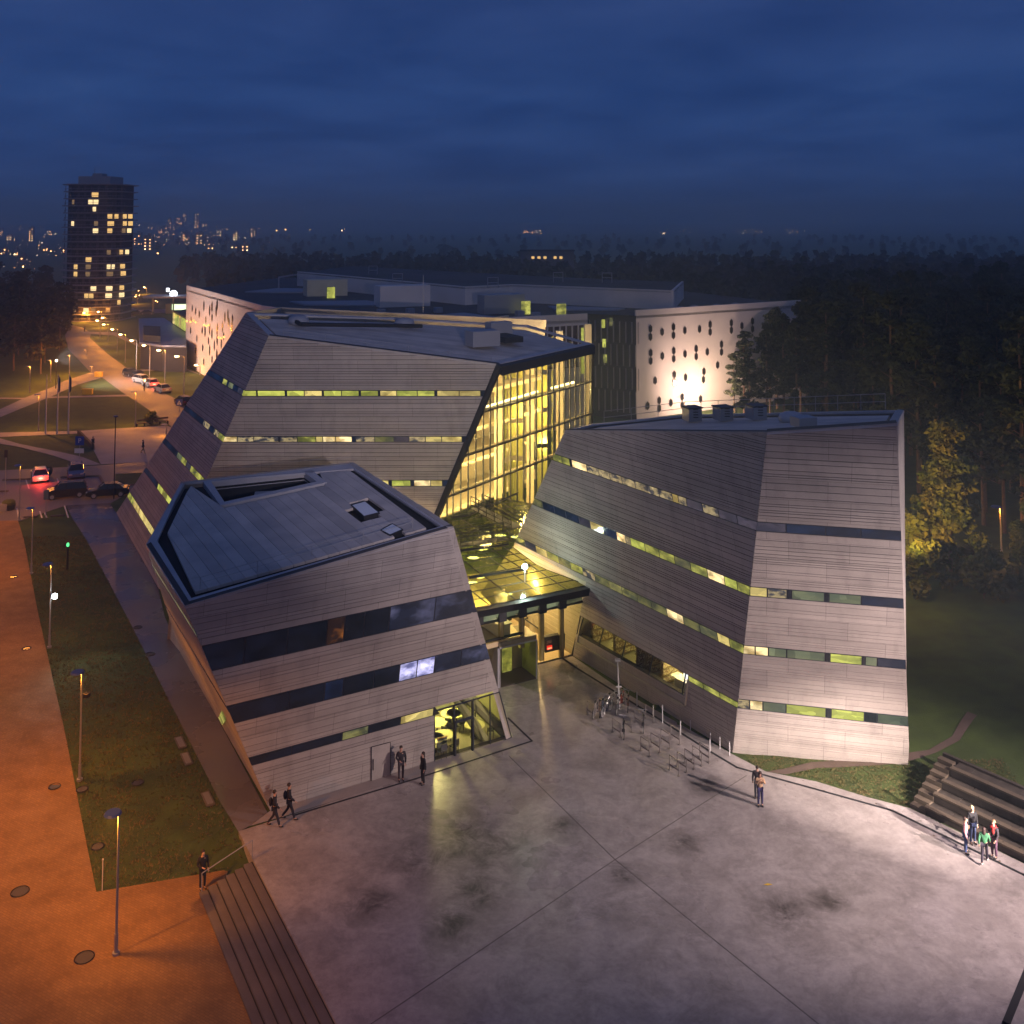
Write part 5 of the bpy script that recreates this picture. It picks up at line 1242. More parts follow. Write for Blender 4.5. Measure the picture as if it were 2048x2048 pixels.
col_ = mixc(big, (.46, .42, .415), (.345, .312, .305)); mid_ = noise_(1.5, 12, .42, .62, .8, .3, (7, 2, 0)); col_ = mixc(mid_, col_, mixc(None, col_, (.80, .80, .81), 'MULTIPLY')); col_ = mixc(fine, col_, mixc(None, col_, (.78, .78, .78), 'MULTIPLY')); 
mulf = n_.new('ShaderNodeMath'); mulf.operation = 'MULTIPLY'; mulf.inputs[1].default_value = .55; l_.new(dark_, mulf.inputs[0])
col_ = mixc(mulf.outputs[0], col_, (.12, .108, .10)); l_.new(col_, b_s.inputs['Base Color'])
stain_f = None
for sx_, sy_, sr_ in ((875, 1580, 2.6), (935, 1600, 2.2), (790, 1625, 1.8), (1290, 1590, .9), (1480, 1720, 1.3), (850, 1745, 1.2), (1330, 1480, 1.0), (1060, 1560, 1.0), (1180, 1650, .8), (1560, 1700, 1.0), (700, 1700, 1.3), (900, 1680, 1.6)):
    q_ = U(v(sx_, sy_)); ds_ = n_.new('ShaderNodeVectorMath'); ds_.operation = 'DISTANCE'; l_.new(c_.outputs['Object'], ds_.inputs[0]); ds_.inputs[1].default_value = (q_.x, q_.y, 0)
    mr_ = n_.new('ShaderNodeMapRange'); mr_.inputs[1].default_value = sr_ * 1.5; mr_.inputs[2].default_value = 0; l_.new(ds_.outputs['Value'], mr_.inputs[0])
    if stain_f is None: stain_f = mr_.outputs[0]
    else:
        mx_ = n_.new('ShaderNodeMath'); mx_.operation = 'MAXIMUM'; l_.new(stain_f, mx_.inputs[0]); l_.new(mr_.outputs[0], mx_.inputs[1]); stain_f = mx_.outputs[0]
brk_ = noise_(.9, 12, .36, .66, .75, .5, (2, 1, 0)); mu_ = n_.new('ShaderNodeMath'); mu_.operation = 'MULTIPLY'; l_.new(stain_f, mu_.inputs[0]); l_.new(brk_, mu_.inputs[1])
mu2_ = n_.new('ShaderNodeMath'); mu2_.operation = 'MULTIPLY'; mu2_.use_clamp = True; mu2_.inputs[1].default_value = 1.5; l_.new(mu_.outputs[0], mu2_.inputs[0])
col_ = mixc(mu2_.outputs[0], col_, (.07, .062, .06)); l_.new(col_, b_s.inputs['Base Color'])
rr_ = n_.new('ShaderNodeMapRange'); rr_.inputs[3].default_value = .55; rr_.inputs[4].default_value = .20; l_.new(wet_, rr_.inputs[0]); l_.new(rr_.outputs[0], b_s.inputs['Roughness'])
bp_ = n_.new('ShaderNodeBump'); bp_.inputs['Strength'].default_value = .12; bp_.inputs['Distance'].default_value = .02; l_.new(fine, bp_.inputs['Height']); l_.new(bp_.outputs[0], b_s.inputs['Normal'])
M['square'] = sq
wetm = pbr('wet_asphalt', (.13, .125, .14), .16, (.17, .16, .175), .22, bump=.35, detail=7, rough2=.5, bscale=3, lo=.42, hi=.62)

Pv = lambda *t: [UH(p) for p in t]
strip_pts = [UH((446, 1741)), UH((521, 1751))]
# square: slabs between the joints
sq_out = Pv((477, 1664), (560, 1637), (700, 1592), (880, 1535), (1022, 1478), (975, 1400), (1000, 1372), (1074, 1330), (1145, 1312), (1250, 1385), (1466, 1509), (1532, 1543), (1633, 1563), (1734, 1594), (1819, 1616), (2048, 1727)) + [U((2300, 1850)), U((2300, 2500)), U((860, 2500))] + [PE1]
for p in sq_out: p.z = 0
mb = MB(); mb.prism([V3((p.x, p.y, 0.0)) for p in sq_out], (0, 0, -1.2)); o = mb.build('concrete_square', M['square']); structure(o)
def strip_line(name, pts, w, mat, z=.006, close=False):
    mb = MB()
    for a, c in zip(pts, pts[1:]):
        d_ = (c - a).normalized(); s_ = V3((-d_.y, d_.x, 0)) * w / 2; mb.box(((a + c) / 2).to_3d() + V3((0, 0, z - .02)) if False else V3(((a.x + c.x) / 2, (a.y + c.y) / 2, z - .02)), ((c - a).length + w * .6, w, .04), math.atan2(d_.y, d_.x))
    o = mb.build(name, mat); structure(o); return o
jm = pbr('joint_dark', (.15, .135, .125), .9)
strip_line('expansion_joint', [U((1018, 1512)), U((1230, 1719)), U((1637, 2048)), U((1760, 2150))], .045, jm)
strip_line('expansion_joint', [U((1493, 1551)), U((1229, 1720)), U((742, 2048)), U((640, 2120))], .045, jm)
strip_line('drain_channel', [U((1120, 1313)), U((1150, 1334)), U((1324, 1442)), U((1422, 1504)), U((1474, 1535)), U((1630, 1578)), U((1784, 1621)), U((2048, 1750)), U((2250, 1850))], .16, M['gutter'], .008)
strip_line('drain_channel', [U((587, 1631)), U((830, 1558)), U((1064, 1482)), U((1016, 1436))], .12, M['gutter'], .008)
strip_line('drain_channel', [U((2060, 1930)), U((2012, 2048)), U((1990, 2120))], .28, M['gutter'], .008)
# paler kerb walk along the right-hand edge and darker margin before the left building
sheet('paving_margin', [U(p) for p in ((500, 1652), (587, 1627), (1064, 1480), (1022.7, 1474), (541, 1621))], M['pave'], .004)
# lower left: walk beside the building, block-paved path, steps
wl_pts = Pv((131, 1011), (222, 1006), (233, 1026), (316, 1177), (330, 1235), (361, 1305), (450, 1465), (535, 1625), (500, 1652), (477, 1664), (441, 1606), (381, 1486), (320, 1365), (260, 1245), (173, 1080), (145, 1037))
sheet('walkway', wl_pts, wetm, .012, 2.0)
path_pts = Pv((-700, 1060), (36, 1041), (48, 1080), (75, 1220), (108, 1370), (133, 1481), (160, 1621), (193, 1784), (446, 1741), (505, 1751)) + [V3((PE1.x - 2.6, PE1.y, 0)), V3((-9.5, 34, 0)), V3((-8, 26, 0)), V3((-60, 26, 0))]
sheet('block_paved_path', path_pts, brick, .012, 2.0)
st = thing('outdoor_steps', 'flight of long concrete steps falling from the square to the orange path', 'steps', (PE0.x, PE0.y, 0))
nrm_l = V3((-pe_d.y, pe_d.x, 0)) * 1.0
if nrm_l.x > 0: nrm_l = -nrm_l
e0 = U((505, 1718)); e0 = PE0 + (PE1 - PE0).normalized() * ((e0 - PE0).dot((PE1 - PE0).normalized())); e1 = PE0 + (PE1 - PE0).normalized() * 20
stepm = pbr('step_concrete', (.16, .14, .13), .8, (.12, .105, .10), .8)
for i in range(6):
    w_ = .42; z = -LOW * (i + 1) / 7; a = e0 + nrm_l * (w_ * i); c = e1 + nrm_l * (w_ * i); mb = MB()
    mb.prism([a + ud * z, c + ud * z, c + nrm_l * w_ + ud * z, a + nrm_l * w_ + ud * z], (0, 0, -1.0)); solid('step', mb, stepm, st)
    mb = MB(); mb.prism([a + ud * (z + .004), c + ud * (z + .004), c + nrm_l * .05 + ud * (z + .004), a + nrm_l * .05 + ud * (z + .004)], (0, 0, -.01)); solid('nosing', mb, M['gutter'], st)
hr = thing('handrail', 'thin metal handrail at the head of the long outdoor steps', 'handrail', tuple(e0)); mb = MB(); a = e0 + ud * 0; c = e0 + nrm_l * 2.4 - ud * .8
mb.path([a, a + ud * .9, c + ud * .9, c], .025, 5); solid('rail', mb, M['metal'], hr)
# distant paving: roads, paths, car park
brk2 = M['tarmac']
C4 = lambda *ts: [U(c4(*t)) for t in ts]
sheet('road', C4((560, 40), (640, 60), (705, 100), (695, 140), (830, 260), (1000, 385), (1200, 530), (1370, 615), (1440, 665), (1500, 720), (1330, 835), (1290, 790), (1100, 660), (960, 570), (790, 445), (700, 405), (600, 300), (530, 230), (505, 130), (500, 60)), brk2, .010)
sheet('path', C4((-900, 690), (0, 690), (200, 598), (400, 520), (500, 470), (700, 405), (790, 445), (600, 500), (400, 590), (150, 690), (0, 752), (-900, 1000)), M['pave'], .014)
sheet('path', C4((-600, 592), (170, 602), (400, 592), (980, 577), (1010, 590), (400, 604), (170, 612), (-600, 604)), M['pave'], .018)
sheet('path', C4((-700, 872), (0, 870), (600, 858), (1290, 815), (1330, 835), (600, 878), (0, 905), (-700, 925)), M['pave'], .014)
sheet('paved_yard', C4((600, 878), (1330, 835), (1420, 800), (1300, 930), (1150, 1098), (780, 1116), (720, 1000)), M['pave'], .010)
sheet('path', C4((-400, 880), (0, 915), (150, 958), (500, 1028), (640, 1060), (780, 1116), (640, 1125), (400, 1045), (130, 978), (0, 957), (-400, 925)), M['pave'], .018)
sheet('car_park', C4((-1200, 1170), (0, 1162), (650, 1130), (1160, 1096), (1040, 1290), (905, 1490), (850, 1420), (500, 1437), (130, 1560), (0, 1640), (-1200, 1640)), M['tarmac'], .008)
sheet('lawn_patch', C4((892, 1190), (1118, 1180), (1045, 1275), (890, 1272)), grass, .016)
sheet('lawn_patch', C4((850, 1420), (1010, 1330), (905, 1490), (890, 1480)), grass, .016)
sheet('road', C4((620, 90), (900, 95), (1440, 375), (1570, 430), (1430, 385), (1080, 395), (1060, 385), (1430, 368), (880, 120), (640, 105)), M['pave'], .016)
# far road by the filling station
sheet('road', [U(c1(*t)) for t in ((740, 885), (1040, 872), (1040, 895), (740, 905))], M['tarmac'], .02)
# parking lines, kerbs
for a, c in (((200, 1235), (225, 1305)), ((440, 1225), (466, 1288)), ((130, 1455), (145, 1528)), ((307, 1478), (325, 1530)), ((345, 1490), (360, 1528)), ((498, 1435), (528, 1528))):
    p, q = U(c4(*a)), U(c4(*c)); mb = MB(); d_ = q - p; mb.box(((p.x + q.x) / 2, (p.y + q.y) / 2, .012), (d_.length, .14, .006), math.atan2(d_.y, d_.x)); structure(mb.build('parking_line', M['line']))
kb = pbr('kerb_stone', (.10, .085, .08), .8)
for a, c, lb in (((183, 1528), (290, 1522), 'dark wheel stop at the end of the bay, left of the two by the lawn'), ((392, 1520), (500, 1514), 'dark wheel stop at the end of the bay, right of the two by the lawn')):
    p, q = U(c4(*a)), U(c4(*c)); d_ = q - p; t = thing('wheel_stop', lb, 'wheel stop', tuple((p + q) / 2), 'wheel stops by the lawn'); mb = MB(); mb.box((0, 0, .07), (d_.length, .22, .13), math.atan2(d_.y, d_.x)); mb.build('block', kb, t)
for pts in ([(20, 1240), (240, 1232)], [(470, 1219), (768, 1207), (800, 1262)], [(890, 1282), (1040, 1276)], [(0, 1328), (64, 1326)]):
    q = [U(c4(*p)) for p in pts]; mb = MB()
    for a, c in zip(q, q[1:]): d_ = c - a; mb.box(((a.x + c.x) / 2, (a.y + c.y) / 2, .06), (d_.length, .25, .16), math.atan2(d_.y, d_.x))
    structure(mb.build('kerb', kb))
q = [U(c4(*p)) for p in [(605, 880), (720, 1000)]]; d_ = q[1] - q[0]; mb = MB(); mb.box(((q[0].x + q[1].x) / 2, (q[0].y + q[1].y) / 2, .3), (d_.length, .3, .6), math.atan2(d_.y, d_.x)); o = mb.build('low_wall', M['stone']); tag(o, 'low dark wall along the left edge of the grey yard', 'wall')
# worn track on the right-hand lawn
wt = pbr('worn_earth', (.12, .085, .07), .9, (.09, .065, .05), .8)
sheet('worn_track', [UH(p) for p in (r4(600, 372), r4(830, 322), (1750, 1515), r4(1440, 262), r4(1560, 190), r4(1640, 60), r4(1690, 80), r4(1600, 210), r4(1480, 275), (1800, 1528), r4(860, 352), r4(700, 385))], wt, .012, 1.5)
# manhole covers
man_l = [('glinting round cover on the orange path beside the upper lamp', 55, 148), ('glinting round cover on the orange path below the white floodlight', 106, 434), ('dark round cover on the orange path by the middle lamp', 218, 985), ('large dark cover at the left rim of the orange path', 80, 1405), ('large dark cover near the foot of the nearest lamp', 337, 1668), ('round cover in the grass right of the middle lamp shadow', 550, 970), ('round cover in the lawn corner above the nearest lamp', 390, 1225), ('dark round cover on the wet walk beside the front building', 600, 457), ('faint round cover farther up the wet walk', 550, 350), ('small cover close to the foot of the middle lamp', 328, 996)]
for i, (lb, x, y) in enumerate(man_l):
    p = UH(z3(x, y)); t = thing('manhole_cover', lb, 'manhole cover', (p.x, p.y, p.z + .012), 'manhole covers on the left'); mb = MB(); r_ = .27 if i not in (3, 4) else .36
    mb.tube((0, 0, -.03), (0, 0, .012), r_, n=18); mb.build('lid', pbr('iron_lid', (.09, .08, .075), .25 if i < 2 else .6, metal=.4), t); mb = MB(); mb.ring((0, 0, .01), r_ + .04, .03, (0, 0, 1), 20, 4); mb.build('rim', M['dmetal'], t)

# ================================================================== terraced seats at the right
ts0 = U(te(838, 650)); ts1 = U(te(1932, 1185)); td = (ts1 - ts0).normalized(); tn = V3((-td.y, td.x, 0)); tn = tn if tn.y > 0 else -tn
ter = thing('terraced_seating', 'dark terraced stone seating set in the grass bank at the right edge', 'seating', tuple(ts0))
TR, TD = .40, .82
topm = pbr('seat_top', (.10, .078, .055), .8, (.075, .058, .042), 1.0); LT = 20
for i in range(4):
    f0 = ts0 + tn * (TD * i) + td * (.25 + i * .04); z = TR * (i + 1)
    # riser of separate stones, seat edge of slabs
    k = 0; x = 0.0; rng = random.Random(40 + i)
    while x < LT:
        w_ = rng.uniform(.9, 1.7); a = f0 + td * x; c = f0 + td * min(x + w_ - .03, LT); back_ = tn * (TD * .55 + rng.uniform(-.02, .03))
        mb = MB(); zz_ = z - .09 - rng.uniform(0, .03); mb.prism([a + tn * .30 + ud * zz_, c + tn * .30 + ud * zz_, c + tn * (TD + .3) + ud * zz_, a + tn * (TD + .3) + ud * zz_], (0, 0, -.5)); solid('stone', mb, M['stone'], ter)
        x += w_
    for j in range(10):
        a = f0 + td * (j * 2.0 + .0) ; c = f0 + td * (j * 2.0 + 1.98); mb = MB(); mb.prism([a + ud * z, c + ud * z, c + tn * .30 + ud * z, a + tn * .30 + ud * z], (0, 0, -.10)); solid('edge_slab', mb, topm, ter)
        mb = MB(); mb.prism([a + ud * (z - .11) + tn * .04, c + ud * (z - .11) + tn * .04, c + tn * .3 + ud * (z - .11), a + tn * .3 + ud * (z - .11)], (0, 0, -.35)); solid('riser', mb, M['stone'], ter)
for j in range(8):
    a = ts0 + tn * (TD * j / 2) - td * (.55 + .0 * j); z = TR * (j + 1) / 2; mb = MB(); mb.prism([a + ud * z, a + td * .85 + ud * z, a + td * .85 + tn * (TD * .5 - .04) + ud * z, a + tn * (TD * .5 - .04) + ud * z], (0, 0, -.35 - z * .4)); solid('step_block', mb, topm, ter)
mb = MB(); a = ts0 + tn * (TD * 4 + .25) - td * .6; c = a + td * LT; mb.prism([a + ud * 1.62, c + ud * 1.62, c + tn * .2 + ud * 1.62, a + tn * .2 + ud * 1.62], (0, 0, -.6)); solid('top_kerb', mb, M['stone'], ter)

# ================================================================== lamps
heads = glow('sodium_glow', (1.0, .50, .14), 9.0, True); blueh = pbr('lamp_cap_sky_tint', (.05, .08, .24), .3)  # cap colour carries the blue of the reflected sky
def park_lamp(base, h, label, power, group='slim park lamps with a flat cap', lit=True, k=1.0, col=SODIUM):
    t = thing('park_lamp', label, 'street lamp', tuple(base), group)
    mb = MB(); mb.tube((0, 0, 0), (0, 0, h), .085 * k, .055 * k, 8); mb.build('pole', pbr_pole, t)
    mb = MB(); mb.tube((0, 0, 0), (0, 0, .12), .2 * k, n=10); mb.tube((0, 0, .12), (0, 0, .9), .11 * k, n=8); mb.build('pole_base', pbr_pole, t)
    mb = MB(); mb.tube((-.32 * k, 0, h + .02), (-.32 * k, 0, h + .10), .48 * k, .40 * k, 14); mb.build('cap', blueh, t)
    if lit:
        mb = MB(); mb.tube((-.34 * k, 0, h - .04), (-.34 * k, 0, h + .01), .14 * k, n=10); mb.build('bulb', heads, t)
        lamp_light('lamp_glow', 'POINT', (base.x - .34, base.y, base.z + h - .12), power, col, .08, parent=t)
    return t
pbr_pole = pbr('lamp_pole', (.34, .33, .33), .5, metal=.3)
for nm, b0, h, pw in (('nearest slim lamp standing on the orange path at lower left', z3(463, 1655), 5.9, 330), ('slim lamp in the grass with a dark box halfway up its pole', z3(318, 960), 5.9, 260),
                      ('slim lamp carrying the brilliant white floodlight', z3(197, 430), 5.9, 200), ('slim lamp at the upper corner of the lawn strip', z3(125, 135), 5.6, 180), ('slim lamp beside the car park at the left, before the white car', c4(147, 1552), 5.6, 240)):
    park_lamp(UH(b0), h, nm, k=.8, power=pw * (.5 if b0[1] > 1500 else .26))
def upshot(base_c, top_c, lab, pw, grp='slim park lamps far off on the left lawns'):
    p = U(c4(*base_c)); dy_ = (base_c[1] - top_c[1]) / 3.864; h = dy_ * p.y / FPX * 1.0; return park_lamp(p, h, lab, pw * .95, grp)
for b_c, t_c, lb, pw in (((297, 855), (312, 585), 'slim lamp left of the three flagpoles', 300), ((1046, 822), (1052, 562), 'slim lamp on the big lawn beside the bench', 300), ((1284, 898), (1287, 812), 'short lamp by the corner of the big leaning building', 40),
                         ((229, 560), (235, 362), 'slim lamp at the dark trees, leftmost of the far lawn', 350), ((390, 480), (393, 314), 'slim lamp at the dark trees, second from the left', 350), ((536, 425), (538, 276), 'slim lamp at the dark trees, nearest the road', 350),
                         ((666, 275), (665, 232), 'small lamp standing in the middle of the far road', 20), ((711, 412), (713, 358), 'small lamp at the junction of road and path', 22)):
    upshot(b_c, t_c, lb, pw)
# two lamps to the right of the right building
for px, h_, lb, pw in (((2003, 1120), 4.6, 'lone slim lamp among the autumn trees at the right edge', 90),):
    park_lamp(UH(px), h_, lb, pw, 'lamps by the wood')
def street_lamp(base, h, arm, lab, pw, grp='arched street lamps along the far road'):
    t = thing('street_lamp', lab, 'street lamp', tuple(base), grp)
    mb = MB(); mb.tube((0, 0, 0), (0, 0, h - .5), .11, .07, 6); mb.path([(0, 0, h - .5), (-arm * .12, 0, h - .1), (-arm * .45, 0, h), (-arm, 0, h - .02)], .05, 5); mb.build('pole', pbr_pole, t)
    mb = MB(); mb.box((-arm - .2, 0, h - .02), (.9, .3, .14)); mb.build('lamp_head', M['dmetal'], t); mb = MB(); mb.ball((-arm - .2, 0, h - .14), (.42, .3, .14), 8, 4); mb.build('bulb', heads_far, t)
    lamp_light('lamp_glow', 'POINT', (base.x - arm - .2, base.y, base.z + h - .35), pw, SODIUM, .12, parent=t); return t
heads_far = glow('street_glow', (1.0, .62, .26), 22.0, True)
SL = [((1155, 470), (1115, 195), 'arched lamp behind the red-lit parked car'), ((1273, 500), (1230, 233), 'arched lamp on the grass before the white building'), ((1420, 590), (1370, 280), 'arched lamp standing close to the white building corner'), ((1052, 430), (1020, 157), 'arched lamp at the head of the row of parked cars'), ((968, 330), (935, 110), 'arched lamp on the bend of the far road'), ((905, 250), (870, 70), 'arched lamp on the far road, before the bend'), ((835, 180), (805, 32), 'arched lamp on the far road, second before the bend'), ((772, 140), (755, 2), 'arched lamp on the far road below the tower'), ((1545, 425), (1540, 345), 'small lamp glowing against the white wall')]
for b_c, t_c, lb in SL:
    p = U(c4(*b_c)); h = (b_c[1] - t_c[1]) / 3.864 * p.y / FPX; street_lamp(p, h, max(.6, abs(b_c[0] - t_c[0]) / 3.864 * p.y / FPX), lb, (50 if 'white wall' in lb else 350 if 'corner' in lb else 430) if p.y > 150 else 330)
for x, y, lb in ((575, 887, 'lamp below the dark tower, left of its foot'), (497, 915, 'lamp right at the foot of the dark tower'), (683, 880, 'lamp to the right of the tower foot'), (772, 873, 'lamp beside the road to the filling station'), (820, 790, 'tall lamp before the far filling station'), (288, 790, 'lone lamp above the dark trees at the left'), (600, 960, 'lamp between the tower and the far road')):
    p0_ = c1(x, y); Yd = {575: 300, 497: 305, 683: 330, 772: 370, 820: 420, 288: 420, 600: 290}[x]; X = (p0_[0] - XP) / FPX * Yd; Z = CAM_H - (p0_[1] - 440) / FPX * Yd
    street_lamp(V3((X, Yd, 0)), max(3, Z), .8, lb, 450)
# dark unlit pole on the car park; flagpoles
t = thing('lamp_post', 'tall unlit pole with a small blue cap between the parked dark cars', 'pole', tuple(U(c4(880, 1382)))); hh_ = (1382 - 765) / 3.864 * U(c4(880, 1382)).y / FPX
mb = MB(); mb.tube((0, 0, 0), (0, 0, hh_), .07, .05); mb.build('pole', M['dmetal'], t); mb = MB(); mb.tube((0, 0, hh_), (0, 0, hh_ + .1), .25); mb.build('cap', blueh, t)
flm = pbr('flag_cloth', (.05, .05, .08), .8)
for k, (b_c, t_c, fl_) in enumerate((((352, 882), (361, 432), 0), ((441, 882), (450, 430), 1), ((527, 880), (541, 430), 1))):
    p = U(c4(*b_c)); h = (b_c[1] - t_c[1]) / 3.864 * p.y / FPX
    t = thing('flagpole', ['bare white flagpole, leftmost of the three', 'flagpole with a dark limp flag, middle of the three', 'flagpole with a dark limp flag, rightmost of the three'][k], 'flagpole', tuple(p), 'three flagpoles on the lawn')
    mb = MB(); mb.tube((0, 0, 0), (0, 0, h), .13, .06, 8); mb.build('pole', M['steel_white'], t)
    if fl_:
        mb = MB(); mb.prism([(.06, 0, h - .3), (.22, .08, h - .7), (.26, .0, h - 2.4), (.08, -.06, h - 2.6)], (.02, .10, 0)); mb.build('flag', flm, t)
# tall street lamps beyond the left edge of the picture and floodlights beyond the right: what lights the place; some masts are added
for i, (x, y) in enumerate(((-21.8, 41.2), (-31.0, 54.0), (-41.5, 70.5), (-52.0, 88.0), (-64.0, 104.0))):
    t = thing('street_lamp', 'tall sodium street lamp just outside the left edge of the picture', 'street lamp', (x, y, -.8 if i < 1 else -.2), 'tall lamps beyond the left edge')
    mb = MB(); mb.tube((0, 0, 0), (0, 0, 12.8), .12, .07); mb.build('pole', pbr_pole, t); mb = MB(); mb.box((.3, 0, 12.8), (.9, .35, .16)); mb.build('lamp_head', heads, t)
    lamp_light('lamp_glow', 'SPOT', (x + .3, y, 12.5), (1400, 750, 750, 1200, 1800)[i], SODIUM, .15, aim=(x - 1, y + 1, 0), cone=150, blend=.9, parent=t)
FLC = (1.0, .76, .69)
def flood_mast(loc, h, label, spots):
    t = thing('floodlight_mast', label, 'floodlight', tuple(loc)); mb = MB(); mb.tube((0, 0, 0), (0, 0, h), .14, .08, 8); mb.build('pole', pbr_pole, t)
    mb = MB(); mb.box((-.2, .1, h), (.5, .9, .5), .6); mb.build('lamp_head', glow('flood_face', (1, .85, .75), 5), t)
    for aim, pw, cone, bl, colr in spots: lamp_light('flood', 'SPOT', (loc[0] - 1.4, loc[1] + .9, h - .2), pw, colr, .12, aim=aim, cone=cone, blend=bl, parent=t)
flood_mast((37.5, 38.0, 0), 14.0, 'floodlight mast beyond the right edge lighting the square and the building fronts', [((12, 56.5, -1.0), 7800, 68, 1.0, FLC), ((17, 57, 13.0), 2600, 46, 1.0, (1, .82, .80)), ((3, 62, 2), 500, 44, 1.0, (1, .80, .74))])  # second spot is added fill on the right building's upper front
flood_mast((11.0, 6.0, 0), 27.5, 'added unseen floodlight mast below the viewpoint brightening the big building at the back', [((-10, 84, 17.5), 9000, 30, 1.0, (1, .84, .92))])  # unseen lamp added to brighten the front of the back building
flood_mast((33.5, 35.0, 0), 8.0, 'added low floodlight mast beyond the lower right corner brightening the foot of the right building', [((17.6, 57.4, .5), 15500, 24, 1.0, (1, .80, .70))])  # unseen lamp added to brighten the foot of the right building
t = thing('street_lamp', 'reddish street lamp beyond the lower right corner', 'street lamp', (29, 33, 0)); mb = MB(); mb.tube((0, 0, 0), (0, 0, 6), .1, .06); mb.build('pole', pbr_pole, t); mb = MB(); mb.box((0, 0, 6.05), (.6, .3, .12)); mb.build('lamp_head', heads, t)
lamp_light('lamp_glow', 'POINT', (29, 33, 5.8), 230, (1, .25, .18), .12, parent=t)
# unseen orange lamp added behind the right building for the autumn tree
t = thing('street_lamp', 'added orange lamp hidden behind the right building to light the autumn tree', 'street lamp', (28.3, 76, 1.2)); mb = MB(); mb.tube((0, 0, 0), (0, 0, 6), .1, .06); mb.build('pole', pbr_pole, t); mb = MB(); mb.box((0, 0, 6.05), (.6, .3, .12)); mb.build('lamp_head', heads, t)
lamp_light('lamp_glow', 'POINT', (28.4, 76, 7.0), 120, (1, .50, .10), .12, parent=t)
lamp_light('lamp_glow', 'SPOT', (28.9, 76.6, 7.0), 1000, (1, .62, .14), .12, aim=(37.5, 87, 8.0), cone=75, blend=.8, parent=t)  # spot added to light the crown but not the lawn
for x, y in ((33, 104),):
    t = thing('street_lamp', 'unseen orange lamp kept low behind the right building roof before the pine wood', 'street lamp', (x, y, 0), 'lamps hidden before the pine wood'); mb = MB(); mb.tube((0, 0, 0), (0, 0, 3.4), .1, .06); mb.build('pole', pbr_pole, t); mb = MB(); mb.box((0, 0, 3.45), (.6, .3, .12)); mb.build('lamp_head', heads, t)
    lamp_light('lamp_glow', 'POINT', (x, y, 3.2), 110, (1, .50, .12), .12, parent=t)  # lamp head kept low so that only its light shows
t = thing('street_lamp', 'added unseen orange lamp beyond the right edge lighting the trees by the wood', 'street lamp', (53.5, 84, 0)); mb = MB(); mb.tube((0, 0, 0), (0, 0, 7), .1, .06); mb.build('pole', pbr_pole, t); mb = MB(); mb.box((0, 0, 7.05), (.6, .3, .12)); mb.build('lamp_head', heads, t)
lamp_light('lamp_glow', 'POINT', (53.5, 84, 6.8), 160, (1, .45, .10), .12, parent=t)
lamp_light('lamp_glow', 'SPOT', (52.8, 84.2, 6.8), 900, (1, .45, .10), .12, aim=(41, 90, 8.0), cone=90, blend=.8, parent=t)  # unseen lamp and spot added for the right side of the trees
# white floodlight on the third lamp pole
p = UH(z3(197, 430)); q = V3((p.x + .25, p.y - .1, 3.75)); t = thing('floodlight', 'brilliant white floodlight fixed to the lamp pole on the lawn strip', 'lamp', tuple(q))
mb = MB(); mb.box((0, 0, 0), (.34, .2, .3)); mb.build('lamp_case', M['dmetal'], t); mb = MB(); mb.ball((.16, -.14, 0), .19, 10, 8); mb.build('lamp_face', glow('white_flood', (.9, 1, 1), 45, True), t)
lamp_light('flood', 'SPOT', (q.x + .6, q.y - .5, q.z), 70, (.92, 1.0, .92), .1, aim=(-19, 62, 0), cone=120, blend=.9, parent=t)
p = UH(z3(318, 960)); t = thing('camera_box', 'dark camera box fixed to the middle lamp pole', 'camera', (p.x + .3, p.y, 4.15)); mb = MB(); mb.box((0, 0, 0), (.3, .3, .22)); mb.build('case', M['black'], t); mb = MB(); mb.tube((-.3, 0, 0), (-.1, 0, 0), .03, n=4); mb.build('bracket', M['dmetal'], t)
p = U(c4(520, 1930)); t = thing('signal_post', 'thin post with a small green light on the lawn strip', 'post', tuple(p)); h = (1930 - 1755) / 3.864 * p.y / FPX; mb = MB(); mb.tube((0, 0, 0), (0, 0, h), .09, n=6); mb.build('pole', M['dmetal'], t)
mb = MB(); mb.ball((0, 0, h + .12), (.13, .13, .2), 8, 6); mb.build('bulb', glow('green_light', (.12, 1, .30), 1.6), t)

# ================================================================== signs and small things on the far lawns
def board(name, px, w, h, z0, mat, label, cat='sign', tx=None, rz=0, th=.06):
    p = U(px); t = thing(name, label, cat, tuple(p), rz=rz); mb = MB(); mb.tube((0, .05, 0), (0, .05, z0 + h), .04); mb.build('post', M['metal'], t)
    mb = MB(); mb.box((0, 0, z0 + h / 2), (w, th, h)); mb.build('board', mat, t)
    if tx: text(tx, h * .75, (p.x, p.y - th / 2 - .012, z0 + h / 2), (R(90), 0, 0), M['white'], t)
    return t
board('parking_sign', c4(613, 1082), 1.1, 1.1, 1.9, M['blue_sign'], 'blue parking sign beside the grey yard', tx='P')
p = U(c4(613, 1082)); t = thing('notice_board', 'small white notice board under the blue parking sign', 'sign', (p.x, p.y - .1, .9)); mb = MB(); mb.box((0, 0, .3), (1.2, .05, .6)); mb.build('board', M['white'], t)
cs = board('crossing_sign', c4(1384, 720), 1.0, 1.0, 1.2, M['blue_sign'], 'square blue crossing sign beside the big building')
mb = MB(); mb.prism([(-.38, -.05, 1.35), (.38, -.05, 1.35), (0, -.05, 2.05)], (0, -.02, 0)); mb.build('triangle', M['white'], cs); mb = MB(); mb.tube((0, -.08, 1.5), (0, -.08, 1.8), .05, n=4); mb.tube((0, -.08, 1.5), (.12, -.08, 1.38), .04, n=4); mb.build('figure', M['black'], cs)
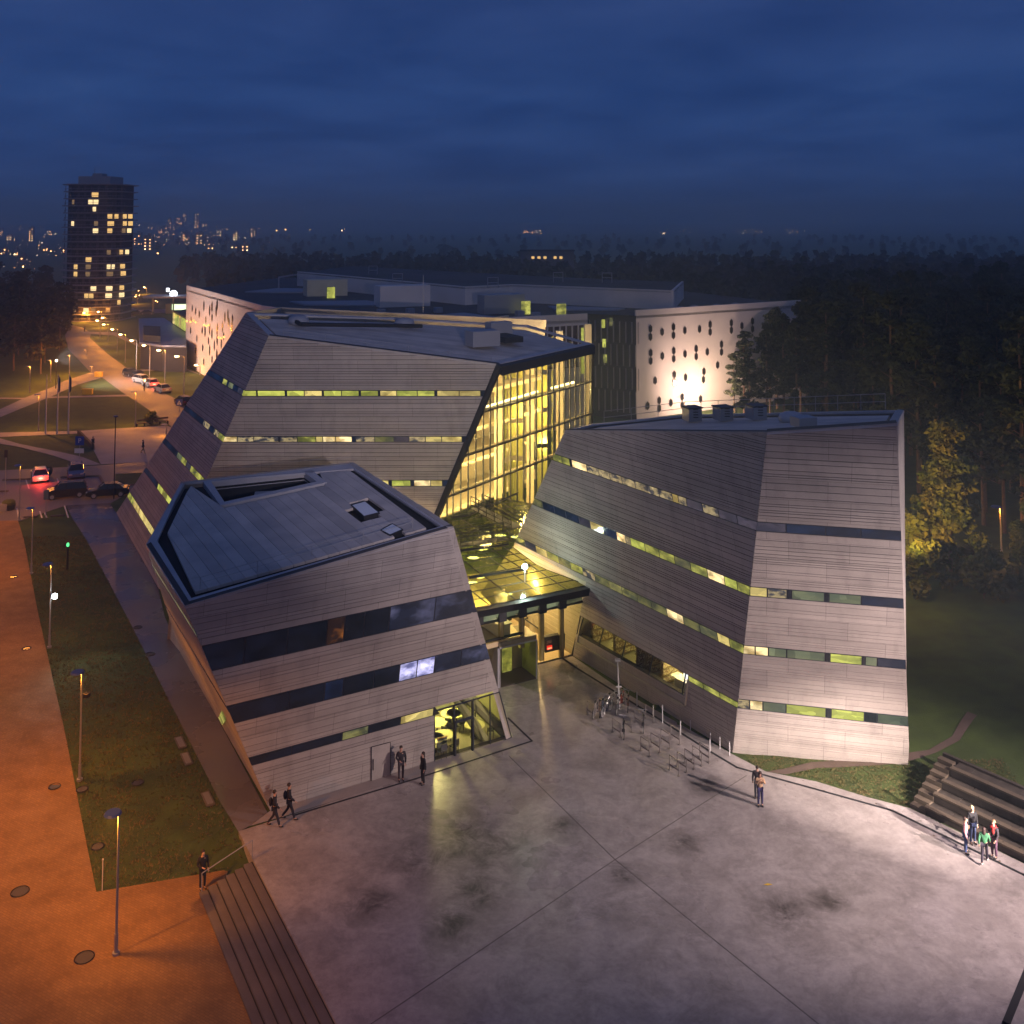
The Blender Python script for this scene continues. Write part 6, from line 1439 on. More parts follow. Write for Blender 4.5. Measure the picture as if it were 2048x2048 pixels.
board('direction_sign', c4(352, 1530), .5, .95, 1.9, pbr('sign_back', (.07, .11, .17), .5), 'dark blue-grey board on a post in front of the brown car')
board('direction_sign', c4(36, 1420), .35, .8, 5.0, M['black'], 'tall post with a dark bracket sign at the left edge of the car park')
for px, lb, w in ((c4(677, 578), 'yellow notice box on the triangular lawn', 1.7), (c4(762, 442), 'yellow barrier at the junction of path and road', 1.4)):
    p = U(px); t = thing('yellow_box', lb, 'box', tuple(p), 'yellow boxes on the far lawns'); mb = MB(); mb.box((0, 0, .55), (w, .7, .9)); mb.build('body', M['yellow'], t); mb = MB(); mb.box((0, 0, 1.03), (w + .1, .8, .06)); mb.build('lid', M['yellow'], t)
p = U(c4(65, 1465)); t = thing('planter', 'round planter with a shrub at the left edge of the car park', 'planter', tuple(p)); mb = MB(); mb.tube((0, 0, 0), (0, 0, .55), .6, .75, 12); mb.build('pot', M['stone'], t); mb = MB(); mb.ball((0, 0, .7), (.75, .7, .4), 8, 5); mb.build('shrub', M['leaf'], t)
p = U(c4(22, 1475)); t = thing('concrete_block', 'pale concrete block beside the round planter', 'block', tuple(p)); mb = MB(); mb.box((0, 0, .35), (1.0, .7, .7), .1); mb.box((0, 0, .73), (.9, .6, .06), .1); mb.build('block', M['pave'], t)
p = U(c4(360, 1205)); t = thing('shrub', 'small dark shrub behind the white car', 'shrub', tuple(p)); mb = MB(); mb.ball((0, 0, .55), (.7, .6, .6), 8, 6); mb.ball((.3, .1, .7), (.4, .4, .4), 7, 5); mb.build('foliage', M['leafg'], t); mb = MB(); mb.tube((0, 0, 0), (0, 0, .4), .05); mb.build('stem', M['bark'], t)
q0, q1 = U(c4(1055, 825)), U(c4(1295, 800)); t = thing('bench', 'long low bench with a back rail at the corner of the big lawn', 'bench', tuple(q0))
d_ = q1 - q0; mb = MB(); mb.box(d_ / 2 + V3((0, 0, .45)), (d_.length, .5, .08), math.atan2(d_.y, d_.x)); mb.build('seat', M['bark'], t); mb = MB(); mb.box(d_ / 2 + V3((0, .3, .85)), (d_.length, .06, .25), math.atan2(d_.y, d_.x)); mb.build('backrest', M['bark'], t)
for k in range(5): mb = MB(); mb.box(d_ * (k / 4) + V3((0, .1, .22)), (.12, .4, .44)); mb.build('leg', M['dmetal'], t)
p = UH(z3(408, 1400)); t = thing('marker_post', 'thin pale marker post at the corner of the lawn strip', 'post', tuple(p)); mb = MB(); mb.tube((0, 0, 0), (0, 0, 1.4), .025, n=6); mb.build('pole', M['steel_white'], t); mb = MB(); mb.tube((0, 0, 1.4), (0, 0, 1.46), .04, n=6); mb.build('cap', M['steel_white'], t)
for k, (x, y) in enumerate(((720, 810), (745, 875), (830, 1035))):
    p = UH(z3(x, y)); t = thing('window_well', 'pale glazed light shaft set in the ground by the left wall, %s' % ['farthest of three', 'middle of three', 'nearest of three'][k], 'light shaft', (p.x, p.y, p.z), 'light shafts beside the front building', rz=-1.05)
    mb = MB(); mb.box((0, 0, .03), (1.4, .45, .06)); mb.build('kerb', pbr('shaft_kerb', (.13, .12, .11), .8), t); mb = MB(); mb.box((0, 0, .065), (1.2, .3, .02)); mb.build('pane', pbr('shaft_glass', (.2, .2, .22), .3), t)

# ================================================================== cars
def car(label, pos, rz, col, kind='sedan', lights=None, L_=4.5, W_=1.8, Hh=1.45, group='parked cars'):
    t = thing('car', label, 'car', tuple(pos), group, rz)
    paint = pbr('car_paint', col, .25, metal=.3, spec=.6); gls = pbr('car_glass', (.015, .017, .022), .05)
    h = L_ / 2; suv = kind == 'suv'; Hh = 1.65 if suv else Hh
    low = [(-h, .38), (-h + .02, .72), (-h + .18, .92 if not suv else 1.0), (-h + .75, .98 if not suv else 1.05), (h - 1.25, .95 if not suv else 1.05), (h - .35, .80 if not suv else .92), (h - .02, .66), (h, .36), (h - .3, .24), (-h + .3, .24)]
    n_ = len(low); mb = MB(); secs = [(-W_ / 2, .93), (-W_ / 2 + .08, 1.0), (W_ / 2 - .08, 1.0), (W_ / 2, .93)]; vs = []
    for y, k in secs:
        for x, z in low: vs.append((x * (1 if k == 1 else .985), y, .24 + (z - .24) * (1 if k == 1 else .93)))
    fs = []
    for s_ in range(3):
        for i in range(n_): j = (i + 1) % n_; fs.append((s_ * n_ + i, s_ * n_ + j, (s_ + 1) * n_ + j, (s_ + 1) * n_ + i))
    fs += [tuple(range(n_)), tuple(reversed(range(3 * n_, 4 * n_)))]; mb.add(vs, fs); mb.build('body', paint, t)
    # greenhouse
    if kind == 'sedan': top = [(-h + .55, .95), (-h + 1.25, Hh - .03), (.35, Hh), (h - 1.15, .93)]
    elif suv: top = [(-h + .12, 1.02), (-h + .45, Hh - .03), (.55, Hh), (h - 1.05, 1.02)]
    else: top = [(-h + .2, .95), (-h + .65, Hh - .02), (.45, Hh), (h - 1.05, .93)]
    def cab(inset, zt, nm, mat, shrink=0.0):
        mb = MB(); vs = []
        for y in (-1, 1):
            for i, (x, z) in enumerate(top):
                yy = (W_ / 2 - .08 if i in (0, 3) else W_ / 2 - .30) - inset; cx = sum(a for a, _ in top) / 4; vs.append((cx + (x - cx) * (1 - shrink), y * yy, min(z, zt)))
        mb.add(vs, [(0, 1, 2, 3), (7, 6, 5, 4), (0, 4, 5, 1), (1, 5, 6, 2), (2, 6, 7, 3)]); return mb.build(nm, mat, t)
    cab(0, 9, 'cabin_glass', gls)
    mb = MB(); a, b_ = top[1], top[2]; yy = W_ / 2 - .30; mb.prism([(a[0] - .03, -yy, a[1] + .005), (b_[0] + .03, -yy, b_[1] + .005), (b_[0] + .03, yy, b_[1] + .005), (a[0] - .03, yy, a[1] + .005)], (0, 0, .03)); mb.build('roof', paint, t)
    mb = MB()
    for y in (-1, 1):
        for i, (x, z) in ((0, top[1]), (1, top[2])):
            lo_ = top[0] if i == 0 else top[3]; mb.tube((lo_[0], y * (W_ / 2 - .07), lo_[1]), (x, y * (W_ / 2 - .29), z + .01), .035, n=4)
        mb.tube((0, y * (W_ / 2 - .07), .95), (-.05, y * (W_ / 2 - .29), Hh), .03, n=4)
    mb.build('pillar', paint, t)
    for x in (-h + .85, h - .85):
        for y in (-W_ / 2 + .06, W_ / 2 - .06):
            mb = MB(); mb.tube((x, y - .11, .33), (x, y + .11, .33), .34, n=14); w_ = mb.build('wheel', M['black'], t); s_ = 1 if y > 0 else -1
            m2 = MB(); m2.tube((x, y + s_ * .10, .33), (x, y + s_ * .125, .33), .22, n=10); m2.build('rim', M['metal'], w_)
    redm = glow('tail_on', (1, .05, .02), 5, True) if lights in ('rear', 'both') else pbr('tail_off', (.25, .01, .01), .3)
    hdm = glow('head_on', (1, .92, .75), 10, True) if lights in ('front', 'both') else pbr('head_off', (.5, .5, .5), .15)
    for y in (-W_ / 2 + .28, W_ / 2 - .28):
        mb = MB(); mb.box((-h + .03, y, .80), (.10, .38, .13)); mb.build('taillight', redm, t); mb = MB(); mb.box((h - .08, y, .68), (.14, .36, .12)); mb.build('headlight', hdm, t)
        mb = MB(); mb.box((.75, (y / abs(y)) * (W_ / 2 + .06), .98), (.12, .2, .13)); mb.build('wing_mirror', paint, t)
    mb = MB(); mb.box((-h - .005, 0, .62), (.03, .5, .11)); mb.build('number_plate', M['white'], t)
    if lights in ('rear', 'both'):
        cs_, sn_ = math.cos(rz), math.sin(rz); lx = -h - .35; lamp_light('tail_glow', 'POINT', (pos.x + lx * cs_, pos.y + lx * sn_, .75), 35, (1, .05, .03), .15).parent = None
    return t
def carp(a, c):   # from rear-ground pixel to front-ground pixel
    A_, C_ = U(a), U(c); m_ = (A_ + C_) / 2; d_ = C_ - A_; return m_, math.atan2(d_.y, d_.x)
lamp_cars = [
 ('white saloon with glowing red tail lights on the car park', c4(315, 1285), c4(303, 1185), (.62, .60, .60), 'sedan', 'rear'),
 ('blue-grey estate car facing the viewer behind the brown one', c4(580, 1150), c4(592, 1262), (.12, .16, .26), 'hatch', None),
 ('dark brown off-roader parked broadside on the car park', c4(620, 1355), c4(395, 1378), (.04, .028, .024), 'suv', None),
 ('black saloon parked broadside nearest the big building', c4(955, 1350), c4(712, 1368), (.015, .015, .018), 'sedan', None),
 ('dark car with a lit headlight, farthest of the kerbside row', c4(985, 425), c4(1035, 440), (.03, .03, .035), 'hatch', 'front'),
 ('black car second in the kerbside row', c4(1085, 455), c4(1040, 440), (.02, .02, .022), 'sedan', None),
 ('white car with bright lights third in the kerbside row', c4(1075, 478), c4(1122, 487), (.6, .6, .6), 'hatch', 'both'),
 ('silver car with red brake lights fourth in the kerbside row', c4(1190, 522), c4(1135, 500), (.4, .38, .38), 'hatch', 'rear'),
 ('silver-grey saloon standing alone at the kerb', c4(1285, 566), c4(1228, 545), (.35, .34, .33), 'sedan', None),
 ('dark red-brown car half hidden by the big leaning building', c4(1450, 665), c4(1390, 640), (.06, .02, .015), 'hatch', None)]
for i, (lb, a, c, col, kd, li) in enumerate(lamp_cars):
    m_, rz = carp(a, c); car(lb, m_, rz, col, kd, li, group='cars parked along the kerb' if i > 3 else 'cars on the car park')
for k, (x, y) in enumerate(((765, 918), (825, 916))):
    car('dark car by the far filling station road, %s' % ['left one', 'right one'][k], V3(((c1(x, y)[0] - XP) / FPX * 330, 330, 0)), .3, (.04, .05, .07), 'sedan', None, group='cars by the far road')
for k, (x, y) in enumerate(((1040, 770), (1075, 772), (1250, 805), (1300, 803))):
    p = U((r3(x - 900, 826)[0] + 20 * k, r3(0, 822)[1]), .0); car('dark car glimpsed behind the roof of the right building, %s' % ['first from the left', 'second from the left', 'third from the left', 'fourth from the left'][k], V3((12.5 + k * 3.2, 140, 0)), 1.5, (.03, .03, .035), 'sedan', None, group='cars behind the right building')

# ================================================================== people
def skinned(name, verts, edges, mat, parent, root=0, sub=1):
    me = bpy.data.meshes.new(name); me.from_pydata([v_[0] for v_ in verts], edges, [])
    o = bpy.data.objects.new(name, me); COL.objects.link(o)
    md = o.modifiers.new('skin', 'SKIN'); md.use_smooth_shade = True
    for i, v_ in enumerate(verts):
        r_ = v_[1]; r_ = (r_, r_) if not hasattr(r_, '__len__') else r_
        me.skin_vertices[0].data[i].radius = r_; me.skin_vertices[0].data[i].use_root = (i == root)
    if sub: sm = o.modifiers.new('sub', 'SUBSURF'); sm.levels = sub; sm.render_levels = sub
    dg = bpy.context.evaluated_depsgraph_get(); m2 = bpy.data.meshes.new_from_object(o.evaluated_get(dg)); bpy.data.objects.remove(o)
    m2.materials.clear(); m2.materials.append(mat); m2.shade_smooth()
    o = bpy.data.objects.new(name, m2); COL.objects.link(o); o.parent = parent; return o
skin_m = pbr('skin', (.50, .30, .22), .6)
def person(label, pos, rz, h=1.75, top=(.02, .02, .025), legs=(.02, .02, .03), hair=(.04, .025, .015), pose='stand', long_hair=False, coat=False, bag=None, group=None, skirt=None):
    t = thing('person', label, 'person', tuple(pos), group, rz); k = h / 1.75
    w = 1 if pose == 'walk' else 0; S = lambda x, y, z: (x * k, y * k, z * k)
    sh = {s: S(.185 * s, 0, 1.42) for s in (-1, 1)}
    if pose == 'phone': el = {s: S(.23 * s, -.12, 1.22) for s in (-1, 1)}; wr = {s: S(.10 * s, -.26, 1.46) for s in (-1, 1)}
    elif pose == 'walk': el = {-1: S(-.24, -.10, 1.15), 1: S(.24, .12, 1.15)}; wr = {-1: S(-.22, -.28, .98), 1: S(.24, .10, .90)}
    elif pose == 'talk': el = {-1: S(-.25, .02, 1.15), 1: S(.24, -.02, 1.15)}; wr = {-1: S(-.12, -.24, 1.12), 1: S(.20, -.16, .95)}
    else: el = {s: S(.235 * s, .03, 1.15) for s in (-1, 1)}; wr = {s: S(.235 * s, -.04, .90) for s in (-1, 1)}
    hip = {s: S(.09 * s, 0, .92) for s in (-1, 1)}
    kn = {-1: S(-.10, -.14 * w - .02, .50), 1: S(.10, .06 * w - .01, .50)}
    an = {-1: S(-.10, -.28 * w + .02, .09), 1: S(.10, .34 * w + .02, .09 + .06 * w)}
    to = {s: (an[s][0] + .01 * s, an[s][1] - .15 * k, .045 * k + (.02 if (w and s > 0) else 0)) for s in (-1, 1)}
    V_ = [(S(0, 0, .95), (.13 * k, .09 * k)), (S(0, 0, 1.15), (.12 * k, .085 * k)), (S(0, .0, 1.38), (.13 * k, .085 * k)), (S(0, -.01, 1.50), .052 * k), (S(0, -.02, 1.59), (.070 * k, .085 * k)), (S(0, -.015, 1.68), (.075 * k, .09 * k)), (S(0, -.01, 1.735), .045 * k), (S(0, -.105, 1.62), .016 * k)]
    E_ = [(0, 1), (1, 2), (2, 3), (3, 4), (4, 5), (5, 6), (4, 7)]
    for s in (-1, 1):
        b0 = len(V_); V_ += [(sh[s], .055 * k), (el[s], .040 * k), (wr[s], .027 * k)]; E_ += [(2, b0), (b0, b0 + 1), (b0 + 1, b0 + 2)]
        d_ = (V3(wr[s]) - V3(el[s])).normalized(); pm = V3(wr[s]) + d_ * .06 * k; V_.append((tuple(pm), (.036 * k, .018 * k))); E_.append((b0 + 2, b0 + 3)); sd_ = V3((1, 0, 0)) if abs(d_.x) < .7 else V3((0, 1, 0))
        for f_ in range(4):
            b1_ = len(V_); q = pm + d_ * .03 * k + sd_ * (f_ - 1.5) * .02 * k; V_ += [(tuple(q), .009 * k), (tuple(q + d_ * (.055, .07, .065, .05)[f_] * k + V3((0, -.015, 0))), .007 * k)]; E_ += [(b0 + 3, b1_), (b1_, b1_ + 1)]
        b1_ = len(V_); q = V3(wr[s]) + d_ * .03 * k - sd_ * s * .035 * k; V_.append((tuple(q + d_ * .03 * k), .010 * k)); E_.append((b0 + 2, b1_))
        b0 = len(V_); V_ += [(hip[s], .085 * k), (kn[s], .055 * k), (an[s], .036 * k), (to[s], .034 * k)]; E_ += [(0, b0), (b0, b0 + 1), (b0 + 1, b0 + 2), (b0 + 2, b0 + 3)]
    skinned('body', V_, E_, skin_m, t)
    jm_ = pbr('jacket_cloth', top, .85); lm_ = pbr('trouser_cloth', legs, .85); hm = pbr('hair', hair, .7)
    V_ = [(S(0, 0, .93), (.165 * k, .125 * k)), (S(0, 0, 1.15), (.15 * k, .115 * k)), (S(0, 0, 1.38), (.165 * k, .115 * k)), (S(0, 0, 1.47), (.085 * k, .08 * k))]; E_ = [(0, 1), (1, 2), (2, 3)]
    if coat: V_.append((S(0, .01, .62), (.18 * k, .15 * k))); E_.append((0, 4))
    for s in (-1, 1): b0 = len(V_); V_ += [(sh[s], .078 * k), (el[s], .062 * k), (wr[s], .045 * k)]; E_ += [(2, b0), (b0, b0 + 1), (b0 + 1, b0 + 2)]
    skinned('jacket', V_, E_, jm_, t)
    V_ = [(S(0, 0, .93), (.145 * k, .115 * k))]; E_ = []
    for s in (-1, 1): b0 = len(V_); V_ += [(hip[s], .10 * k), (kn[s], .072 * k), (an[s], .055 * k)]; E_ += [(0, b0), (b0, b0 + 1), (b0 + 1, b0 + 2)]
    skinned('trousers', V_, E_, lm_, t)
    for s in (-1, 1):
        a_, b_ = V3(an[s]), V3(to[s]); skinned('shoe', [((a_.x, a_.y + .04 * k, a_.z - .035 * k), .045 * k), ((b_.x, b_.y, b_.z), .045 * k), ((b_.x, b_.y - .05 * k, b_.z - .005), .032 * k)], [(0, 1), (1, 2)], pbr('shoe_leather', (.55, .53, .52) if skirt == 'white_shoes' else (.02, .018, .018), .6), t)
    mb = MB(); mb.ball(S(0, .02, 1.685), (.093 * k, .105 * k, .09 * k), 10, 7)
    if long_hair: mb.ball(S(0, .06, 1.56), (.085 * k, .06 * k, .17 * k), 8, 6)
    mb.build('hair', hm, t, smooth=True)
    if bag:
        mb = MB(); mb.ball(S(.0, .20, 1.2), (.15 * k, .10 * k, .22 * k), 8, 6); mb.build('backpack', pbr('bag_cloth', bag, .8), t, smooth=True)
    return t
def pp(x, y, z=0): return UH((x, y))
E5 = lambda x, y: (430 + x / 7.156, 1500 + y / 7.156)
person('walker in dark clothes with backpack, left of the pair by the front building', UH(E5(850, 1095)), R(95), 1.80, (.018, .016, .02), (.02, .02, .03), pose='walk', bag=(.02, .016, .02))
person('walker in dark jacket with backpack, right of the pair by the front building', UH(E5(1060, 995)), R(100), 1.82, (.016, .016, .022), (.012, .012, .02), pose='walk', bag=(.012, .014, .02))
person('man in dark clothes standing beside the service door, casting a shadow on the wall', UH(b1(1368, 1503)), R(20), 1.85, (.03, .025, .03), (.05, .04, .05), pose='talk')
person('person in a long dark coat standing left of the glazed cafe corner', UH(b1(1468, 1520)), R(-60), 1.72, (.012, .012, .016), (.02, .018, .02), coat=True, long_hair=True)
person('lone man in dark clothes on the orange path above the long steps', UH(z3(808, 1394)), R(40), 1.80, (.016, .014, .016), (.02, .018, .02), pose='talk', coat=True)
person('woman in a tan jacket raising her hands to her face on the bright square', UH((1520.7, 1612)), R(0), 1.72, (.55, .36, .22), (.035, .03, .10), (.06, .025, .02), pose='phone', long_hair=True)
person('person in dark clothes standing right behind the woman in the tan jacket', UH((1515, 1598)), R(170), 1.74, (.03, .025, .03), (.02, .02, .03), pose='stand')
person('woman in a pink hooded jacket and blue jeans by the terraced seats', UH(te(1322, 1085)), R(70), 1.72, (.70, .38, .42), (.05, .08, .20), (.03, .015, .012), pose='stand')
person('blond man in a black jacket standing behind the group by the terraced seats', UH(te(1395, 985)), R(10), 1.82, (.015, .015, .02), (.03, .05, .12), (.50, .38, .22), pose='stand')
person('woman in a green jacket and white shoes, nearest of the group by the terraced seats', UH(te(1520, 1185)), R(150), 1.66, (.04, .16, .08), (.02, .015, .03), (.04, .02, .02), pose='walk', long_hair=True, skirt='white_shoes')
person('person in red scarf and long dark coat, rightmost by the terraced seats', UH(te(1620, 1130)), R(-60), 1.76, (.03, .025, .035), (.10, .05, .09), (.30, .18, .10), pose='talk', coat=True)
t = bpy.data.objects['person.010'] if 'person.010' in bpy.data.objects else None
if t: mb = MB(); mb.ring((0, 0, 1.46), .11, .055, (0, 0, 1), 14, 6); mb.ball((.05, -.12, 1.32), (.07, .05, .16)); mb.build('scarf', pbr('red_scarf', (.55, .03, .03), .8), t, smooth=True)
person('dark figure walking across the grey yard', U(c4(1105, 1030)), R(90), 1.75, (.012, .012, .014), (.012, .012, .014), pose='walk')
person('dark figure on the left edge of the grey yard beside the low wall', U(c4(718, 1000)), R(60), 1.7, (.03, .02, .02), (.02, .015, .015), pose='walk')
person('figure standing on the road before the parked cars', U(c4(1115, 550)), R(60), 1.7, (.05, .03, .02), (.03, .02, .02))
person('figure at the far end of the road near the dark trees', U(c4(652, 92)), R(60), 1.7, (.20, .15, .10), (.1, .08, .06))

# ================================================================== bicycles and stands
def bicycle(label, pos, rz, col, lean=.06):
    t = thing('bicycle', label, 'bicycle', tuple(pos), 'bicycles in the stands', rz); t.rotation_euler = (lean, 0, rz)
    fm = pbr('bike_paint', col, .3, metal=.5)
    for x in (-.52, .52):
        mb = MB(); mb.ring((x, 0, .34), .32, .022, (0, 1, 0), 22, 5); w_ = mb.build('wheel', M['black'], t); m2 = MB(); m2.ring((x, 0, .34), .295, .012, (0, 1, 0), 22, 4)
        for a in range(8): m2.tube((x, 0, .34), (x + .29 * math.cos(a * .785), 0, .34 + .29 * math.sin(a * .785)), .005, n=3, cap=False)
        m2.build('rim', M['steel_white'], w_)
    mb = MB(); bb = (-.05, 0, .30); st_ = (-.18, 0, .80); hd_ = (.40, 0, .82); hb = (.44, 0, .66)
    for a, c in ((bb, st_), (st_, hd_), (bb, hb), (hd_, hb), (hb, (.52, 0, .34)), (bb, (-.52, 0, .34)), (st_, (-.52, 0, .34))): mb.tube(a, c, .022, n=5)
    mb.tube((-.05, -.08, .30), (-.05, .08, .30), .09, n=10); mb.build('frame', fm, t)
    mb = MB(); mb.path([(.36, -.30, 1.0), (.42, -.1, .98), (.40, 0, .96), (.42, .1, .98), (.36, .30, 1.0)], .016, 5); mb.tube(hd_, (.39, 0, .97), .018, n=5); mb.build('handlebar', M['metal'], t)
    mb = MB(); mb.ball((-.22, 0, .93), (.14, .07, .04), 8, 5); mb.tube(st_, (-.20, 0, .92), .015, n=5); mb.build('saddle', M['black'], t)
    return t
wd_ = math.atan2((P1 - P0).y, (P1 - P0).x)
for lb, x, y, a, col in (('white bicycle, leftmost in the stands', 235, 590, 1.2, (.6, .55, .5)), ('pale bicycle propped against the leftmost one', 275, 575, 1.5, (.5, .35, .25)), ('dark bicycle third from the left in the stands', 355, 580, 1.0, (.03, .03, .05)), ('silver bicycle beneath the white lamp post', 480, 545, 1.3, (.35, .35, .40)), ('brown bicycle with a basket nearest the building wall', 590, 520, 1.45, (.30, .15, .10)), ('black bicycle standing alone in front', 540, 815, 1.5, (.02, .02, .02)), ('dark bicycle with a lamp, rightmost of all', 755, 745, 1.5, (.04, .04, .05)), ('pale blue bicycle wedged between the leftmost and the dark one', 310, 560, 1.35, (.25, .35, .5)), ('silver bicycle behind the dark third one', 400, 500, .9, (.5, .5, .5)), ('small reddish bicycle behind the white lamp post', 520, 490, 1.2, (.35, .08, .05))):
    p = U(bk(x, y)); bicycle(lb, V3((p.x, p.y + .4, .01)), a, col)
t = thing('bicycle_lamp_post', 'slim white lamp post standing among the bicycles', 'pole', tuple(U(bk(490, 480)))); 
mb = MB(); mb.tube((0, 0, 0), (-.1, 0, 3.0), .05, .04, 8); mb.build('pole', M['steel_white'], t); mb = MB(); mb.box((-.1, -.1, 3.05), (.34, .3, .1)); mb.tube((-.2, 0, 1.35), (.15, 0, 1.35), .05); mb.build('lamp_head', M['steel_white'], t)
rackm = pbr('rack_steel', (.33, .30, .29), .35, metal=.7); k_ = 0
wdir_ = (P1 - P0).normalized(); wn_ = V3((-wdir_.y, wdir_.x, 0)); wn_ = wn_ if wn_.y > 0 else -wn_
for row_, (x, y, n_) in enumerate(((820, 1010, 4), (1145, 1225, 5), (500, 800, 4), (215, 600, 4))):
    b0 = U(bk(x, y)); e_ = U(bk((1155, 1480, 870, 560)[row_], (880, 1080, 640, 440)[row_]))
    for i in range(n_):
        p = b0.lerp(e_, i / (n_ - 1)); t = thing('bicycle_stand', '%s in the %s row of hoop stands' % (['first hoop from the open square', 'second hoop from the open square', 'third hoop from the open square', 'fourth hoop from the open square', 'hoop nearest the drain'][i], ['second', 'nearest', 'third', 'farthest'][row_]), 'bicycle stand', tuple(p), 'steel hoop stands on the square')
        a, c = V3(), wdir_ * -.75
        mb = MB(); mb.path([a, a + ud * .82, c + ud * .82, c], .024, 6); mb.build('hoop', rackm, t)
        mb = MB(); mb.box((c + a) / 2 + ud * .30, (.75, .012, .10), wd_); mb.box(a + ud * .02, (.14, .14, .03), wd_); mb.box(c + ud * .02, (.14, .14, .03), wd_); mb.build('plate', rackm, t)
bl_ = [((685, 450), .80), ((865, 578), .35), ((967, 640), 1.1), ((1165, 772), .6), ((1275, 722), .25), ((1490, 962), .4), ((1497, 872), .3), ((1600, 925), .3), ((1707, 1000), .5)]
for i, ((x, y), h_) in enumerate(bl_):
    t = thing('bollard', 'thin pale post along the drain, %s from the bicycles' % ['first', 'second', 'third', 'fourth', 'fifth', 'sixth', 'seventh', 'eighth', 'last'][i], 'bollard', tuple(U(bk(x, y))), 'thin posts along the right building'); mb = MB(); mb.tube((0, 0, 0), (0, 0, .5 + h_ * .5), .03, n=6); mb.build('post', M['steel_white'], t); mb = MB(); mb.tube((0, 0, .5 + h_ * .5), (0, 0, .54 + h_ * .5), .045, n=6); mb.build('cap', M['metal'], t)
# fallen leaves and bits on the square
t = thing('litter', 'scrap of yellow leaf lying on the square', 'leaf', tuple(U(r4(585, 955)))); mb = MB(); mb.poly([(0, 0, .01), (.25, .1, .015), (.45, .02, .01), (.2, -.06, .02)]); mb.build('leaf_blade', M['yellow'], t)

# ================================================================== trees
def crown_mesh(name, fn, n, sz, seed, mat):
    rng = random.Random(seed); vs = []; fs = []
    for _ in range(n):
        c, d_ = fn(rng); s_ = sz * rng.uniform(.6, 1.4)
        a = V3((rng.gauss(0, 1), rng.gauss(0, 1), rng.gauss(0, .6))).normalized(); b_ = a.cross(V3((rng.gauss(0, 1), rng.gauss(0, 1), rng.gauss(0, 1)))).normalized()
        q = len(vs); c = V3(c)
        vs += [tuple(c - a * s_), tuple(c + b_ * s_ * .55), tuple(c + a * s_), tuple(c - b_ * s_ * .55)]; fs.append((q, q + 1, q + 2, q + 3))
    me = bpy.data.meshes.new(name); me.from_pydata(vs, [], fs); me.materials.append(mat); return me
def lobes(rng_seed, n, rad, z0, z1, top_narrow=.5):
    rng = random.Random(rng_seed); L_ = []
    for i in range(n):
        t = rng.random(); z = z0 + (z1 - z0) * t; r_ = rad * (1 - top_narrow * t) * math.sqrt(rng.random()); a = rng.random() * 6.283
        L_.append((r_ * math.cos(a), r_ * math.sin(a), z, rng.uniform(.55, 1.1)))
    L_.append((0, 0, z1, .6)); return L_
def lobe_fn(L_, k, flat=.6):
    def fn(rng):
        x, y, z, s_ = rng.choice(L_); v_ = V3((rng.gauss(0, 1), rng.gauss(0, 1), rng.gauss(0, 1))).normalized() * (k * s_ * rng.random() ** .35)
        return (x + v_.x, y + v_.y, z + v_.z * flat), 0
    return fn
def make_tree(kind, variant, mat, h, rad, z0, nl, n, sz, label, grp, cat='tree', k=1.15, flat=.6, tn=.5):
    t = thing(kind, label, cat, (0, 0, -500), grp); rng = random.Random(variant * 7 + 3); L_ = lobes(variant * 13 + len(kind), nl, rad, z0, h - .6, tn)
    me = crown_mesh('crown', lobe_fn(L_, k, flat), n, sz, variant, mat); o = bpy.data.objects.new('crown', me); COL.objects.link(o); o.parent = t
    mb = MB(); b_ = rng.uniform(-.3, .3); pts = [(0, 0, -.6), (b_ * .5, 0, h * .3), (b_, b_ * .5, h * .65), (b_ * .6, 0, h * .93)]; rs = [.20, .16, .11, .04]
    for i in range(3): mb.tube(pts[i], pts[i + 1], rs[i] * h / 16, rs[i + 1] * h / 16, 6, False)
    for x, y, z, s_ in L_[::2]: mb.tube((b_ * z / h, 0, z - .9), (x, y, z), .05, .02, 4, False)
    mb.build('trunk', M['bark'], t); return t
pines = [make_tree('pine_tree', i, M['needle'], 16 + 1.6 * i, 3.1, 4.6 + i * .5, 34, 3000, .30, 'dark pine in the wood behind the right building', 'pines of the wood behind the right building') for i in range(4)]
decid = [make_tree('leafy_tree', i, M['leafg'], 15, 4.2, 4.0, 34, 1800, .42, 'dark leafy tree in the clump left of the far road', 'leafy trees left of the far road', k=1.5, flat=.8) for i in range(2)]
autumn = make_tree('autumn_tree', 5, M['leaf'], 12.8, 3.2, 1.2, 60, 11000, .20, 'yellow-green autumn tree lit by lamplight right of the right building', None, k=1.0, flat=.9, tn=.75)
bushy = make_tree('autumn_shrub', 6, M['leaf'], 4.2, 2.3, .5, 18, 2200, .24, 'low orange-brown bush', None, 'shrub', k=.9, flat=.8)
def used_first(src, state={}):
    pass
placed = {}
BASEL = {o_.name: o_['label'] for o_ in pines + decid + [autumn, bushy]}
def plant(src, x, y, rz, sc, z=0, label=None, group=None):
    if src.name not in placed:
        placed[src.name] = 1; src.location = (x, y, z); src.rotation_euler = (0, 0, rz); src.scale = (sc, sc, sc)
        if label: src['label'] = label
        if group: src['group'] = group
        return src
    return place_copy(src, (x, y, z), rz, label or BASEL.get(src.name), sc, group)
rng = random.Random(11)
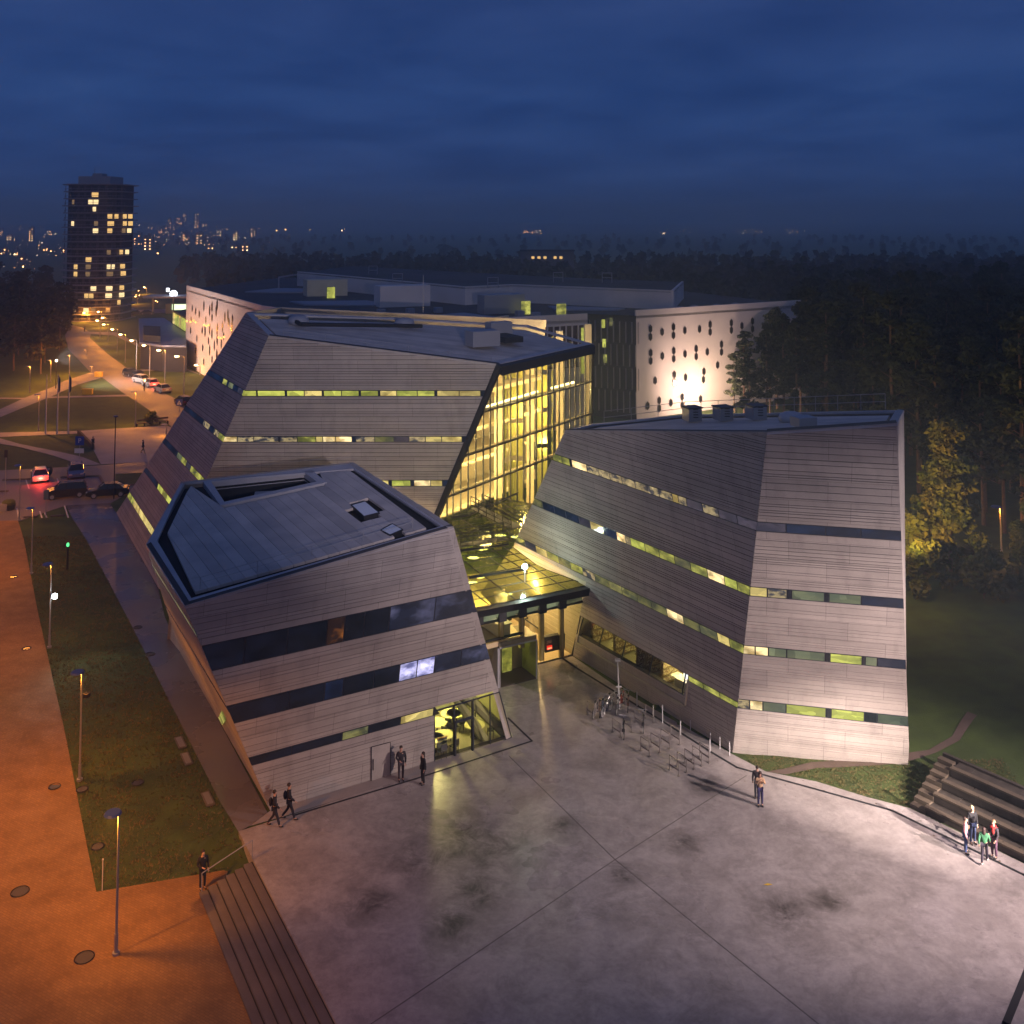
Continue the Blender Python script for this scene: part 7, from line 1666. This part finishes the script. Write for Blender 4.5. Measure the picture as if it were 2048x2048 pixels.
# edge of the wood as seen over the right building: X grows as it comes nearer
def wood_edge(Y):      # smallest X of the wood at distance Y
    pts = [(75, 46), (95, 47), (118, 45), (135, 41), (158, 33), (175, 40), (190, 58), (230, 62), (300, 68)]
    for (a, xa), (b_, xb) in zip(pts, pts[1:]):
        if a <= Y <= b_: return xa + (xb - xa) * (Y - a) / (b_ - a)
    return 46 if Y < 75 else 68
n_p = 0; Y = 84; row_i = 0
ORD = ['first', 'second', 'third', 'fourth', 'fifth', 'sixth', 'seventh', 'eighth', 'ninth', 'tenth', 'eleventh', 'twelfth', 'thirteenth', 'fourteenth', 'fifteenth', 'sixteenth', 'seventeenth', 'eighteenth', 'nineteenth', 'twentieth', 'last', 'last', 'last', 'last', 'last', 'last', 'last', 'last', 'last']
while Y < 215 and n_p < 285:
    x = wood_edge(Y) + rng.uniform(0, 2); xm = min(Y * .55 + 14, 118)
    while x < xm and n_p < 285:
        sc = rng.uniform(.82, 1.12)
        if Y > 112: sc *= max(.5, min(1.0, .5 + (x / Y - .20) / .10 * .5))
        first_ = abs(x - wood_edge(Y)) < 2.1 and Y < 175
        plant(pines[rng.randrange(4)], x + rng.uniform(-1, 1), Y + rng.uniform(-1.6, 1.6), rng.random() * 6.28, sc, hf(min(x, 89), Y) if Y < 105 else 0, ('dark pine on the left edge of the wood, %s row from the near end' % ORD[row_i]) if first_ else None)
        n_p += 1; x += rng.uniform(4.0, 6.4)
    Y += rng.uniform(4.6, 5.8); row_i += 1
for k, (x, y, sc) in enumerate(((37.2, 86.5, 1.10),)): plant(autumn, x, y, 0, sc, 0)
t2 = plant(autumn, 42.5, 84, 2.2, .62, 0, 'smaller yellow-brown autumn tree between the tall autumn tree and the lamp')
for k, (x, y, sc, lb) in enumerate(((32, 80, 1.0, 'orange-brown bush tight behind the right building end wall'), (36.5, 79, .9, 'orange-brown bush in front of the tall autumn tree'), (41, 78, 1.1, 'brown bush between the tall autumn tree and the lone lamp'), (46, 80, 1.2, 'dark brown bush at the foot of the lone lamp'), (33.5, 86, 1.3, 'orange bush low at the left side of the autumn tree'))): plant(bushy, x, y, k * 1.3, sc, hf(x, y), lb)
# left clump
n_d = 0
for j in range(9):
    for i in range(9):
        Yt = 205 + j * 15 + rng.uniform(-4, 4); xr = -Yt * .505 + 14 - (0 if j > 1 else 4) ; xt = xr - i * 7.5 - rng.uniform(0, 3)
        if xt < -Yt * .56 - 12: break
        xlim = -TY * 0
        plant(decid[rng.randrange(2)], xt, Yt, rng.random() * 6.28, rng.uniform(.8, 1.15)); n_d += 1
for k in range(16):
    Yt = 235 + k * 7; plant(decid[k % 2], -Yt * .30 + rng.uniform(-3, 3) - 2 * (k % 3), Yt + 140, rng.random() * 6, rng.uniform(.6, .95), 0, 'dark leafy tree in the far belt between tower and white building', 'trees of the far belt')
p = U(c4(1160, 810)); plant(bushy, p.x, p.y, 1, .5, 0, 'small low bush at the corner of the big lawn beside the bench')

# far wood: thousands of crowns that read as one mass
def far_wood(name, regions, mat, seed, sz, per, hh):
    rng = random.Random(seed); vs = []; fs = []
    for (x0, x1, y0, y1, n_, cond) in regions:
        for _ in range(n_):
            x = rng.uniform(x0, x1); y = rng.uniform(y0, y1)
            if cond and not cond(x, y): continue
            H_ = hh * rng.uniform(.7, 1.12); R_ = rng.uniform(2.2, 3.8) * (hh / 16) 
            for k in range(per):
                z = H_ * (0.35 + .65 * rng.random() ** .7); rr_ = R_ * (1.15 - .9 * (z / H_ - .35) / .65) * math.sqrt(rng.random()); a = rng.random() * 6.283
                c = V3((x + rr_ * math.cos(a), y + rr_ * math.sin(a), z)); s_ = sz * rng.uniform(.6, 1.4)
                u_ = V3((rng.gauss(0, 1), rng.gauss(0, 1), rng.gauss(0, .7))).normalized(); w_ = u_.cross(V3((rng.gauss(0, 1), rng.gauss(0, 1), rng.gauss(0, 1)))).normalized(); q = len(vs)
                vs += [tuple(c - u_ * s_), tuple(c + w_ * s_ * .6), tuple(c + u_ * s_ * .8), tuple(c - w_ * s_ * .6)]; fs.append((q, q + 1, q + 2, q + 3))
    me = bpy.data.meshes.new(name); me.from_pydata(vs, [], fs); me.materials.append(mat); o = bpy.data.objects.new(name, me); COL.objects.link(o); o['kind'] = 'stuff'; return o
woodm = pbr('wood_foliage', (.030, .038, .018), .9, (.060, .045, .022), .035, lo=.35, hi=.65, detail=6)
o = far_wood('pine_wood', [(60, 250, 150, 330, 1500, lambda x, y: x > wood_edge(min(y, 299)) + 6 and (y > 205 or x > 100) and x < y * .6 + 10)], woodm, 3, 1.1, 40, 17); o['label'] = 'the dark pine wood deeper in behind the first trees'; o['category'] = 'wood'
o = far_wood('far_forest', [(-130, 330, 285, 430, 1500, lambda x, y: abs(x) < y * .57 and not (x < -y * .30 and y < 420)), (-160, 320, 430, 520, 700, lambda x, y: abs(x) < y * .57 and x > -y * .33)], woodm, 4, 1.9, 26, 13.5); o['label'] = 'dark forest belt stretching behind the white building'; o['category'] = 'forest'
o = far_wood('far_forest', [(-900, 1300, 620, 1500, 500, lambda x, y: abs(x) < y * .57 and (x > -y * .36 or y > 1900))], woodm, 5, 3.2, 14, 9); o['label'] = 'distant hazy forest toward the horizon'; o['category'] = 'forest'

# ================================================================== hills to the horizon
import mathutils
def hillz(x, y):
    n1 = mathutils.noise.noise((x * .00042 + 3, y * .0005, 1.3)); n2 = mathutils.noise.noise((x * .0013, y * .0016, 5.2)); n3 = mathutils.noise.noise((x * .0005 + 9, 2.0, .4))
    t = smooth((y - 1700) / 3800.0); base = t * (16 + 20 * n1 + 8 * n2) + smooth((y - 4500) / 4000) * (34 + 26 * n3)
    valley = smooth((y - 700) / 800) * (1 - smooth((y - 1900) / 1800)) * -9
    left = math.exp(-((x + 900) / 900.0) ** 2) * smooth((y - 2600) / 1800) * 26
    return base + valley * .2 + left * .8
bm = bmesh.new(); NY, NX = 70, 90; rowsv = []
for j in range(NY + 1):
    y = 1500 * (9.0 ** (j / NY)); row_ = []
    for i in range(NX + 1): x = (i / NX * 2 - 1) * (y * .75 + 400); row_.append(bm.verts.new((x, y, hillz(x, y) - .5)))
    rowsv.append(row_)
for j in range(NY):
    for i in range(NX): bm.faces.new((rowsv[j][i], rowsv[j][i + 1], rowsv[j + 1][i + 1], rowsv[j + 1][i]))
me = bpy.data.meshes.new('hills'); bm.to_mesh(me); bm.free(); me.materials.append(pbr('hill_forest', (.028, .034, .022), .95, (.055, .055, .04), .004, detail=8, bump=1.0, bscale=.05)); me.shade_smooth()
hl = bpy.data.objects.new('hills', me); COL.objects.link(hl); structure(hl)

# ================================================================== the distant town
def far_pt(px, Yd): return V3(((px[0] - XP) / FPX * Yd, Yd, 0))
blk_m = pbr('distant_block', (.10, .10, .12), .8, (.15, .14, .15), .02)
fw1 = glow('far_window', (1.0, .46, .16), 13); fw2 = glow('far_window_pale', (1.0, .66, .34), 16)
wm = MB().box((0, 0, 0), (3.4, .5, 2.6)); w_src = wm.build('window', fw1); w_me = w_src.data; bpy.data.objects.remove(w_src); w_me2 = w_me.copy(); w_me2.materials.clear(); w_me2.materials.append(fw2)
BL = [  # crop c1 x, top y, bottom y, width px, lit windows
 (15, 430, 470, 16, 5), (60, 470, 500, 30, 4), (120, 418, 440, 20, 3), (180, 425, 505, 26, 14), (240, 425, 450, 20, 2), (285, 445, 470, 22, 4), (262, 530, 560, 30, 3), (100, 545, 585, 26, 3), (765, 455, 525, 44, 14), (830, 420, 450, 40, 7), (825, 470, 555, 52, 18), (905, 420, 460, 50, 9), (940, 375, 430, 16, 4), (990, 372, 410, 44, 10), (1024, 352, 405, 18, 9), (1090, 350, 430, 24, 14), (1135, 405, 430, 30, 5), (1030, 450, 500, 34, 7), (1107, 455, 520, 40, 16), (1215, 440, 475, 30, 7), (1304, 450, 500, 26, 9), (1402, 430, 485, 30, 12), (1300, 515, 545, 40, 6), (1360, 520, 560, 46, 8), (1170, 525, 550, 40, 4), (1580, 430, 450, 30, 4), (1715, 430, 445, 16, 1), (1240, 600, 640, 30, 4), (30, 540, 580, 34, 3), (140, 575, 610, 30, 2)]
rng = random.Random(21); poss = ['left of the tower', 'right of the tower']
for i, (x, yt, yb, w_, nl) in enumerate(BL):
    pb = c1(x, yb); Yd = 31 * FPX / max(22, (pb[1] - 440)) if yb > 455 else 2600 + rng.uniform(-300, 500); Yd = max(620, min(Yd, 3000)); base = CAM_H - (pb[1] - 440) / FPX * Yd; top_ = CAM_H - (c1(0, yt)[1] - 440) / FPX * Yd; ww = w_ / 2.76 / FPX * Yd
    p = far_pt(pb, Yd); nth = ['%s block' % a for a in ('squat', 'low wide', 'small', 'tall slim', 'small square', 'square', 'low', 'short')]
    t = thing('apartment_block', 'distant apartment block, %s, %s from the left in the hazy town' % ('left of the dark tower' if x < 380 else 'right of the dark tower', ['1st', '2nd', '3rd', '4th', '5th', '6th', '7th', '8th', '9th', '10th', '11th', '12th', '13th', '14th', '15th', '16th', '17th', '18th', '19th', '20th', '21st', '22nd', '23rd', '24th', '25th', '26th', '27th', '28th', '29th', '30th'][sorted(b_[0] for b_ in BL).index(x)]), 'building', (p.x, p.y, base - 8), 'apartment blocks of the distant town')
    Hh_ = top_ - base; mb = MB(); mb.box((0, 0, (Hh_ + 8) / 2), (ww, ww * .5, Hh_ + 8)); mb.box((ww * .1, 0, Hh_ + 9), (ww * .3, ww * .2, 2)); mb.build('wall', blk_m, t)
    k_s = Yd / 2000.0
    for k in range(nl):
        o = bpy.data.objects.new('window', w_me if rng.random() < .7 else w_me2); COL.objects.link(o); o.parent = t
        cols_ = max(2, int(ww / 5)); o.location = ((rng.randrange(cols_) + .5) / cols_ * ww - ww / 2, -ww * .25 - .3, 8 + 1.5 + rng.randrange(max(1, int(Hh_ / 3.2))) * 3.2); s_ = max(.22, .34 * k_s * rng.uniform(.6, 1.2)); o.scale = (s_, 1, s_)
# distant lamps: one each, pole and head
ball = MB().ball((0, 0, 9.0), 1.0, 6, 4); b_o = ball.build('lamp_head', glow('far_lamp', (1.0, .42, .13), 30)); b_me = b_o.data; bpy.data.objects.remove(b_o); pm_ = MB().tube((0, 0, -4), (0, 0, 9), .12, n=4); p_o = pm_.build('pole', M['dmetal']); p_me = p_o.data; bpy.data.objects.remove(p_o)
b_me2 = b_me.copy(); b_me2.materials.clear(); b_me2.materials.append(glow('far_lamp_pale', (1, .7, .4), 30))
DL = [(28, 640, 3), (138, 643, 3), (243, 652, 4), (353, 660, 2), (93, 650, 1), (40, 552, 2), (288, 558, 2.2), (358, 555, 2.2), (877, 570, 2.6), (1535, 595, 3), (772, 415, 1.6), (1530, 445, 2), (1578, 440, 2.4), (1716, 438, 2), (1410, 600, 1.2), (1890, 445, 1.6), (1905, 440, 1.3), (385, 480, 1.5), (280, 452, 1.6), (120, 425, 1), (1405, 440, 2), (200, 655, 1), (318, 582, 1.2), (268, 545, 1.3), (105, 568, 1), (1240, 605, 1.6), (1246, 620, 1), (775, 775, 2), (780, 800, 2), (762, 798, 1.5), (855, 798, 1.8), (870, 830, 2.2), (880, 835, 2)]
for k, (x, y, s_) in enumerate(DL):
    px = c1(x, y); Yd = min(2600, 31 * FPX / max(10, px[1] - 440 + 8)); z = CAM_H - (px[1] - 440) / FPX * Yd - 9
    t = thing('street_lamp', 'orange point of a distant street lamp in the hazy plain', 'street lamp', (px[0] * 0 + (px[0] - XP) / FPX * Yd, Yd, z), 'street lamps of the distant plain'); sc = s_ * .36 / FPX * Yd
    o = bpy.data.objects.new('lamp_head', b_me if k % 5 else b_me2); COL.objects.link(o); o.parent = t; o.scale = (sc, sc, sc); o.location = (0, 0, 9 - 9 * sc); o = bpy.data.objects.new('pole', p_me); COL.objects.link(o); o.parent = t
rng = random.Random(5)
for k in range(230):
    if k < 120: x = rng.gauss(1010, 210); y = rng.uniform(395, 525)
    elif k < 170: x = rng.uniform(0, 370); y = rng.uniform(415, 640)
    else: x = rng.choice((2400, 2480, 3330, 3480, 3850, 3950, 4190, 4260)) + rng.uniform(-40, 40); y = rng.uniform(440, 462)
    if 375 < x < 745: continue
    px = c1(x, y); px = (px[0] if k < 170 else 1050 + (x - 2400) / 2.76 * .82 * 1.0 + 0, px[1]); Yd = min(3400, 31 * FPX / max(12, px[1] - 440 + 6)); z = CAM_H - (px[1] - 440) / FPX * Yd - 9; sc = rng.uniform(.18, .36) / FPX * Yd
    t = thing('street_lamp', 'orange point of a distant street lamp in the hazy plain', 'street lamp', ((px[0] - XP) / FPX * Yd, Yd, z), 'street lamps of the distant plain')
    o = bpy.data.objects.new('lamp_head', b_me if k % 3 else b_me2); COL.objects.link(o); o.parent = t; o.scale = (sc, sc, sc); o.location = (0, 0, 9 - 9 * sc); o = bpy.data.objects.new('pole', p_me); COL.objects.link(o); o.parent = t
# small lit house in the far wood
p = far_pt(r3(85, 200), 420); t = thing('house', 'small house with lit windows half hidden in the far forest', 'house', (p.x, p.y, 0)); mb = MB(); mb.box((0, 0, 9), (22, 8, 18)); mb.build('wall', blk_m, t)
mb = MB(); mb.prism([(-11.4, -4.6, 18), (11.4, -4.6, 18), (11.4, 4.6, 18), (-11.4, 4.6, 18)], (0, 0, .5)); mb.build('roof', M['far_roof'], t)
for x in (-6, -3.5, -1, 3.2, 5.6): mb = MB(); mb.box((x, -4.1, 15.4), (1.2, .2, 1.0)); mb.build('window', litw, t)
# low blue-roofed building by the white one
lb_ = thing('low_hall', 'low hall with a dark blue metal roof left of the white building', 'building', tuple(U(c1(900, 1085))))
rp_ = [U(c1(*t_), 5.0) for t_ in ((765, 938), (905, 935), (1027, 1020), (1027, 1090), (890, 1088), (770, 1072))]
mb = MB(); mb.prism(rp_, (0, 0, .4)); solid('roof', mb, pbr('blue_metal_roof', (.16, .20, .32), .4, (.12, .15, .25), .3), lb_)
mb = MB(); mb.prism([V3((p.x * .998, p.y + .2, 0)) for p in rp_], (0, 0, 4.95)); solid('wall', mb, pbr('dark_wall', (.02, .02, .03), .8), lb_)
mb = MB(); mb.prism([U(c1(*t_), 5.45) for t_ in ((790, 1000), (885, 1005), (885, 1062), (792, 1055))], (0, 0, 1.3)); solid('roof_hut', mb, M['far_roof'], lb_)
a_, b_ = U(c1(955, 960), 5.5), U(c1(1027, 1006), 5.5)
for k in range(6):
    p = a_.lerp(b_, (k + .5) / 6); mb = MB(); mb.box((p.x, p.y, 7.0), ((b_ - a_).length / 6 * .85, .25, 2.6), math.atan2((b_ - a_).y, (b_ - a_).x)); solid('window', mb, P['lg'] if k % 3 else P['y'], lb_)
mb = MB(); mb.prism([a_ + V3((0, .2, 0)), b_ + V3((0, .2, 0)), b_ + V3((2, 5, 0)), a_ + V3((2, 5, 0))], (0, 0, 3.2)); solid('upper_wall', mb, M['far_roof'], lb_)
# filling station with its round white sign
p = far_pt(c1(950, 850), 332); fs_ = thing('filling_station', 'far filling station canopy with bright lights behind the trees', 'canopy', (p.x, p.y, 0))
mb = MB(); mb.box((0, 0, 5.8), (15, 9, .6)); mb.build('canopy', M['white'], fs_)
for x in (-8, 8): mb = MB(); mb.tube((x * .7, 0, 0), (x * .7, 0, 5.6), .25); mb.build('column', M['steel_white'], fs_)
mb = MB(); mb.box((2, 2, 1.7), (7, 4, 3.2)); mb.build('shop', pbr('shop_wall', (.3, .3, .28), .7), fs_); mb = MB(); mb.box((3, -.2, 2.3), (4.5, .2, 1.8)); mb.build('window', glow('shop_light', (.75, 1, .55), 2.2), fs_)
p = far_pt(c1(968, 792), 330); Z = CAM_H - (c1(0, 792)[1] - 440) / FPX * 330; t = thing('round_sign', 'brilliant round white sign on a pole at the far filling station', 'sign', (p.x, p.y, 0))
mb = MB(); mb.tube((0, 0, 0), (0, 0, Z), .25); mb.build('pole', M['metal'], t); mb = MB(); mb.tube((0, -.25, Z), (0, .25, Z), 1.15, n=20); mb.build('disc', glow('sign_white', (.85, .9, 1), 7, True), t); mb = MB(); mb.box((-1.9, 0, Z + 1.3), (1.0, .3, 1.2)); mb.build('side_panel', glow('sign_white2', (.85, .9, 1), 4), t)

# grass tufts on the lit lawn at the right and the lawn strip
def tufts(name, n_, xr, yr, cond, seed, hh, lab, mat):
    rng = random.Random(seed); vs = []; fs = []
    for _ in range(n_):
        x = rng.uniform(*xr); y = rng.uniform(*yr)
        if not cond(x, y): continue
        z = hf(x, y) - .03
        for k in range(3):
            a = rng.random() * 6.28; h_ = hh * rng.uniform(.5, 1.3); w_ = .02 + .02 * rng.random(); q = len(vs); dx_ = rng.gauss(0, .05); dy_ = rng.gauss(0, .05)
            vs += [(x + dx_ - w_ * math.cos(a), y + dy_ - w_ * math.sin(a), z), (x + dx_ + w_ * math.cos(a), y + dy_ + w_ * math.sin(a), z), (x + dx_ * 2.5, y + dy_ * 2.5, z + h_)]; fs.append((q, q + 1, q + 2))
    me = bpy.data.meshes.new(name); me.from_pydata(vs, [], fs); me.materials.append(mat); o = bpy.data.objects.new(name, me); COL.objects.link(o); o['kind'] = 'stuff'; o['label'] = lab; o['category'] = 'grass'
gm_ = pbr('grass_blade', (.10, .105, .03), .9, (.16, .12, .05), .8, rnd=.1)
def right_lawn(x, y): return side_dist(x, y, GE) > .15 and (P1 - V3((x, y, 0))).length > .4 and not (CFp.n.dot(V3((x, y, .5)) - P1) < -.1 and CLp.n.dot(V3((x, y, .5)) - P1) < 0) and (V3((x, y, 0)) - ts0).dot(tn) < 9 and not ((V3((x, y, 0)) - ts0).dot(td) > -.7 and (V3((x, y, 0)) - ts0).dot(tn) < 3.9)
tufts('grass', 26000, (13, 27), (50, 66), right_lawn, 3, .06, 'short rough grass on the lit bank in front of the right building', gm_)
lawn_poly = [(p.x, p.y) for p in Pv((36, 1041), (145, 1037), (173, 1080), (260, 1245), (320, 1365), (381, 1486), (441, 1606), (476, 1666), (521, 1751), (446, 1741), (193, 1784), (160, 1621), (133, 1481), (108, 1370), (75, 1220), (48, 1080))]
def inside(poly, x, y):
    c = False; n__ = len(poly)
    for i in range(n__):
        (x1, y1), (x2, y2) = poly[i], poly[(i + 1) % n__]
        if (y1 > y) != (y2 > y) and x < (x2 - x1) * (y - y1) / (y2 - y1) + x1: c = not c
    return c
tufts('grass', 60000, (-48, -10), (46, 100), lambda x, y: inside(lawn_poly, x, y), 9, .10, 'short grass of the dark lawn strip between path and walk', gm_)

def litter(name, n_, xr, yr, cond, seed, mat, lab, zf):
    rng = random.Random(seed); vs = []; fs = []
    for _ in range(n_):
        x = rng.uniform(*xr); y = rng.uniform(*yr)
        if not cond(x, y): continue
        z = zf(x, y); a = rng.random() * 6.28; s_ = rng.uniform(.03, .075); q = len(vs)
        vs += [(x + s_ * math.cos(a), y + s_ * math.sin(a), z + .01), (x - s_ * .5 * math.sin(a), y + s_ * .5 * math.cos(a), z + .025), (x - s_ * math.cos(a), y - s_ * math.sin(a), z + .01), (x + s_ * .5 * math.sin(a), y - s_ * .5 * math.cos(a), z + .015)]; fs.append((q, q + 1, q + 2, q + 3))
    me = bpy.data.meshes.new(name); me.from_pydata(vs, [], fs); me.materials.append(mat); o = bpy.data.objects.new(name, me); COL.objects.link(o); o['kind'] = 'stuff'; o['label'] = lab; o['category'] = 'leaves'
lfm = pbr('fallen_leaf', (.16, .10, .03), .8, (.07, .045, .02), 3.0)
sqp = [(p.x, p.y) for p in sq_out]
litter('fallen_leaves', 2600, (-14, 28), (36, 72), lambda x, y: inside(sqp, x, y) and abs(side_dist(x, y, GE)) < 2.2 * random.random() + .2, 4, lfm, 'fallen leaves gathered along the lawn edge of the square', lambda x, y: 0)
litter('fallen_leaves', 5000, (-48, -10), (40, 100), lambda x, y: inside(lawn_poly, x, y), 5, lfm, 'fallen leaves strewn over the dark lawn strip', lambda x, y: hf(x, y) + .03)
# ================================================================== haze: pale air over the whole place
#HZ
hz = MB().box((0, 5500, 32), (26000, 12600, 126)).build('haze', M['white']); hz.data.materials.clear(); hz['kind'] = 'stuff'; hz['label'] = 'thin blue evening haze over the plain'
hm_ = bpy.data.materials.new('haze_air'); hm_.use_nodes = True; nn_ = hm_.node_tree.nodes
for n__ in list(nn_):
    if n__.type != 'OUTPUT_MATERIAL': nn_.remove(n__)
pv_ = nn_.new('ShaderNodeVolumePrincipled'); pv_.inputs['Density'].default_value = 0.0007; pv_.inputs['Color'].default_value = (.75, .92, 1, 1)
hm_.node_tree.links.new(pv_.outputs[0], [n__ for n__ in nn_ if n__.type == 'OUTPUT_MATERIAL'][0].inputs['Volume']); hz.data.materials.append(hm_)
